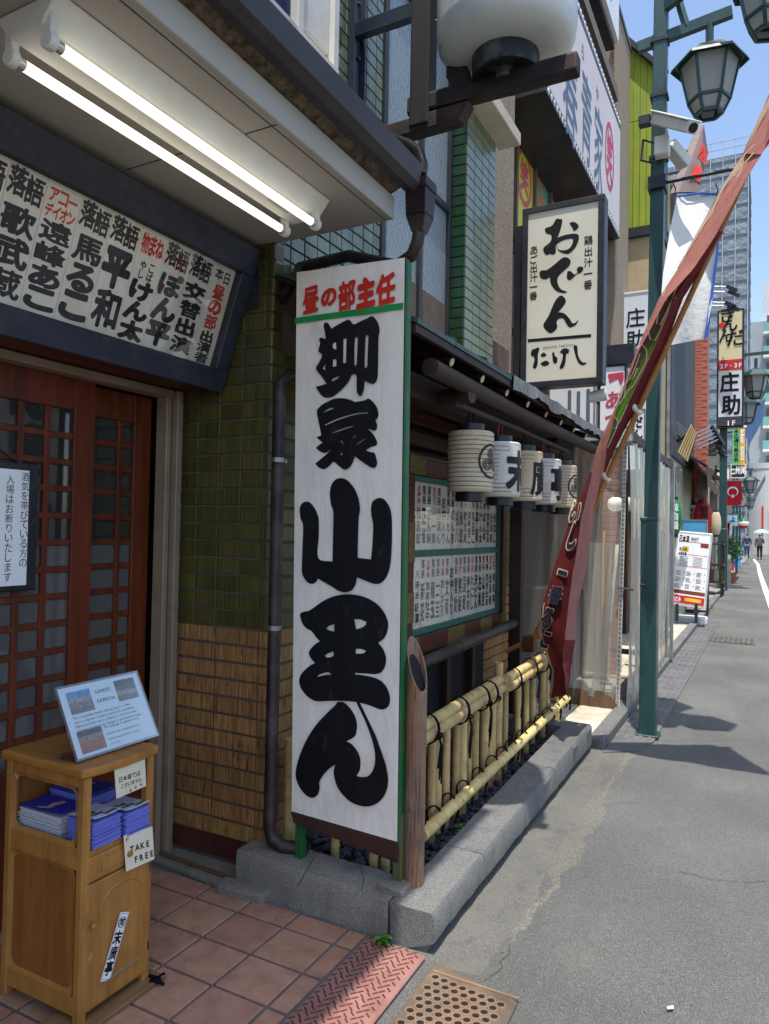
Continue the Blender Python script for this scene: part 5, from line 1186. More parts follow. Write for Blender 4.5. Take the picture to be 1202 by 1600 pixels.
z_ = on(1035, 250, y=LYP).z
for zz in (z_, z_ + .5, z_ + .95): box('band_clamp', dark_metal, sl, LX - .03, LX + .105, LYP - .06, LYP + .06, zz, zz + .025)
rod0, rod1 = on(1040, 285, y=LYP - .04), on(1172, 285, y=LYP - .04)
box('rod_clamp', dark_metal, sl, LX - .035, LX + .10, LYP - .09, LYP + .07, rod0.z - .05, rod0.z + .05)
MB().tube([rod0, Vector((rod1.x, rod0.y, rod0.z))], .014, 10).build('banner_rod', dark_metal, sl, smooth=True)
MB().tube([(LX - .06, LYP - .09, 1.2), (LX - .02, LYP - .081, 1.2)], .012, 8).build('bolt', dark_metal, sl)
# street flag hanging on the rod
flag_w = mat('white_flag', srgb(226, 228, 224), .85, var=.04, bump=.5, bscale=14, bdist=.02, trans=.3); flag_b = mat('blue_hem', srgb(52, 104, 190), .8)
sf = thing('street_flag', 'plain white cloth flag with blue hem hanging from the lamp post rod', 'flag', (rod0.x + .2, rod0.y, rod0.z - .9))
def ragsheet(L_, R_, d0, d1, wav, ph=0.0):
    g = []
    for (a, b) in zip(L_, R_):
        row = []
        for j in range(9):
            u = j/8; v_ = max(0, min(1, (a[1] - 305)/230)); dep = d0*(1-u) + d1*u + wav*math.sin(u*7 + a[1]*.02 + ph) - .45*math.sin(v_*1.9); row.append(on(a[0]*(1-u) + b[0]*u, a[1]*(1-u) + b[1]*u, y=dep))
        g.append(row)
    return MB().sheet(g)
ragsheet([(1058, 308), (1050, 345), (1043, 385), (1036, 430), (1032, 480), (1044, 540)], [(1128, 305), (1126, 345), (1122, 385), (1117, 430), (1112, 480), (1101, 529)], 6.0, 6.25, .035).build('cloth', flag_w, sf, smooth=True)
ragsheet([(1123, 345), (1118, 400), (1110, 460), (1100, 530)], [(1127, 345), (1122, 400), (1115, 460), (1106, 527)], 6.2, 6.24, .0).build('hem', flag_b, sf, smooth=True)
MB().tube([on(1058, 307, y=6.0), on(1092, 302, y=6.05), on(1128, 304, y=6.2)], .009, 8).build('hem_rod', flag_b, sf)
for px in (1052, 1118): MB().tube([on(px, 286, y=6.04), on(px + 4, 296, y=6.04), on(px + 2, 306, y=6.06)], .005, 6).build('ring', dark_metal, sf)
# security camera on the lamp post
cm_ = thing('security_camera', 'white box security camera with sunshield clamped to the lamp post', 'camera', on(1040, 210, y=5.9))
ca, cb_ = on(1026, 186, y=5.95), on(1093, 202, y=5.6)
cb_ = ca.lerp(cb_, .86)
MB().bar(ca, cb_, .10, .085).build('body', white_plastic, cm_, bevel=.01)
MB().bar(ca + Vector((0, 0, .06)), cb_ + (cb_ - ca)*.06 + Vector((0, 0, .055)), .125, .012).build('sunshield', white_plastic, cm_, bevel=.003)
MB().tube([cb_ - (cb_ - ca)*.02, cb_ + (cb_ - ca)*.02], .035, 14).build('lens', black_rim, cm_)
q0 = on(1034, 228, y=5.98)
MB().box(q0.x - .05, q0.x + .06, 5.92, 6.02, q0.z - .09, q0.z + .06).build('mount', white_plastic, cm_, bevel=.008)
MB().tube([q0 + Vector((-.02, 0, .02)), q0 + Vector((-.14, 0, .08)), q0 + Vector((-.15, 0, -.08)), q0 + Vector((-.06, 0, -.12))], .012, 8).build('cable', dark_metal, cm_, smooth=True)
MB().box(q0.x - .17, q0.x - .08, 5.93, 6.0, q0.z + .18, q0.z + .26).build('junction_box', dark_metal, cm_, bevel=.006)
MB().bar(on(1045, 225, y=6.1), on(1072, 258, y=6.25), .1, .09).build('second_body', white_plastic, cm_, bevel=.008)

# ================================================================== leaflet cabinet by the doors
oak = mat('cabinet_wood', srgb(178, 126, 60), .48, c2=srgb(142, 96, 44), scale=3, stretch=(7, 7, .8), dirt=srgb(92, 58, 28), dirt_amt=.4, dscale=5, coat=.1, bump=.12, bscale=60, bstretch=(5, 5, .4), scuff=srgb(214, 176, 112), sc_amt=.55, sc_scale=34, sc_stretch=(1, 1, .35), sc_lo=.65)
oak_h = mat('cabinet_top_wood', srgb(178, 122, 54), .45, c2=srgb(146, 94, 40), scuff=srgb(208, 172, 110), sc_amt=.5, sc_scale=30, sc_lo=.64, scale=3, stretch=(1, 7, 7), dirt=srgb(90, 60, 32), dirt_amt=.4, dscale=5, coat=.12)
oak_in = mat('panel_wood', srgb(150, 96, 42), .5, c2=srgb(118, 72, 32), scale=3, stretch=(7, 7, .8))
X0, X1, Y0, Y1 = -2.27, -1.885, 1.59, 1.885
cab = thing('leaflet_cabinet', 'small honey brown wooden cabinet holding leaflets in front of the lattice doors', 'cabinet', ((X0 + X1)/2, (Y0 + Y1)/2, 0))
# uprights
for x, y in ((X0, Y0), (X0, Y1 - .032), (X1 - .032, Y0), (X1 - .032, Y1 - .032)): box('upright', oak, cab, x, x + .032, y, y + .032, .018, .80, bevel=.005)
MB().slab([(X0 - .012, Y0 - .012, .80), (X1 + .004, Y0 - .014, .80), (X1 + .02, Y0 + .06, .80), (X1 + .024, (Y0 + Y1)/2, .80), (X1 + .02, Y1 - .06, .80), (X1 + .004, Y1 + .014, .80), (X0 - .012, Y1 + .012, .80)], (0, 0, .03)).build('top', oak_h, cab, bevel=.009, seg=3)
box('shelf', oak_h, cab, X0 + .005, X1 - .001, Y0 + .005, Y1 - .005, .545, .563)
box('floor_board', oak_h, cab, X0 + .005, X1 - .005, Y0 + .005, Y1 - .005, .055, .07)
for y, s in ((Y0, 1), (Y1 - .014, -1)):
    box('side_rail', oak, cab, X0 + .03, X1 - .03, y + .003, y + .017, .765, .80); box('side_rail', oak, cab, X0 + .03, X1 - .03, y + .003, y + .017, .505, .575); box('side_rail', oak, cab, X0 + .03, X1 - .03, y + .003, y + .017, .055, .115)
    sp = box('side_panel', oak_in, cab, X0 + .03, X1 - .03, y + .010, y + .014, .11, .51)
    if s > 0:
        # rounded window surround and moulding
        def rrect(x0, x1, z0, z1, r, n=5): return [(x0 + r - r*math.cos(R(90*i/n)), z0 + r - r*math.sin(R(90*i/n))) for i in range(n + 1)] + [(x1 - r + r*math.sin(R(90*i/n)), z0 + r - r*math.cos(R(90*i/n))) for i in range(n + 1)] + [(x1 - r + r*math.cos(R(90*i/n)), z1 - r + r*math.sin(R(90*i/n))) for i in range(n + 1)] + [(x0 + r - r*math.sin(R(90*i/n)), z1 - r + r*math.cos(R(90*i/n))) for i in range(n + 1)]
        for (z0_, z1_) in ((.58, .758), (.12, .50)):
            o_, i_ = rrect(X0 + .028, X1 - .03, z0_ - .006, z1_ + .008, .02), rrect(X0 + .045, X1 - .048, z0_ + .008, z1_ - .006, .028)
            n = len(o_); mm = MB(); mm.add([(a, y, b) for a, b in o_] + [(a, y + .009, b) for a, b in i_], [(k, (k+1) % n, n + (k+1) % n, n + k) for k in range(n)]); mm.build('moulding', oak, cab, smooth=True)
box('back_panel', oak_in, cab, X0 + .004, X0 + .012, Y0 + .03, Y1 - .03, .06, .80)
box('dust_sill', mat('dust', srgb(120, 112, 98), .95), cab, X0 + .05, X1 - .05, Y0 + .006, Y0 + .02, .1155, .119)
dr = MB().box(X1 - .02, X1 + .002, Y0 + .012, Y1 - .012, .462, .543).build('drawer', oak, cab, bevel=.006, seg=2)
MB().box(X1 + .0015, X1 + .005, Y0 + .07, Y1 - .07, .482, .525).build('drawer_panel', oak, dr, bevel=.003)
knob = MB().lathe([(.0001, .02), (.008, .018), (.0105, .012), (.008, .005), (.005, 0)], n=14).mesh('knob', oak, smooth=True)
link('knob', knob, None, dr, (X1 + .004, (Y0 + Y1)/2 + .03, .503), (0, R(90), 0))
do = MB().box(X1 - .02, X1 + .002, Y0 + .012, Y1 - .012, .062, .457).build('cabinet_door', oak, cab, bevel=.005, seg=2)
n = 14; yc, hw = (Y0 + Y1)/2 + .012, .09
arch = [(yc - hw, .12), (yc + hw, .12), (yc + hw, .36)] + [(yc + hw*math.cos(R(a)), .36 + .06*math.sin(R(a))) for a in range(15, 166, 15)] + [(yc - hw, .36)]
m = MB(); k = len(arch); cen = (yc, .27); inn = [(cen[0] + (a - cen[0])*.92, cen[1] + (b - cen[1])*.955) for a, b in arch]
m.add([(X1 + .0025, a, b) for a, b in arch] + [(X1 + .0055, (a + c_)/2, (b + d_)/2) for (a, b), (c_, d_) in zip(arch, inn)] + [(X1 + .0025, a, b) for a, b in inn], [(i, (i+1) % k, k + (i+1) % k, k + i) for i in range(k)] + [(k + i, k + (i+1) % k, 2*k + (i+1) % k, 2*k + i) for i in range(k)])
m.build('arch_moulding', oak, do, smooth=True)
link('knob', knob, None, do, (X1 + .004, Y0 + .038, .33), (0, R(90), 0))
box('dust_sill', MATS['dust'], do, X1 + .002, X1 + .008, yc - hw + .01, yc + hw - .01, .121, .125)
for z in (.13, .4): box('hinge', dark_metal, do, X1 - .004, X1 + .003, Y1 - .013, Y1 - .009, z, z + .03)
# sticker on the cabinet door
stk = thing('name_sticker', 'narrow white paper sticker with black lettering stuck aslant on the cabinet door', 'sticker', (X1 + .006, yc, .2))
so, sa = on(180, 1478, x=X1 + .006), R(-22)
su, sv = Vector((0, math.cos(sa), math.sin(sa))), Vector((0, -math.sin(sa), math.cos(sa)))
spx = lambda a, b, d=0.0: so + su*a + sv*b + Vector((d, 0, 0))
MB().slab([spx(-.021, -.1), spx(.021, -.1), spx(.021, .1), spx(-.021, .1)], (.0007, 0, 0)).build('paper_strip', white_print, stk)
k = Ink(lambda a, b: spx(a, b, .0012)); k.column('末廣亭', 0, .046, .034, .042, .06, bold=.05)
n = 20; vs = [(q*math.cos(2*math.pi*j/n), .07 + q*math.sin(2*math.pi*j/n)) for q in (.0145, .017) for j in range(n + 1)]
k.m.add([spx(a, b, .0012) for a, b in vs], [(j, j + 1, n + 2 + j, n + 1 + j) for j in range(n)]); k.ch('笑', 0, .07, .024, .024, .04)
for a, b, c_, d_ in ((-.0185, -.096, -.0175, .096), (.0175, -.096, .0185, .096), (-.0185, -.096, .0185, -.095), (-.0185, .095, .0185, .096)): k.m.add([spx(a, b, .0012), spx(c_, b, .0012), spx(c_, d_, .0012), spx(a, d_, .0012)], [(0, 1, 2, 3)])
k.build(ink, stk)
# notices taped to the cabinet
note_m = mat('note_card', srgb(222, 214, 190), .6, var=.04, dirt=srgb(190, 176, 140), dirt_amt=.4, dscale=9)
def card(name, label, corners, x, texts):
    P = [on(*p, x=x) for p in corners]; t = thing(name, label, 'notice', sum(P, Vector())/4)
    MB().slab(P, (.0012, 0, 0)).build('card', note_m, t)
    u = (P[1] - P[0]); v = (P[3] - P[0])
    pl = lambda a, b: P[0] + u*a + v*b + Vector((.0022, 0, 0))
    k = Ink(lambda a, b: pl(a, -b)); W, H_ = u.length, v.length
    for s, a, b, h in texts:
        x_ = a
        for c_ in s:
            if c_ != ' ': k.ch(c_, x_, b, h*H_/W*(.95), h, .03 if ord(c_) < 0x2e80 else .015, N=40)
            x_ += h*H_/W*(1.05 if ord(c_) > 0x2e80 else .78)
    k.build(ink, t); return t, pl
card('handwritten_card', 'yellowed card with handwritten Japanese and arrows hung under the cabinet top', ((178, 1194), (226, 1178), (228, 1228), (182, 1248)), X1 + .012, [('日本語では', .16, -.5, .155), ('ございません', .2, -.7, .125), ('↓', .45, -.9, .14), ('↓', .62, -.87, .14), ('↓', .8, -.84, .14)])
card('take_free_card', 'white card reading TAKE FREE with an arrow, fixed to the cabinet drawer', ((193, 1306), (238, 1291), (241, 1342), (197, 1362)), X1 + .012, [('↖', .12, -.14, .2), ('TAKE', .24, -.44, .24), ('FREE', .36, -.76, .24)])
# leaflets
blue_p = mat('leaflet_blue', srgb(52, 52, 168), .5, var=.12, rand=.06); pale_p = mat('leaflet_pale', srgb(206, 208, 226), .5, var=.05); edge_p = mat('leaflet_edge', srgb(128, 138, 214), .6, c2=srgb(84, 90, 190), scale=60, stretch=(.3, .3, 60))
edge_w = mat('leaflet_edge_white', srgb(214, 214, 220), .6, c2=srgb(170, 170, 178), scale=60, stretch=(.3, .3, 60))
def stack(label, x0, x1, y0, y1, z0, n, em, seed, cover, txt=True):
    t = thing('leaflet_stack', label, 'leaflets', ((x0 + x1)/2, (y0 + y1)/2, z0), 'stacks of blue leaflets in the cabinet'); rg = random.Random(seed)
    h = .0042
    for i in range(n):
        dx, dy = rg.uniform(-.004, .004), rg.uniform(-.004, .004)
        box('leaflet', em, t, x0 + dx, x1 + dx, y0 + dy, y1 + dy, z0 + i*h, z0 + i*h + h*.82)
    z = z0 + n*h
    g = []
    for a in range(5): g.append([(x0 + (x1 - x0)*a/4, y0 + (y1 - y0)*b/4, z + .004 + .012*max(0, (a/4 - .45))*1.0 + .004*((b/4 - .5)**2)*4) for b in range(5)])
    cv = MB().sheet(g).build('cover', cover, t, smooth=True, solid=.001)
    gz = lambda x, y: z + .0062 + .012*max(0, ((x - x0)/(x1 - x0) - .45)) + .004*(((y - y0)/(y1 - y0) - .5)**2)*4
    if txt:
        k = Ink(lambda a, b: Vector((x1 - .012 - b, y0 + a, gz(x1 - .012 - b, y0 + a))))
        k.row('新宿', .012, .055, .022, bold=.04, N=30); k.row('末廣亭', .012, .028, .018, bold=.04, N=30); k.build(ink, t)
        m = MB(); m.add([(x1 - .028, y0 + .055, gz(x1 - .028, y0 + .055)), (x1 - .008, y0 + .055, gz(x1 - .008, y0 + .055)), (x1 - .008, y0 + .10, gz(x1 - .008, y0 + .1)), (x1 - .028, y0 + .10, gz(x1 - .028, y0 + .1))], [(0, 1, 2, 3)]); m.build('cover_print', mat('olive_print', srgb(120, 112, 60), .6), t)
    else:
        m = MB(); q = [(.3, .15), (.45, .35), (.4, .6), (.5, .85), (.62, .8), (.55, .5), (.6, .3), (.45, .12)]
        m.add([(x0 + (x1 - x0)*a, y0 + (y1 - y0)*b, gz(x0 + (x1 - x0)*a, y0 + (y1 - y0)*b)) for a, b in q], [tuple(range(8))]); m.build('cover_print', mat('beige_print', srgb(196, 178, 168), .6), t)
stack('tallest stack of blue leaflets on the cabinet shelf beside the front upright', X1 - .115, X1 + .006, Y0 + .036, Y0 + .145, .564, 20, edge_p, 1, pale_p)
stack('low fanned pile of blue leaflets on the cabinet shelf behind the TAKE FREE card', X1 - .115, X1 + .012, Y0 + .16, Y0 + .262, .564, 17, edge_p, 2, pale_p)
stack('blue leaflets with white spines behind the cabinet side window', X0 + .03, X0 + .24, Y0 + .03, Y0 + .14, .564, 17, edge_w, 3, blue_p, False)
stack('blue leaflets at the rear of the cabinet shelf under the back panel', X0 + .03, X0 + .24, Y0 + .15, Y0 + .262, .564, 24, edge_p, 4, blue_p, False)
# info stand
st = thing('info_stand', 'clear acrylic stand holding an English information sheet with photos on the cabinet top', 'stand', (-1.95, 1.75, .83))
b0, b1 = on(120, 1187, x=-1.945), on(248, 1149, x=-1.945); b0.z = b1.z = .836
t0, t1 = on(85, 1075, x=-2.02), on(213, 1048, x=-2.02); t0.z = t1.z = (t0.z + t1.z)/2
acr = glassy('acrylic', (.96, .98, .99), .015, (.8, .85, .9), .02, refl=.7)
nrm = (b1 - b0).cross(t0 - b0).normalized(); nrm = nrm if nrm.x > 0 else -nrm
S_ = lambda a, b, d=0.0: (b0.lerp(b1, a)).lerp(t0.lerp(t1, a), b) + nrm*d
sheet_m = mat('info_sheet', srgb(226, 232, 240), .6, var=.03)
MB().slab([S_(.02, .03, .001), S_(.98, .03, .001), S_(.98, .97, .001), S_(.02, .97, .001)], nrm*.0012).build('sheet', sheet_m, st)
MB().slab([S_(0, 0, .004), S_(1, 0, .004), S_(1, 1, .004), S_(0, 1, .004)], nrm*.002).build('acrylic_front', acr, st)
MB().slab([S_(0, 0, -.003), S_(1, 0, -.003), S_(1, 1, -.003), S_(0, 1, -.003)], nrm*.002).build('acrylic_back', acr, st)
MB().slab([b0 + Vector((0, 0, -.004)), b1 + Vector((0, 0, -.004)), b1 + Vector((-.12, 0, -.004)), b0 + Vector((-.12, 0, -.004))], (0, 0, .003)).build('acrylic_foot', acr, st)
def photo(a0, a1, c0, c1, bands):
    n = len(bands)
    for i, c_ in enumerate(bands):
        lo, hi = c0 + (c1 - c0)*i/n, c0 + (c1 - c0)*(i + 1)/n
        MB().add([S_(a0, lo, .0026), S_(a1, lo, .0026), S_(a1, hi, .0026), S_(a0, hi, .0026)], [(0, 1, 2, 3)]).build('photo_print', mat('photo_tone', srgb(*c_), .5, var=.45, scale=90), st)
photo(.09, .36, .60, .90, [(120, 116, 112), (150, 120, 110), (150, 150, 150), (96, 140, 196)]); photo(.66, .92, .62, .92, [(120, 96, 60), (150, 140, 124), (96, 84, 56), (60, 52, 40)]); photo(.08, .36, .07, .37, [(150, 74, 36), (170, 90, 44), (150, 120, 90), (60, 36, 30)])
iw, ih = (b1 - b0).length, (t0 - b0).length
k = Ink(lambda a, b: S_(a/iw, b/ih, .0027))
def trow(s, u, v, h): k.row(s, u*iw, v*ih, h, adv=.56, bold=0)
trow('SUEHIROTEI', .41, .83, .0125); trow('INFORMATION', .40, .70, .0125)
for i, s in enumerate(('This is a wooden theater that was built in 1946,', 'and is a regional cultural asset of Shinjuku Ward.', 'There are tatami seats in the hall, and traditional', 'Japanese storytelling (rakugo) is performed on stage.')): trow(s, .09, .555 - i*.058, .0098)
trow('The language is Japanese only.', .39, .335, .0098); trow('新宿末廣亭于1946年, 是新宿区的地域文化遗产,', .39, .235, .0066); trow('木造の寄席 1946年築 座敷席あり 落語を上演', .39, .16, .0066); trow('しています。', .39, .095, .0066)
k.build(ink, st)
# wedge boards under the cabinet, tied
wd = thing('base_boards', 'two thin rough boards under the cabinet tied with black cord', 'boards', (-1.95, 1.75, .013))
raw = mat('raw_board', srgb(150, 116, 76), .85, c2=srgb(110, 80, 50), scale=4, stretch=(6, .6, 6), bump=.3, bscale=60)
for i in range(2): box('board', raw, wd, X1 - .13 + i*.006, X1 + .035 + i*.004, Y0 - .1, Y1 + .045 - i*.01, .0135 + i*.0095, .0225 + i*.0095, bevel=.002)
MB().tube([(X1 + .02, Y1 - .02, .035), (X1 + .045, Y1 - .005, .03), (X1 + .05, Y1 + .01, .022), (X1 + .055, Y1 + .012, .014)], .006, 6).tube([(X1 + .03, Y1 - .02, .032), (X1 + .03, Y1 + .04, .03)], .006, 6).tube([(X1 + .0, Y1 - .0, .034), (X1 + .045, Y1 + .005, .034)], .0075, 6).build('cord', rope, wd)
for x, y in ((X0 + .004, Y0 + .004), (X0 + .004, Y1 - .034)): box('foot', oak, cab, x, x + .026, y, y + .03, .012, .02)
# framed notice hung on the lattice door
dn = thing('door_notice', 'black framed white notice with two columns of Japanese hung on the lattice door', 'notice', (-2.57, 1.7, 1.35))
MB().box(-2.585, -2.572, 1.40, 1.905, 1.332, 1.832).build('frame_sheet', mat('black_vinyl', srgb(24, 26, 34), .3, var=.3, bump=.3, bscale=14, bdist=.02), dn, bevel=.003)
MB().box(-2.5725, -2.571, 1.44, 1.862, 1.354, 1.803).build('paper', white_print, dn)
k = Ink(lambda a, b: Vector((-2.5704, a, b))); k.column('酒気を帯びている方の', 1.845, 1.795, .032, .034, .10); k.column('入場はお断りいたします', 1.782, 1.78, .032, .034, .10)
k.build(ink, dn)
MB().tube([(-2.57, 1.50, 1.83), (-2.575, 1.65, 1.93), (-2.57, 1.80, 1.83)], .003, 6).build('hanging_cord', rope, dn)
# ================================================================== vinyl-curtained stall beyond the garden
vinyl = glassy('clear_vinyl', (.92, .92, .89), .27, (.76, .73, .65), .06, bump=.6, bscale=2.2, refl=1.1, bstretch=(3, 3, .8))  # milk share and pale colour put haze and reflections into the sheet
vinyl2 = glassy('pleated_vinyl', (.88, .88, .84), .42, (.80, .76, .62), .1, bump=.5, bscale=6, refl=1.2, bstretch=(4, 4, .4))
slat_m = mat('brown_boards', srgb(94, 70, 54), .75, c2=srgb(68, 50, 42), scale=5, stretch=(6, 6, .5), rand=.15, dirt=srgb(96, 84, 72), dirt_amt=.3)
stall = thing('vinyl_stall', 'shop front closed in with clear vinyl curtains and a zip, past the bamboo garden', 'stall', (-1.6, 6.6, 0))
FY = 6.62
def vsheet(x0, x1, z0, z1, y, amp, seed, nx=16, nz=20):
    rg = random.Random(seed); ph = [rg.uniform(0, 6) for _ in range(4)]; g = []
    for j in range(nz + 1):
        z = z0 + (z1 - z0)*j/nz; g.append([(x0 + (x1 - x0)*i/nx, y + amp*(math.sin(i*.9 + ph[0] + z) + .6*math.sin(i*1.7 + ph[1] - 2*z)), z) for i in range(nx + 1)])
    return MB().sheet(g)
vsheet(-2.05, -1.52, .12, 2.42, FY, .008, 1).build('front_sheet', vinyl, stall, smooth=True)
vsheet(-1.53, -1.13, .06, 2.42, FY - .012, .010, 2).build('front_sheet', vinyl, stall, smooth=True)
# hem and fringe of the front sheet
MB().sheet([[(-1.75 + .62*i/20, FY - .03 + .006*math.sin(i*1.9), .05 + .008*math.sin(i*2.3)) for i in range(21)], [(-1.75 + .62*i/20, FY - .014, .20) for i in range(21)]]).build('hem', mat('brown_hem', srgb(96, 74, 52), .7, var=.25), stall)
# zip edge
za, zb = Vector((-1.145, FY - .025, .04)), Vector((-1.105, FY - .02, 2.42)); zm_ = Vector((-1.118, FY - .045, 1.25))
zp = MB(); L0 = [za.lerp(zm_, i/6) for i in range(7)] + [zm_.lerp(zb, i/6) for i in range(1, 7)]
zp.sheet([[p + Vector((-.018, 0, 0)) for p in L0], [p + Vector((.018, -.004, 0)) for p in L0]]).build('zip_tape', white_plastic, stall)
teeth = MB()
for i in range(60):
    p = za.lerp(zm_, i/30) if i < 30 else zm_.lerp(zb, (i - 30)/30); teeth.box(p.x - .012, p.x + .012, p.y - .008, p.y - .003, p.z, p.z + .012)
teeth.build('zip_teeth', steel, stall, kind='stuff')
MB().tube([on(965, 918, y=FY - .06), on(990, 922, y=FY - .06)], .008, 6).build('clip', dark_metal, stall)
# pleated side sheet along the street
g = []
for j in range(16):
    z = .08 + 2.34*j/15; g.append([(-1.075 + .028*math.sin(i*1.5 + .2*j) + .01*math.sin(i*.37), FY - .01 + .085*i*(1 + .0*j), z) for i in range(34)])
MB().sheet(g).build('side_sheet', vinyl2, stall, smooth=True)
box('eave_beam', dark_wood, stall, -2.05, -1.04, FY + .01, FY + .07, 2.42, 2.50); box('side_beam', dark_wood, stall, -1.1, -1.04, FY + .07, 9.6, 2.42, 2.50)
for x, y in ((-1.08, 9.55), (-1.56, FY + .03), (-2.03, FY + .03)): MB().tube([(x, y, .05), (x, y, 2.44)], .022, 10).build('frame_pole', steel, stall)
rg = random.Random(77); g = []
for j in range(8): g.append([(-1.98 + .95*i/14, FY - .10 + .12*j/7 + rg.uniform(-.008, .008), 2.36 + .17*j/7 + rg.uniform(-.012, .012)) for i in range(15)])
MB().sheet(g).build('valance', tarp, stall, smooth=True)
# interior: boarded wall, brick pier, poster, counter
iw_ = box('inner_wall', slat_m, stall, -3.0, -1.62, 8.2, 8.3, 0.05, 2.6)
bdm = MB().box(-.055, .055, -.012, 0, 0, 2.4).mesh('board', slat_m, bevel=.003)
for i in range(11): link('board', bdm, None, iw_, (-2.86 + i*.118, 8.2, .06))
brick_m = mat('brick_red', srgb(158, 88, 66), .8, c2=srgb(136, 74, 56), scale=20, rand=.14, bump=.3, bscale=90)
bp = box('brick_pier', mat('brick_joint', srgb(110, 92, 80), .9), stall, -1.60, -1.42, 8.15, 8.4, .05, 2.42)
bme = MB().box(-.088, .088, -.008, 0, 0, .058).mesh('brick', brick_m, bevel=.002)
for k in range(34): link('brick', bme, None, bp, (-1.51, 8.15, .06 + k*.069))
box('yellow_panel', mat('yellow_board', srgb(224, 184, 40), .6), stall, -1.28, -1.12, 8.6, 8.62, .8, 1.5)
box('yellow_strip', MATS['yellow_board'], stall, -1.535, -1.51, 7.86, 7.88, .75, 1.62)
box('white_sign', white_print, stall, -1.32, -1.20, 8.5, 8.52, 1.55, 2.0)
box('inner_rail', dark_wood, stall, -2.0, -1.15, 7.9, 7.95, .34, .39); box('counter', slat_m, stall, -2.6, -1.75, 7.6, 8.1, .05, 1.0)
box('poster', mat('poster_pale', srgb(196, 200, 180), .7, var=.2, scale=30), stall, -2.02, -1.86, 8.17, 8.18, 1.1, 1.5)
vsheet(-1.7, -1.42, .1, 1.5, 7.75, .03, 5).build('folded_sheet', vinyl, stall, smooth=True)
MB().slab([(-1.42, 6.72, .05), (-1.3, 6.72, .05), (-1.16, 6.68, 1.5), (-1.2, 6.72, 1.5)], (0, .05, 0)).build('loose_sheet', vinyl, stall)
box('stall_floor', far_pave, stall, -2.05, -1.1, FY + .05, 8.15, .045, .07)
gl_l = thing('globe_lamp', 'white globe lamp glimpsed through the clear vinyl curtain', 'lamp', on(962, 788, y=7.2))
gc = on(962, 788, y=7.2)
MB().lathe([(.001, .068), (.035, .066), (.065, .045), (.078, .0), (.065, -.045), (.035, -.066), (.001, -.068)], gc, 20).build('globe', mat('opal', srgb(235, 232, 220), .3, emit=.25), gl_l, smooth=True)
MB().tube([gc + Vector((0, 0, .06)), gc + Vector((0, .02, .14)), gc + Vector((-.1, .05, .16)), Vector((-1.4, 8.16, gc.z + .16))], .009, 8).build('arm', dark_metal, gl_l)

# ================================================================== roughcast building next door
rough_m = mat('roughcast', srgb(186, 168, 146), .95, c2=srgb(140, 126, 110), scale=45, bump=1.0, bscale=75, bdist=.03)
rb = thing('roughcast_building', 'beige roughcast building with long pink signboard, next to the green tiled pier', 'building', (-2.1, 7.5, 0))
PX = -1.80
def pky(px, py): return on(px, py, x=PX)
px0, px1 = pky(861, 138).y - .12, pky(968, 380).y + .08
pz0 = (pky(861, 138).z + pky(966, 375).z)/2; pz1 = (pky(900, 0).z + pky(973, 210).z)/2
cy0, cy1 = px1 + .05, px1 + 1.1; WX = -2.32
box('wall', rough_m, rb, -5, -2.06, 5.38, 6.30, 0, 11); box('side_column', rough_m, rb, -2.6, -1.88, cy0, cy1, 2.5, on(975, 45, x=-1.88).z)
cap_z = on(975, 45, x=-1.88).z; box('column_cap', dark_metal, rb, -2.6, -1.865, cy0 - .02, cy1 + .02, cap_z, cap_z + .08)
box('ground_wall', rough_m, rb, -5, -2.06, 9.0, cy1, 0, 4.9); box('upper_wall', rough_m, rb, -5, WX - .06, 6.30, cy0, pz1 - .1, 11)
box('lower_wall', slat_m, rb, -5, WX - .06, 6.30, cy0, 2.6, 4.9)
wz = on(833, 345, x=WX).z - .35
ye = [on(px, 300, x=WX).y for px in (804, 834, 858, 872, 888, 915)]
wnd = MB()
for y in ye: wnd.box(WX - .04, WX + .03, y, y + .05, wz, pz1)
wnd.box(WX - .04, WX + .028, ye[0], cy0, wz - .05, wz)
wd_ = wnd.build('window', mat('brown_sash', srgb(122, 104, 84), .5), rb)
for i_, (c_, g_) in enumerate((((220, 210, 52), '笑'), ((96, 168, 150), '飲み放題'), ((206, 60, 120), 'おいしい'), ((216, 190, 60), '焼鳥'), ((196, 120, 60), ''))):
    y0_, y1_ = ye[i_] + .05, ye[i_ + 1]
    box('window_poster', mat('poster_%d' % i_, srgb(*c_), .5, var=.06), wd_, WX - .015, WX - .01, y0_, y1_, wz, pz1)
    k = Ink(lambda a, b: Vector((WX - .007, a, b)))
    if i_ == 0:
        n = 30; cy_, cz_ = (y0_ + y1_)/2, on(820, 275, x=WX).z; w_ = (y1_ - y0_)*.42
        vs = [(cy_ + q*w_*math.cos(2*math.pi*j/n), cz_ + q*w_*math.sin(2*math.pi*j/n)*1.2) for q in (.8, 1) for j in range(n + 1)]; k.m.add([k.place(a, b) for a, b in vs], [(j, j + 1, n + 2 + j, n + 1 + j) for j in range(n)])
        k.ch(g_, cy_, cz_, w_*1.1, w_*1.3, .05); k.build(mat('rose_print', srgb(214, 92, 112), .6), wd_)
    elif g_: k.column(g_, (y0_ + y1_)/2, on(850, 240, x=WX).z, (y1_ - y0_)*.5, .22, .1, bold=.04, N=30); k.build(mat('print_%d' % i_, srgb(*((226, 120, 60), (250, 230, 60), (70, 40, 20))[i_ - 1]), .6), wd_)
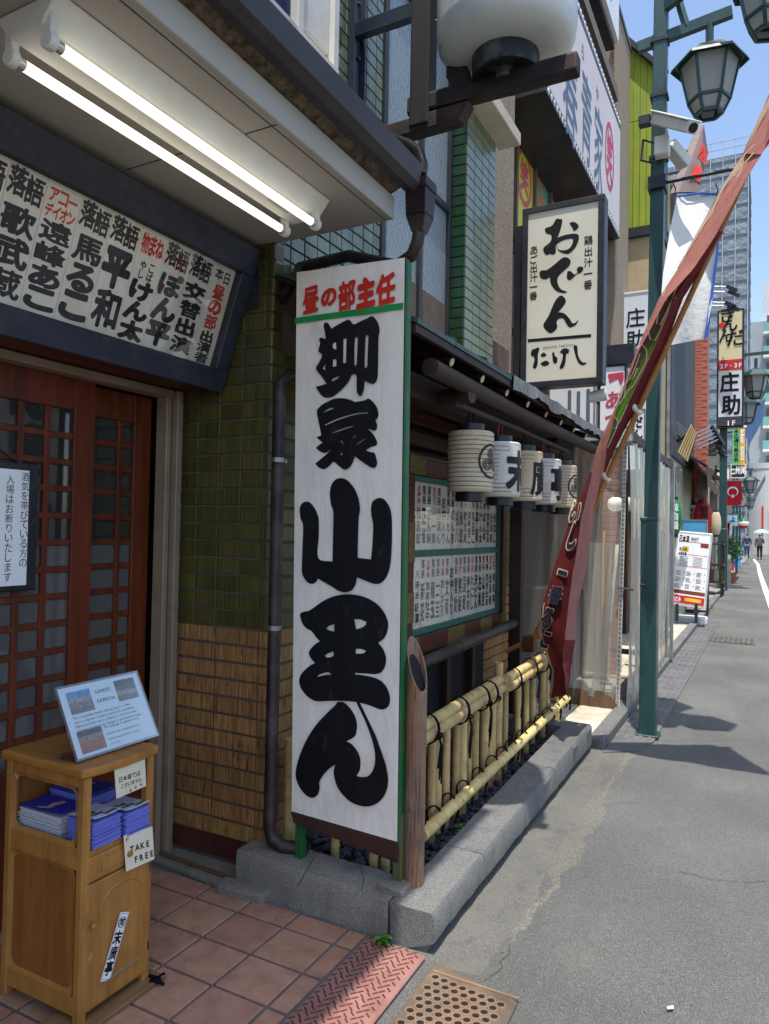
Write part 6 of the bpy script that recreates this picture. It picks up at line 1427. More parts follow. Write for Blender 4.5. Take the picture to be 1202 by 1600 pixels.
# pink signboard projecting over the pavement
pk = thing('pink_signboard', 'long pale pink signboard with grey brush lettering and dotted border above the window posters', 'sign', (-1.9, 8.0, 5.6))
MB().box(WX - .05, PX - .015, px0, px1, pz0, pz0 + .04).build('underside', dark_metal, pk); MB().box(WX - .05, PX - .015, px0, px1, pz1, pz1 + .15).build('top_box', dark_metal, pk)
MB().box(PX - .06, PX - .012, px0, px1, pz0 + .04, pz1).build('cabinet', dark_metal, pk)
MB().box(PX - .012, PX - .003, px0 + .06, px1 - .08, pz0 + .07, pz1 - .05).build('face', mat('pink_face', srgb(220, 205, 200), .5, var=.03, c2=srgb(226, 214, 210), scale=1), pk)
bulb = MB().lathe([(.0001, .012), (.024, .009), (.034, 0)], n=10).mesh('bulb', mat('bulb_white', srgb(226, 226, 222), .3))
nb_ = 36
for i in range(nb_):
    y = px0 + .08 + (px1 - px0 - .16)*i/(nb_ - 1)
    link('bulb', bulb, None, pk, (PX - .0145, y, pz1 + .075), (0, R(90), 0)); link('bulb', bulb, None, pk, (PX - .012, y, pz0 + .035), (0, R(90), 0))
grey_ink = mat('grey_ink', srgb(92, 110, 130), .6, var=.1)
k = Ink(lambda a, b: Vector((PX, a, b))); pc_ = [pky(892, 150), pky(917, 185), pky(936, 235), pky(953, 245)]
for ch_, q, w, h in (('春', pc_[0], .62, .95), ('青', pc_[1], .55, .95), ('家', pc_[2], .5, 1.0)): k.ch(ch_, q.y, q.z, w, h, .012, shear=-.1)
k.ch('ら', pc_[1].y - .22, pc_[1].z + .62, .14, .16, .02).ch('や', pc_[2].y - .12, pc_[2].z + .62, .14, .16, .02)
k.build(grey_ink, pk)
k = Ink(lambda a, b: Vector((PX, a, b))); n = 30; q = pc_[3]
vs = [(q.y + w*math.cos(2*math.pi*j/n), q.z + w*math.sin(2*math.pi*j/n)*1.5) for w in (.24, .29) for j in range(n + 1)]; k.m.add([k.place(a, b) for a, b in vs], [(j, j + 1, n + 2 + j, n + 1 + j) for j in range(n)]); k.ch('笑', q.y, q.z, .36, .6, .04); k.build(mat('crimson_print', srgb(206, 66, 100), .6), pk)
us_ = thing('upper_sign', 'dark framed white sign high above the pink signboard', 'sign', (-1.9, 9.0, 8.3))
uz = on(968, 75, x=PX).z; uy0, uy1 = px0 + 1.0, on(968, 75, x=PX).y
MB().box(WX, PX - .06, uy0, uy1, uz, uz + .08).build('underside', dark_metal, us_); MB().box(PX - .06, PX - .01, uy0, uy1, uz + .08, uz + 1.6).build('face', white_print, us_); box('back_arm', dark_metal, us_, WX - .06, PX - .06, uy0 + .4, uy0 + .5, uz + .2, uz + .4)
k = Ink(lambda a, b: Vector((PX - .005, a, b))); k.row('R', uy1 - .75, uz + .42, .36, bold=.05); k.build(ink, us_)
box('brown_band', mat('band_brown', srgb(120, 104, 88), .6), rb, WX - .06, PX - .05, px0 + .5, px1, pz1 + .42, pz1 + .58)
cbl = tag(MB().tube([(-1.99, 5.30, 4.55), (-1.985, 5.36, 4.2), (-1.99, 5.37, 3.9)], [.012, .03, .022], 8).build('dark_cable', dark_metal, smooth=True), 'thick black cable sheath hanging beside the sage tiled pier', 'cable')

# ================================================================== further along the street (left side)
stucco = mat('tan_stucco', srgb(176, 156, 122), .9, var=.1, bump=.5, bscale=40)
yg_m = mat('lime_cladding', srgb(148, 160, 36), .6, c2=srgb(126, 142, 30), scale=5, stretch=(6, 6, .5), rand=.05, dirt=srgb(96, 104, 30), dirt_amt=.3)
lb = thing('lime_building', 'building with lime green vertical cladding over tan stucco, past the roughcast column', 'building', (-2, 11.6, 0))
box('wall', stucco, lb, -4, -1.45, 11.6, 12.35, 2.4, 6.18); box('ground_wall', slat_m, lb, -4, -1.9, 11.6, 12.35, 0, 2.4); box('cornice', dark_metal, lb, -4, -1.42, 11.52, 12.35, 6.18, 6.32)
pm_ = None
for i in range(11):
    x = -2.55 + i*.098; zt = 10.0 - (x + 2.55)*1.15
    MB().box(x, x + .094, 11.55, 11.6, 6.33, 8.0 - .006).build('cladding_board', yg_m, lb, bevel=.006); MB().slab([(x, 11.55, 8.0), (x + .094, 11.55, 8.0), (x + .094, 11.55, zt - .11), (x, 11.55, zt)], (0, .05, 0)).build('cladding_board', yg_m, lb)
MB().slab([(-4, 11.6, 6.32), (-1.455, 11.6, 6.32), (-1.455, 11.6, 8.55), (-2.6, 11.6, 9.95), (-4, 11.6, 9.95)], (0, .7, 0)).build('upper_wall', yg_m, lb)
MB().bar((-2.7, 11.5, 10.15), (-1.38, 11.5, 8.6), .1, .07).build('barge_board', dark_metal, lb)
MB().slab([(-1.455, 11.6, 6.4), (-1.445, 11.6, 6.4), (-1.445, 11.6, 8.1), (-1.455, 11.6, 8.1)], (0, .7, 0)).build('side_panel', dark_metal, lb)
sp_ = on(972, 446, y=11.4)
MB().lathe([(.001, .1), (.06, .09), (.085, .04), (.085, -.05)], sp_, 12).build('wall_lamp', white_plastic, lb, smooth=True)

def signbox(name, label, x0, x1, y, z0, z1, face, frame=dark_metal, d=.14, fw=.03, group=None):
    t = thing(name, label, 'sign', ((x0 + x1)/2, y, z0), group)
    for q in ((x0, x1, z0, z0 + fw), (x0, x1, z1 - fw, z1), (x0, x0 + fw, z0 + fw, z1 - fw), (x1 - fw, x1, z0 + fw, z1 - fw)): MB().box(q[0], q[1], y - .012, y + d, q[2], q[3]).build('frame', frame, t)
    MB().box(x0 + fw, x1 - fw, y - .002, y + d - .01, z0 + fw, z1 - fw).build('face', face, t)
    return t, (lambda a, b: Vector((a, y - .006, b)))
pale_face = mat('pale_face', srgb(206, 212, 214), .45, var=.03)
a, b = on(972, 458, y=11.0), on(1020, 705, y=11.0)
t, pl = signbox('shop_sign', 'tall pale sign with four dark printed characters beside the lamp post', a.x, b.x + .05, 11.0, b.z, a.z, pale_face, white_plastic)
k = Ink(pl); k.column('庄助本店', (a.x + b.x)/2 - .03, a.z - .25, .27, .28, .16, bold=.02); k.build(ink, t)
box('wall_bracket', dark_metal, t, a.x - .4, a.x, 11.05, 11.11, (a.z + b.z)/2, (a.z + b.z)/2 + .08)
box('lower_panel', dark_metal, t, a.x - .15, b.x + .1, 11.0, 11.1, b.z - .12, b.z)
a, b = on(936, 572, y=8.3), on(978, 700, y=8.3)
t, pl = signbox('hanging_sign', 'white sign with pink hiragana and a red brush mark below the cream box sign', a.x, b.x, 8.3, b.z, a.z, white_print, dark_metal, .1, .02)
rose = mat('rose_ink', srgb(196, 62, 88), .6)
k = Ink(pl); k.column('あづま', (a.x + b.x)/2 + .02, a.z - .30, .19, .19, .1, bold=.03); k.m.add([pl(a.x + .1, a.z - .1), pl(b.x - .03, a.z - .09), pl(b.x - .03, a.z - .17), pl(b.x - .06, a.z - .24), pl(b.x - .09, a.z - .16), pl(a.x + .12, a.z - .2)], [(0, 1, 2, 3, 4, 5)]); k.build(rose, t)
box('cap', dark_metal, t, a.x - .08, b.x + .08, 8.28, 8.5, a.z, a.z + .22); box('wall_arm', dark_metal, t, -2.06, a.x - .02, 8.42, 8.48, a.z - .4, a.z - .32)
a, b = on(985, 640, y=9.9), on(1008, 735, y=9.9)
t, pl = signbox('noodle_sign', 'narrow white sign with small black lettering behind the lamp post', a.x - .1, b.x, 9.9, b.z, a.z, white_print, steel, .08, .015)
k = Ink(pl); k.column('だん', b.x - .1, a.z - .1, .13, .15, .1, bold=.05); k.build(ink, t); box('wall_arm', dark_metal, t, -2.0, a.x - .1, 9.93, 9.97, a.z - .3, a.z - .26)
a, b = on(880, 612, y=7.4), on(930, 668, y=7.4)
t, pl = signbox('brush_sign', 'white board with grey brush strokes tucked under the cream box sign', a.x - .15, b.x, 7.4, b.z - .15, a.z + .1, white_print, steel, .05, .015)
k = Ink(pl); k.ch('川', (a.x + b.x)/2 - .02, (a.z + b.z)/2, .26, .4, .04); k.build(grey_ink, t); box('wall_arm', dark_metal, t, -2.15, a.x - .14, 7.41, 7.44, a.z - .1, a.z - .05)

# slanted sign with bird lettering high on the lime building
a = [on(px, py, y=yy) for px, py, yy in ((1060, 300, 12.0), (1100, 195, 13.6), (1107, 240, 13.6), (1092, 300, 12.3))]
ss = thing('slanted_sign', 'weathered brown shop sign seen edge on, high beside the lime cladding', 'sign', a[0])
MB().slab(a, (-.12, 0, 0)).build('face', mat('brown_sign', srgb(98, 82, 78), .6, var=.3, scale=3), ss)
for q in (.3, .6): MB().tube([a[0].lerp(a[1], q) + Vector((-.1, 0, 0)), a[0].lerp(a[1], q) + Vector((-.55, .1, .05))], .02, 6).build('strut', dark_metal, ss)
k = Ink(lambda u, v: a[0].lerp(a[1], v).lerp(a[3].lerp(a[2], v), u) + Vector((.05, -.05, 0))); k.ch('鳥', .5, .3, .7, .25, .05).ch('居', .5, .65, .7, .25, .05); k.build(red_ink, ss)

# dark ribbed building
db = thing('ribbed_building', 'dark grey building with vertical metal ribs behind the lamp post', 'building', (-1.8, 14, 0))
box('wall', mat('pale_render', srgb(150, 152, 128), .85, var=.1), db, -4, -1.42, 12.4, 16.6, 0, 7.4)
ribm = mat('dark_rib', srgb(62, 64, 72), .5, rand=.1)
bxm = MB().box(-.03, .03, -.04, .04, 0, 4.4).mesh('rib', ribm)
for i in range(27): link('rib', bxm, None, db, (-1.39, 12.5 + i*.152, 2.9))
bxm2 = MB().box(-.05, .05, -.03, .03, 0, 3.6).mesh('rib', ribm)
for i in range(5): link('rib', bxm2, None, db, (-1.85 + i*.11, 12.38, 2.9))
box('corner_flashing', steel, db, -1.43, -1.38, 12.32, 12.4, 0, 6.6)
# brick tower
bt = thing('brick_building', 'orange red brick corner building rising behind the sign boxes', 'building', (-2, 22, 0))
brk_f = mat('far_brick', srgb(186, 112, 90), .85, c2=srgb(166, 96, 78), scale=14, bump=.3, bscale=60)
box('wall', brk_f, bt, -6, -1.95, 17.6, 21, 0, 9.8); box('corner_pier', brk_f, bt, -1.74, -1.16, 17.0, 17.6, 2.2, 8.6); box('pier_side', brk_f, bt, -1.95, -1.74, 17.2, 17.6, 0, 9.0)
bm3 = MB().box(-.09, .09, -.006, 0, 0, .06).mesh('brick', brk_f, bevel=.003)
for k_ in range(60):
    for i in range(3 if k_ % 2 else 2): link('brick', bm3, None, bt, (-1.62 + i*.19 + (0 if k_ % 2 else .095), 17.0, 3.0 + k_*.072))
for z in (4.2, 7.6): box('window', dark_metal, bt, -3.6, -2.6, 17.57, 17.61, z, z + 1.4)

# scaffolded tower block
mesh_m = mat('scaffold_mesh', srgb(138, 148, 157), .8, c2=srgb(118, 128, 138), scale=.8, stretch=(1, 1, 3), bump=.8, bscale=1.2, bdist=.3)
TY = 62.0; tx1, tz1 = on(1170, 300, y=TY).x, on(1145, 242, y=TY).z
sc_t = thing('scaffold_tower', 'tall building wrapped in grey scaffold mesh against the sky', 'building', (-6, TY, 0))
box('mesh_wrap', mesh_m, sc_t, -14, tx1, TY, TY + 9, 0, tz1)
pole_m = mat('scaffold_pole', srgb(176, 180, 186), .6, metal=.2); seam_m = mat('seam', srgb(100, 109, 118), .8)
for i in range(14): MB().tube([(tx1 - .02 - i*.9, TY - .1, 0), (tx1 - .02 - i*.9, TY - .1, tz1 + 1.3)], .04, 5).build('scaffold_pole', pole_m, sc_t)
for k_ in range(26):
    box('mesh_seam', seam_m, sc_t, -14, tx1 + .03, TY - .06, TY - .02, 1 + k_*1.2, 1.08 + k_*1.2); box('mesh_seam', seam_m, sc_t, tx1 - .01, tx1 + .04, TY, TY + 9, 1 + k_*1.2, 1.08 + k_*1.2)
for z in (.55, 1.15): box('top_rail', pole_m, sc_t, -14, tx1, TY - .14, TY - .06, tz1 + z, tz1 + z + .08)

# second lamp post with sign boxes
def post(x, y, h, w=.11): return MB().box(x - w, x + w, y - w, y + w, 0, h)
LY2 = 23.4; xb = on(1129, 922, y=LY2).x
s2 = thing('street_lamp', 'green street lamp post carrying a stack of shop sign boxes further down the street', 'street lamp', (xb, LY2, 0))
MB().box(xb - .13, xb + .13, LY2 - .13, LY2 + .13, 0, 1.8).build('lower_shaft', lamp_green, s2, bevel=.01); MB().box(xb - .1, xb + .1, LY2 - .1, LY2 + .1, 1.8, 8.2).build('upper_shaft', lamp_green, s2)
hc2 = on(1181, 622, y=LY2); lamp_head(s2, (hc2.x, LY2, hc2.z), 1.6, .2)
MB().bar((xb, LY2, hc2.z + .4), (xb + .5, LY2, hc2.z + 1.3), .1).bar((xb + .45, LY2, hc2.z + 1.28), (hc2.x + .5, LY2, hc2.z + 1.3), .08).build('arm', lamp_green, s2)
hc3 = on(1158, 640, y=24.2); lamp_head(s2, (hc3.x + .15, 24.4, hc3.z - .4), 1.5, .5)
MB().bar((xb, LY2, hc3.z + .9), (hc3.x + .15, 24.4, hc3.z + .7), .08).build('arm', lamp_green, s2)
a, b = on(1121, 486, y=LY2 - .3), on(1162, 667, y=LY2 - .3)
zt, zb_ = a.z, b.z
cut = [on(1140, p, y=LY2 - .3).z for p in (562, 578, 651)]
t, pl = signbox('stacked_sign', 'cream and grey stacked sign box with black brush names and a red floor band', a.x, b.x, LY2 - .3, zb_, zt, mat('stack_cream', srgb(214, 204, 160), .5, var=.06), dark_metal, .3, .05)
def fpan(z0, z1, m): MB().box(a.x + .05, b.x - .05, LY2 - .312, LY2 - .303, z0, z1).build('panel', m, t)
fpan(cut[1], cut[0], mat('red_band', srgb(196, 44, 44), .5)); fpan(cut[2], cut[1] - .06, pale_face); fpan(zb_ + .02, cut[2], mat('slate_band', srgb(60, 62, 70), .5))
xm = (a.x + b.x)/2; pl = lambda u, v: Vector((u, LY2 - .318, v))
k = Ink(pl)
for ch_, u, v, s in (('き', -.08, .42, .42), ('ん', -.02, .22, .4), ('ん', -.12, -.02, .36), ('だ', .12, -.08, .44)): k.ch(ch_, xm + u, (zt + cut[0])/2 + v*1.4, s, s*1.1, .03)
k.ch('庄', xm - .02, (cut[1] + cut[2])/2 + .32, .5, .58, .04).ch('助', xm + .02, (cut[1] + cut[2])/2 - .34, .5, .58, .04); k.build(ink, t)
k = Ink(pl); k.row('2F·3F', xm - .29, (cut[0] + cut[1])/2 - .03, .17, adv=.72, bold=.04); k.row('1F', xm - .11, (cut[2] + zb_)/2 - .03, .2, adv=.7, bold=.04); k.build(white_print, t)
MB().disc(on(1128, 508, y=LY2 - .32), .08, (0, -1, 0)).build('red_seal', red_ink, t)
q = on(1100, 702, y=LY2 - .1); box('beam', dark_metal, t, -1.9, a.x, LY2 - .25, LY2 + .05, q.z - .2, q.z + .25)
# floodlights over the sign
fo = [(1137, 448), (1140, 456), (1135, 473), (1140, 478)]
for i, (px, py) in enumerate(fo):
    p = on(px, py, y=22.6); t = thing('floodlight', 'small black floodlight on a long arm above the stacked sign', 'floodlight', p, 'floodlights above the stacked sign')
    MB().bar(p, p + Vector((.22, -.1, -.16)), .16, .1).build('head', dark_metal, t); MB().tube([p, Vector((-1.5, 22.5, p.z + .05))], .014, 6).build('arm', steel, t)

# A-board menu
ab = thing('menu_board', 'white framed menu stand crowded with small print and a red footer on a grey base', 'sign', on(1075, 975, z=0))
AY = 13.5
A = [on(*p, y=AY) for p in ((1044, 944), (1103, 953), (1113, 834), (1057, 829))]
tilt = Vector((0, .3, 0)); A[2] += tilt*.5; A[3] += tilt*.5
MB().slab(A, (0, .06, 0)).build('frame', mat('alu_frame', srgb(196, 198, 200), .4, metal=.3), ab, bevel=.01)
def AP(u, v, d=0.0): return A[0].lerp(A[1], u).lerp(A[3].lerp(A[2], u), v) + Vector((0, -d, 0))
def apan(u0, u1, v0, v1, m, d=.004, name='print'): MB().add([AP(u0, v0, d), AP(u1, v0, d), AP(u1, v1, d), AP(u0, v1, d)], [(0, 1, 2, 3)]).build(name, m, ab)
apan(.05, .95, .035, .965, white_print, .003, 'sheet')
cr_ = mat('crimson_panel', srgb(190, 36, 60), .5); apan(.06, .94, .04, .145, cr_); apan(.06, .94, .165, .215, mat('food_strip', srgb(120, 62, 34), .5, var=.5, scale=25))
k = Ink(lambda u, v: AP(u, v, .006)); k.row('日本酒', .08, .90, .09, bold=.06, N=30)
for j, s in enumerate(('呑めます', '旬のお肴', '地酒各種')): k.row(s, .42 if j == 0 else .12, (.905, .76, .70)[j], .05, bold=.03, N=26)
rg = random.Random(9)
for r_ in range(3):
    for c_ in range(3):
        for q in range(4):
            u0, v0 = .11 + c_*.28, .46 - r_*.085 - q*.016; k.m.add([AP(u0, v0, .005), AP(u0 + rg.uniform(.1, .2), v0, .005), AP(u0 + .1, v0 + .006, .005), AP(u0, v0 + .006, .005)], [(0, 1, 2, 3)])
        k.ch('8', .11 + c_*.28 + .22, .45 - r_*.085, .04, .025, .05, N=24)
for q in range(7):
    for c_ in (0, 1): k.m.add([AP(.16 + c_*.39, .545 + q*.019, .005), AP(.40 + c_*.39, .545 + q*.019, .005), AP(.40 + c_*.39, .55 + q*.019, .005), AP(.16 + c_*.39, .55 + q*.019, .005)], [(0, 1, 2, 3)])
k.build(ink, ab)
k = Ink(lambda u, v: AP(u, v, .006))
for u0, u1, v0, v1 in ((.1, .94, .53, .536), (.1, .94, .69, .696), (.1, .106, .53, .69), (.934, .94, .53, .69), (.53, .536, .53, .69), (.12, .7, .86, .868)): k.m.add([AP(u0, v0, .005), AP(u1, v0, .005), AP(u1, v1, .005), AP(u0, v1, .005)], [(0, 1, 2, 3)])
k.build(red_ink, ab)
k = Ink(lambda u, v: AP(u, v, .006)); k.row('おとみ', .1, .09, .07, bold=.04, N=26); k.build(white_print, ab)
apan(.42, .86, .075, .12, MATS['yellow_board'], .0055); apan(.7, .92, .80, .86, MATS['food_strip'], .005); apan(.22, .38, .73, .80, MATS['yellow_board'], .0045)
bs = on(1074, 972, z=0); n = 20
MB().slab([(bs.x + .36*max(-1, min(1, 1.25*math.cos(2*math.pi*j/n))), bs.y - .35 + .2*max(-1, min(1, 1.25*math.sin(2*math.pi*j/n))), .02) for j in range(n)], (0, 0, .13)).build('base', mat('base_grey', srgb(206, 208, 210), .5), ab, bevel=.03, seg=2)
for px in (1058, 1088): q = on(px, 948, y=AY); MB().box(q.x - .025, q.x + .025, AY, AY + .05, .1, q.z + .05).build('leg', dark_metal, ab)
bsg = on(1087, 824, y=14.2)
t, pl = signbox('blue_sign', 'small light blue panel sign above the menu stand', bsg.x - .24, bsg.x + .2, 14.2, bsg.z - .16, bsg.z + .14, mat('sky_panel', srgb(86, 164, 206), .4, var=.1, scale=2), steel, .06, .02)
box('post', dark_metal, t, bsg.x - .02, bsg.x + .02, 14.22, 14.26, .0, bsg.z - .14)

# paper lanterns of the shops
def far_lantern(label, px, py, y, r, h, m, txt, im, n=24):
    c = on(px, py, y=y); t = thing('shop_lantern', label, 'lantern', c, None)
    prof = [(r*.5, -h/2)] + [(r*(math.sin(math.pi*(.12 + .76*k_/12))**.45)*(1.0 if k_ % 2 else .985), -h/2 + h*(k_ + .5)/13) for k_ in range(13)] + [(r*.5, h/2)]
    MB().lathe(prof, c, n).build('shade', m, t, smooth=True)
    for s in (-1, 1): MB().lathe([(.001, s*h/2 + s*.05), (r*.5, s*h/2 + s*.05), (r*.52, s*h/2 - s*.01)], c, 16).build('rim', black_rim, t)
    MB().tube([c + Vector((0, 0, h/2)), c + Vector((0, 0, h/2 + .5))], .012, 6).build('cord', rope, t)
    k = Ink(lambda u, v: Vector((c.x + (r + .012)*math.sin(u/r + .2), c.y - (r + .012)*math.cos(u/r + .2), c.z + v)))
    if txt: k.column(txt, 0, h*.4, min(r*.9, h*.8/len(txt)), h*.8/len(txt)*.92, .06, bold=.06, N=28); k.build(im, t)
far_lantern('long green paper lantern with white lettering outside a shop', 1054, 808, 11.8, .105, .52, mat('green_washi', srgb(34, 130, 68), .7, trans=.2), '味自慢', white_print)
far_lantern('round red paper lantern with black lettering over the menu stand', 1098, 812, 16.5, .18, .72, mat('red_washi', srgb(206, 52, 60), .7, trans=.25), '酒場', ink)
far_lantern('black paper lantern hanging beside the red one', 1083, 806, 16.8, .15, .6, mat('black_washi', srgb(36, 34, 36), .7), '酒', white_print)

# awnings, slats and clutter of the shop fronts
aw = mat('weathered_awning', srgb(96, 92, 86), .8, c2=srgb(70, 66, 62), scale=6, stretch=(3, 3, 1), bump=.5, bscale=10, bdist=.04)
def awning(label, y0_, y1_, x0_, x1_, z0_, z1_, m):
    t = thing('shop_awning', label, 'awning', (x0_, (y0_ + y1_)/2, z0_)); rg = random.Random(int(y0_*10)); g = []
    for j in range(7): g.append([(x0_ + (x1_ - x0_)*j/6, y0_ + (y1_ - y0_)*i/10, z0_ + (z1_ - z0_)*j/6 + .03*math.sin(i*1.3)*(1 - j/6)) for i in range(11)])
    MB().sheet(g).build('sheet', m, t, smooth=True, solid=.01)
    MB().sheet([[(x0_, y0_ + (y1_ - y0_)*i/10, z0_ + .03*math.sin(i*1.3)) for i in range(11)], [(x0_ + .01, y0_ + (y1_ - y0_)*i/10, z0_ - .22 + .04*math.sin(i*2.1)) for i in range(11)]]).build('valance', m, t)
    for y in (y0_, y1_): MB().bar((x0_, y, z0_), (x1_, y, z1_), .04).build('arm', dark_metal, t)
awning('grey cloth awning over the shop front past the vinyl stall', 10.0, 11.4, -1.1, -2.0, 2.55, 3.0, aw)
awning('brown awning sloping over the lantern shop front', 14.6, 18.5, -.98, -1.45, 2.7, 3.3, mat('brown_awning', srgb(84, 68, 54), .85, var=.25))
awning('bleached reed awning further down the lane of shops', 26, 31, -.7, -1.9, 3.0, 3.9, mat('reed', srgb(150, 130, 98), .9, var=.25, scale=20))
p = [on(*q, y=13.0) for q in ((1059, 706), (1080, 662), (1089, 678), (1075, 722))]
sp = thing('slat_screen', 'tilted tan wooden slat screen leaning above the awnings', 'screen', p[0])
for i in range(5):
    u0, u1 = i/5, (i + .72)/5
    MB().slab([p[0].lerp(p[3], u0), p[0].lerp(p[3], u1), p[1].lerp(p[2], u1), p[1].lerp(p[2], u0)], (0, .06, 0)).build('slat', mat('tan_slat', srgb(186, 160, 112), .8, rand=.1) if i == 0 else MATS['tan_slat'], sp)
MB().slab([p[0] + Vector((0, .07, 0)), p[3] + Vector((0, .07, 0)), p[2] + Vector((0, .07, 0)), p[1] + Vector((0, .07, 0))], (0, .03, 0)).build('back', slat_m, sp)
MB().tube([p[1].lerp(p[0], .4) + Vector((0, .1, 0)), Vector((-1.42, 13.2, p[1].z - .3))], .025, 6).build('prop', dark_metal, sp)
p = [on(*q, y=15.0) for q in ((1088, 770), (1104, 728), (1116, 735), (1100, 778))]
rs = thing('reed_bundle', 'grey weathered bark panel tilted under the brick pier', 'screen', p[0])
MB().slab(p, (0, .1, 0)).build('panel', mat('bark', srgb(104, 98, 92), .95, c2=srgb(66, 60, 56), scale=10, stretch=(4, 4, .6), bump=.6, bscale=20), rs); MB().tube([p[1] + Vector((0, .05, 0)), Vector((-1.42, 15.6, p[1].z + .3))], .03, 6).build('prop', dark_metal, rs)
for i in range(5):
    a, b = on(1044 + i*2, 648 + i*6, y=12.6 + .1*i), on(1112 + i*3, 666 + i*5, y=15.8)
    t = thing('floodlight', 'cluster floodlight on a thin arm strung across the shop fronts', 'floodlight', b, 'floodlights over the shop fronts')
    MB().tube([a, a.lerp(b, .5) + Vector((0, 0, -.25)), b], .014, 5).build('arm', steel, t); MB().bar(b, b + Vector((.08, -.04, -.14)), .09, .07).build('head', dark_metal, t)
for i in range(4):
    b = on(1115 + i*3, 682 + i*8, y=16.6); t = thing('floodlight', 'black floodlight on an arm in front of the brick pier', 'floodlight', b, 'floodlights in front of the brick pier')
    MB().tube([Vector((-1.3, 17.5, b.z)), b], .014, 5).build('arm', steel, t); MB().bar(b, b + Vector((.13, -.04, -.13)), .11, .08).build('head', dark_metal, t)
# shop fronts at ground level
sf_ = thing('shop_row', 'low dark timber shop fronts under the awnings', 'building', (-2, 14, 0))
box('front', slat_m, sf_, -3.9, -1.95, 9.95, 11.55, 0, 2.5); box('front', mat('cream_front', srgb(176, 166, 140), .8, var=.12), sf_, -3, -1.40, 21.1, 21.85, 0, 3.4)
for i, (y, c_) in enumerate(((10.3, (190, 184, 168)), (12.2, (140, 120, 92)), (13.6, (60, 58, 60)), (14.8, (170, 156, 124)))): box('door', mat('shop_door_%d' % i, srgb(*c_), .6, var=.15), sf_, -1.95 if i == 0 else -1.9, -1.87, y, y + .75, .05, 2.1)
box('curtain_track', steel, sf_, -1.06, -1.02, 9.62, 9.7, .05, 2.5)
box('front', mat('pale_front', srgb(120, 112, 98), .8, var=.2, scale=3), sf_, -6, -1.75, 27.2, 45, 0, 5.2)
for i in range(7): box('shop_window', mat('shop_pane_%d' % i, srgb(*((70, 62, 54), (160, 132, 96), (52, 66, 80), (150, 60, 50))[i % 4]), .4, var=.3, scale=5), sf_, -1.76, -1.72, 28 + i*2.2, 29.6 + i*2.2, .3, 2.3)  # window panels in plain mixed colours
t, pl = signbox('corner_sign', 'white sign with a bold black character beside the flag', *(lambda a, b: (a.x, b.x))(on(1112, 732, y=30), on(1141, 748, y=30)), 30, on(1120, 750, y=30).z, on(1120, 730, y=30).z, white_print, steel, .2, .03)
c_ = on(1122, 740, y=30); k = Ink(pl); k.ch('九', c_.x, c_.z, .6, .6, .06); k.build(ink, t); box('arm', dark_metal, t, -2, c_.x - .3, 30.05, 30.1, c_.z, c_.z + .08)
t, pl = signbox('black_sign', 'black sign with white brush lettering under the vertical street banner', *(lambda a, b: (a.x, b.x))(on(1142, 724, y=31), on(1165, 748, y=31)), 31, on(1150, 747, y=31).z, on(1150, 725, y=31).z, mat('black_face', srgb(30, 34, 48), .5), white_plastic, .2, .03)
c_ = on(1153, 735, y=31); k = Ink(pl)
for i, ch_ in enumerate('七州尾'): k.ch(ch_, c_.x - .2 + i*.2, c_.z, .19, .3, .05)
k.build(white_print, t); box('arm', dark_metal, t, -2, c_.x - .3, 31.05, 31.1, c_.z, c_.z + .08)
# red flag with crescent and star
fg = thing('red_flag', 'red flag with white crescent and star hanging over the pavement', 'flag', on(1147, 772, y=24)); a, b, c_, d_ = [on(*q, y=24) for q in ((1134, 752), (1159, 752), (1159, 789), (1134, 790))]
MB().sheet([[a.lerp(b, i/6).lerp(d_.lerp(c_, i/6), j/6) + Vector((0, .03*math.sin(i*1.4 + j*.6), 0)) for i in range(7)] for j in range(7)]).build('cloth', mat('flag_red', srgb(200, 36, 44), .8, var=.06, trans=.2), fg, smooth=True)
cm = (a + b + c_ + d_)/4 + Vector((-.02, -.06, .05)); pl = lambda u, v: Vector((cm.x + u, cm.y, cm.z + v)); m = MB(); n = 24; r = .15
vs = [pl(r*math.cos(R(-55 + 290*j/n)), r*math.sin(R(-55 + 290*j/n))) for j in range(n + 1)] + [pl(r*.78*math.cos(R(-55 + 290*j/n)), -.02 + r*.78*math.sin(R(-55 + 290*j/n))) for j in range(n + 1)]
m.add(vs, [(j, j + 1, n + 2 + j, n + 1 + j) for j in range(n)]); m.build('crescent', white_print, fg)
m = MB(); m.add([pl(.07*(1 if j % 2 == 0 else .42)*math.sin(R(36*j)), -.14 + .07*(1 if j % 2 == 0 else .42)*math.cos(R(36*j))) for j in range(10)], [tuple(range(10))]); m.build('star', white_print, fg); MB().tube([a + Vector((-.3, 0, .02)), b + Vector((.05, 0, .02))], .015, 6).build('rod', steel, fg)
# green and yellow street banners
for i, (x0_, x1_, c_, tx) in enumerate(((1145, 1156, (110, 190, 120), '末広通り商店会'), (1156, 1164, (236, 176, 44), '新宿'))):
    t = thing('street_banner', ('green vertical street banner lettered in black' if i == 0 else 'yellow vertical street banner beside the green one'), 'banner', on((x0_ + x1_)/2, 727, y=29)); a, b = on(x0_, 667, y=29), on(x1_, 727, y=29)
    MB().box(a.x, b.x, 29, 29.02, b.z, a.z).build('cloth', mat('banner_%d' % i, srgb(*c_), .7), t)
    k = Ink(lambda u, v: Vector((u, 28.99, v))); k.column(tx, (a.x + b.x)/2, a.z - .08, (b.x - a.x)*.7, (a.z - b.z)*.92/len(tx)*.85, .1, bold=.04, N=28); k.build(ink if i == 0 else white_print, t); MB().tube([(a.x - .1, 29.01, a.z), (b.x + .05, 29.01, a.z)], .02, 6).build('rod', steel, t)
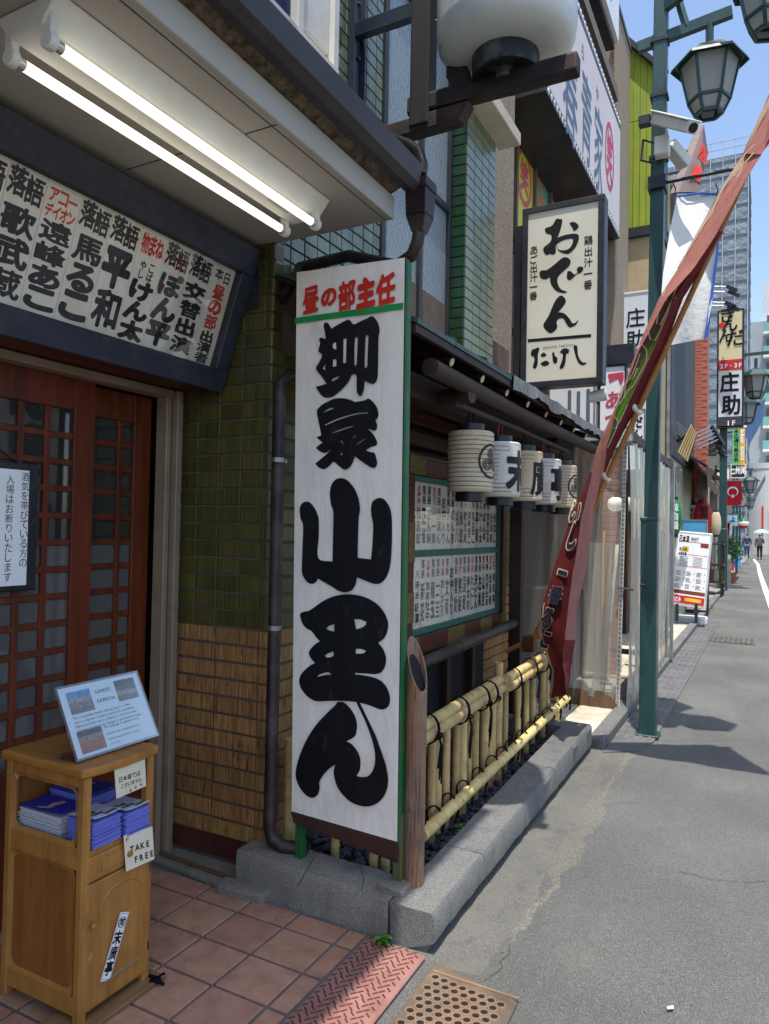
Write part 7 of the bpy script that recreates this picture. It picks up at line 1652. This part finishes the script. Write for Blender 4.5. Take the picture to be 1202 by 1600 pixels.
# far lamp posts
for i, (px, py, y) in enumerate(((1173, 770, 34), (1165, 782, 39), (1172, 795, 46))):
    c_ = on(px, py, y=y); t = thing('street_lamp', 'distant green street lamp with hexagonal heads along the lane', 'street lamp', (c_.x - .5, y, 0), 'distant street lamps')
    lamp_head(t, (c_.x, y, c_.z), 1.3, .3*i); MB().box(c_.x - .56, c_.x - .46, y - .05, y + .05, 0, c_.z + 1.2).build('shaft', lamp_green, t); MB().bar((c_.x - .5, y, c_.z + .95), (c_.x + .1, y, c_.z + 1.0), .07).build('arm', lamp_green, t)
# roadside clutter: rack, planters, extinguisher box, striped lamp, closed umbrella
rk = thing('wooden_rack', 'low wooden display rack standing behind the second lamp post', 'rack', (-1.25, 21, 0))
for x in (-1.5, -1.05):
    for y in (20.6, 21.4): MB().box(x, x + .05, y, y + .05, 0, 1.45).build('leg', dark_post, rk)
for z in (.35, .8, 1.35): box('shelf', log_m, rk, -1.52, -.98, 20.58, 21.47, z, z + .04)
for i in range(4): box('crate', mat('crate_%d' % i, srgb(*((180, 60, 50), (120, 100, 76), (200, 190, 170), (70, 100, 60))[i]), .7, var=.2), rk, -1.45 + .1*i, -1.32 + .1*i, 20.7 + .15*i, 20.85 + .15*i, .39, .7)
tb_ = thing('trestle_sign', 'grey folding trestle board leaning on the pavement edge', 'sign', (-1.1, 25, 0))
for s in (-1, 1): MB().slab([(-1.28, 25 + s*.25, 0), (-.98, 25 + s*.25, 0), (-.98, 25 + s*.03, 1.0), (-1.28, 25 + s*.03, 1.0)], (0, .04, 0)).build('panel', mat('trestle_%d' % s, srgb(150, 146, 138), .7, var=.2), tb_)
hb = thing('potted_shrub', 'green potted shrub on the pavement by the shops', 'plant', (-1.1, 27, 0)); MB().lathe([(.001, 0), (.16, 0), (.22, .35), (.19, .35), (.001, .3)], (-1.1, 27, 0), 14).build('pot', mat('clay_pot', srgb(140, 80, 56), .8), hb); MB().tube([(-1.1, 27, .3), (-1.08, 27, .9)], .02, 6).build('stem', log_m, hb)
rg = random.Random(3); lf = MB()
for i in range(420):
    d = Vector((rg.gauss(0, 1), rg.gauss(0, 1), rg.gauss(0, 1))).normalized()*rg.uniform(.1, .42)**.8; c_ = Vector((-1.1, 27, 1.1)) + Vector((d.x*.9, d.y*.9, d.z*1.1)); e1 = Vector((rg.uniform(-1, 1), rg.uniform(-1, 1), rg.uniform(-1, 1))).normalized()*.06; e2 = e1.orthogonal().normalized()*.035
    lf.add([c_ - e1, c_ + e2, c_ + e1, c_ - e2], [(0, 1, 2, 3)])
lf.build('foliage', mat('shrub_leaf', srgb(60, 100, 44), .6, rand=0, var=.4, scale=9, trans=.2), hb)
um = thing('closed_parasol', 'closed bright blue and white parasol at the pavement edge', 'parasol', on(1151, 889, z=0)); ux = on(1151, 889, z=0); MB().lathe([(.02, .0), (.02, .1), (.22, .12), (.12, .8), (.03, 1.25), (.015, 1.35)], ux, 10).build('canopy', mat('parasol_blue', srgb(50, 130, 214), .7), um); MB().tube([ux, ux + Vector((0, 0, 1.5))], .02, 6).build('pole', steel, um)
tl_ = thing('tricolour_lamp', 'small round green white and red lamp hanging over the pavement', 'lamp', on(1161, 818, y=36)); gc = on(1161, 818, y=36)
for s, cc in ((0, (34, 110, 60)), (1, (226, 222, 214)), (2, (196, 40, 44))): MB().lathe([(.25*math.sin(R(20 + 47*s)), .25*math.cos(R(20 + 47*s))), (.25*math.sin(R(43 + 47*s)), .25*math.cos(R(43 + 47*s))), (.25*math.sin(R(67 + 47*s)), .25*math.cos(R(67 + 47*s)))], gc, 16).build('band', mat('tri_%d' % s, srgb(*cc), .6), tl_)
MB().tube([gc + Vector((0, 0, .2)), gc + Vector((0, 0, .8)), gc + Vector((-1.2, 0, .9))], .03, 6).build('bracket', dark_metal, tl_)

# noren, lantern, box and flags of the further shops
nr = thing('noren_curtain', 'pale blue shop curtain under the reed awning', 'curtain', on(1144, 812, y=26)); a, b = on(1137, 803, y=26), on(1153, 821, y=26)
for i in range(4):
    u0, u1 = a.x + (b.x - a.x)*i/4, a.x + (b.x - a.x)*(i + .94)/4; MB().box(u0, u1, 26, 26.02, b.z - .02*(i % 2), a.z).build('cloth_panel', mat('noren_blue', srgb(150, 190, 214), .8) if i == 0 else MATS['noren_blue'], nr)
k = Ink(lambda u, v: Vector((u, 25.985, v))); k.row('よう', a.x + .06, (a.z + b.z)/2, .18, bold=.04, N=24); k.build(ink, nr); MB().tube([(a.x - .1, 26.01, a.z), (b.x + .1, 26.01, a.z)], .02, 6).build('rod', log_m, nr)
far_lantern('tall cream paper lantern beside the second lamp post', 1119, 818, 21.5, .13, .62, washi2, '', ink)
rb_ = thing('red_box', 'small red cabinet with white label on the pavement by the rack', 'box', on(1139, 892, z=0)); q = on(1139, 893, z=0); MB().box(q.x - .22, q.x + .2, q.y, q.y + .3, 0, .5).build('case', mat('box_red', srgb(190, 40, 40), .5), rb_, bevel=.02); MB().box(q.x - .15, q.x + .12, q.y - .006, q.y, .2, .36).build('label', white_print, rb_)
for i, (px, py, c_, lb_) in enumerate(((1137, 828, (214, 60, 60), 'small red pennant hanging below the noren curtain'), (1141, 826, (230, 226, 222), 'small white pennant beside the red one'))):
    q = on(px, py, y=25.5); t = thing('pennant', lb_, 'pennant', q); MB().slab([q + Vector((-.07, 0, .22)), q + Vector((.07, 0, .22)), q + Vector((.05, 0, -.2)), q + Vector((-.04, 0, -.25))], (0, .015, 0)).build('cloth', mat('pennant_%d' % i, srgb(*c_), .8), t); MB().tube([q + Vector((-.12, .007, .22)), q + Vector((.1, .007, .22))], .012, 6).build('stick', log_m, t)
mu_ = thing('menu_case', 'dark wooden menu case leaning below the red lantern', 'menu stand', (-1.25, 15.6, 0)); MB().slab([(-1.45, 15.6, .02), (-1.0, 15.6, .02), (-1.0, 15.75, 1.1), (-1.45, 15.75, 1.1)], (0, .08, 0)).build('frame', dark_wood, mu_, bevel=.01); MB().slab([(-1.40, 15.595, .12), (-1.05, 15.595, .12), (-1.05, 15.725, 1.02), (-1.40, 15.725, 1.02)], (0, .01, 0)).build('sheet', old_paper, mu_)
# ================================================================== end of the lane
wht = mat('white_tile_wall', srgb(214, 214, 208), .6, var=.06, scale=2, bump=.2, bscale=8)
eb = thing('corner_building', 'low white block with rounded corner at the end of the lane', 'building', (4, 72, 0))
n = 10; cx_, cy_ = 0.2, 74.2
prof = [(14, 72)] + [(cx_ - 2.2*math.sin(R(90*i/n)), cy_ - 2.2*math.cos(R(90*i/n))) for i in range(n + 1)] + [(-2.0, 90), (14, 90)]
MB().slab([(x, y, 0) for x, y in prof], (0, 0, 7.6)).build('wall', wht, eb); MB().slab([(cx_ + (x - cx_)*1.02, cy_ + (y - cy_)*1.02 - .0, 7.6) for x, y in prof], (0, 0, .5)).build('cornice', white_plastic, eb)
box('shutter', mat('grey_shutter', srgb(172, 172, 168), .6, stretch=(.2, .2, 20), scale=2), eb, .6, 4.5, 71.9, 71.98, 0, 2.2); box('red_banner', mat('banner_red', srgb(206, 50, 46), .7), eb, -.42, -.25, 71.2, 71.25, 1.6, 4.2); box('green_door', mat('dark_green_door', srgb(52, 84, 56), .6), eb, .25, 1.2, 71.85, 71.95, 0, 3.9)
MB().tube([(-.33, 71.28, 0), (-.33, 71.28, 4.3)], .03, 6).build('banner_pole', steel, eb)
tb2 = thing('balcony_tower', 'grey apartment tower with teal glass balconies behind the white corner block', 'building', (6, 92, 0))
grey_c = mat('grey_concrete', srgb(158, 164, 170), .8, var=.05); tealg = mat('teal_glass', srgb(110, 168, 160), .2, var=.1, coat=.3); dkw = mat('dark_window', srgb(70, 84, 96), .15, coat=.4)
box('wall', grey_c, tb2, -1.9, 16, 92, 110, 0, 26); box('stair_core', mat('pale_core', srgb(196, 202, 208), .7), tb2, -.6, 16, 93.5, 108, 26, 31)
for k_ in range(7):
    z = 8.4 + k_*2.65
    box('balcony_slab', white_plastic, tb2, -.45, 16, 90.9, 92, z, z + .25); box('balcony_glass', tealg, tb2, -.45, 16, 90.9, 90.98, z + .25, z + 1.25); box('window', dkw, tb2, -.1, 3.5, 91.9, 91.99, z + .9, z + 2.3); box('window', dkw, tb2, 4.2, 8, 91.9, 91.99, z + .9, z + 2.3)
# blue slatted canopies projecting at the corner
for i, (pts, y) in enumerate(((((1163, 672), (1178, 640), (1196, 622), (1192, 655), (1170, 695)), 44), (((1168, 790), (1196, 742), (1196, 750), (1170, 800)), 52))):
    t = thing('slanted_canopy', ('blue slatted canopy slanting out over the lane' if i == 0 else 'grey sloping canopy low over the lane'), 'canopy', on(*pts[0], y=y)); P = [on(*q, y=y) for q in pts]
    MB().slab(P, (0, .5, 0)).build('panel', mat('canopy_%d' % i, srgb(*((70, 100, 138), (92, 100, 108))[i]), .5, var=.25, scale=3, stretch=(4, 1, .5)), t); MB().bar(P[0] + Vector((0, .2, 0)), Vector((-2.2, y + .2, P[0].z - .1)), .1).build('strut', dark_metal, t)

# ================================================================== people
skin = mat('skin', srgb(190, 144, 116), .6, var=.06); hair = mat('dark_hair', srgb(28, 24, 24), .5, var=.2)
def person(label, base, h, top, legs_m, bag=None, stride=.0, lean=.0, arm=.0, seed=0):
    base = Vector(base); t = thing('person', label, 'person', base); s = h/1.7
    V_ = lambda x, y, z: base + Vector((x*s, y*s, z*s))
    def chain(name, joints, edges, m, sub=2):
        me = bpy.data.meshes.new(name); me.from_pydata([V_(*j[:3]) for j in joints], edges, []); o = link(name, me, m, t)
        md = o.modifiers.new('skin', 'SKIN'); sd = o.modifiers.new('sub', 'SUBSURF'); sd.levels = sub; sd.render_levels = sub; md.use_smooth_shade = True
        for v, j in zip(me.skin_vertices[0].data, joints): v.radius = (j[3]*s, (j[4] if len(j) > 4 else j[3])*s)
        me.skin_vertices[0].data[0].use_root = True
        return o
    st_ = stride
    J = [(0, 0, .95, .15, .11), (0, 0, 1.12, .135, .1), (0, .01, 1.32, .165, .105), (0, .01, 1.43, .11, .08), (0, .015, 1.50, .052), (0, .02, 1.56, .072, .085), (0, .02, 1.64, .076, .09), (0, .02, 1.70, .05, .06),
         (-.09, 0, .88, .09), (-.095, .1*st_, .5, .06), (-.095, .02*st_ - .0, .28, .058), (-.095, -.14*st_, .08, .042), (-.095, .03 - .12*st_, .03, .038),
         (.09, 0, .88, .09), (.095, .12*st_, .5, .06), (.095, .2*st_, .28, .058), (.095, .26*st_, .08, .042), (.095, .12 + .26*st_, .03, .038),
         (-.2, .01, 1.39, .062), (-.25, -.06*st_, 1.14, .046), (-.24, .12*st_ + arm*.05, .92, .036), (-.24, .16*st_, .82, .036),
         (.2, .01, 1.39, .062), (.25, .02, 1.14, .046), (.24, -.1*st_ + arm*.2, .92 + arm*.25, .036), (.22, -.12*st_ + arm*.25, .83 + arm*.35, .036)]
    E_ = [(0, 1), (1, 2), (2, 3), (3, 4), (4, 5), (5, 6), (6, 7), (0, 8), (8, 9), (9, 10), (10, 11), (11, 12), (0, 13), (13, 14), (14, 15), (15, 16), (16, 17), (3, 18), (18, 19), (19, 20), (20, 21), (3, 22), (22, 23), (23, 24), (24, 25)]
    chain('body', J, E_, skin)
    g_ = lambda js, k_: [(j[0]*(1.0), j[1], j[2]) + tuple(q*k_ for q in j[3:]) for j in js]
    chain('jacket', g_([J[0], J[1], J[2], J[3], (-.2, .01, 1.39, .07), (-.25, -.06*st_, 1.14, .056), (-.24, .12*st_, .93, .048), (.2, .01, 1.39, .07), (.25, .02, 1.14, .056), (.24, -.1*st_ + arm*.2, .93 + arm*.25, .048)], 1.16), [(0, 1), (1, 2), (2, 3), (3, 4), (4, 5), (5, 6), (3, 7), (7, 8), (8, 9)], top)
    chain('trousers', g_([(0, 0, .97, .155, .115)] + J[8:12] + J[13:17], 1.14), [(0, 1), (1, 2), (2, 3), (3, 4), (0, 5), (5, 6), (6, 7), (7, 8)], legs_m)
    chain('hair', [(0, -.005, 1.60, .075, .08), (0, .0, 1.66, .082, .09), (0, .015, 1.71, .06, .07)], [(0, 1), (1, 2)], hair)
    for x, yy in ((-.095, -.1*st_), (.095, .2 + .2*st_ - .12)): MB().box(x*s - .045*s + base.x, x*s + .045*s + base.x, base.y + (yy - .06)*s, base.y + (yy + .18)*s, base.z, base.z + .07*s).build('shoe', mat('shoe_dark', srgb(40, 38, 40), .6) if 'shoe_dark' not in MATS else MATS['shoe_dark'], t, bevel=.02*s, seg=2)
    if bag: MB().box(base.x - .15*s, base.x + .15*s, base.y - .28*s, base.y - .10*s, base.z + 1.02*s, base.z + 1.42*s).build('backpack', bag, t, bevel=.05*s, seg=3)
    return t, V_
pA_ = on(1167, 872.5, z=.01); pB_ = on(1187, 874.5, z=.01)
person('person in navy jacket and jeans walking away beside a companion with parasol', pA_, 1.72, mat('navy_jacket', srgb(52, 60, 86), .8, var=.15), mat('jeans', srgb(62, 82, 120), .85, var=.2), None, .9, seed=1)
t, V_ = person('person in grey top and black trousers with backpack, under a pale parasol', pB_, 1.68, mat('grey_top', srgb(104, 104, 102), .8, var=.15), mat('black_trousers', srgb(34, 34, 38), .8), mat('grey_pack', srgb(86, 86, 84), .8, var=.2), .5, arm=1.0, seed=2)
hd = V_(.22, .2, 1.2)
ub = thing('parasol', 'pale blue open parasol held by the person with the backpack', 'parasol', hd)
MB().tube([hd + Vector((0, 0, -.1)), hd + Vector((-.1, 0, .75))], .012, 6).build('shaft', steel, ub)
uc = hd + Vector((-.1, 0, .72)); g = MB(); n = 16
prof = [(.001, .17), (.2, .14), (.4, .04), (.52, -.1)]
g.lathe(prof, uc, n).build('canopy', mat('parasol_pale', srgb(176, 200, 232), .7, trans=.3), ub, smooth=True)
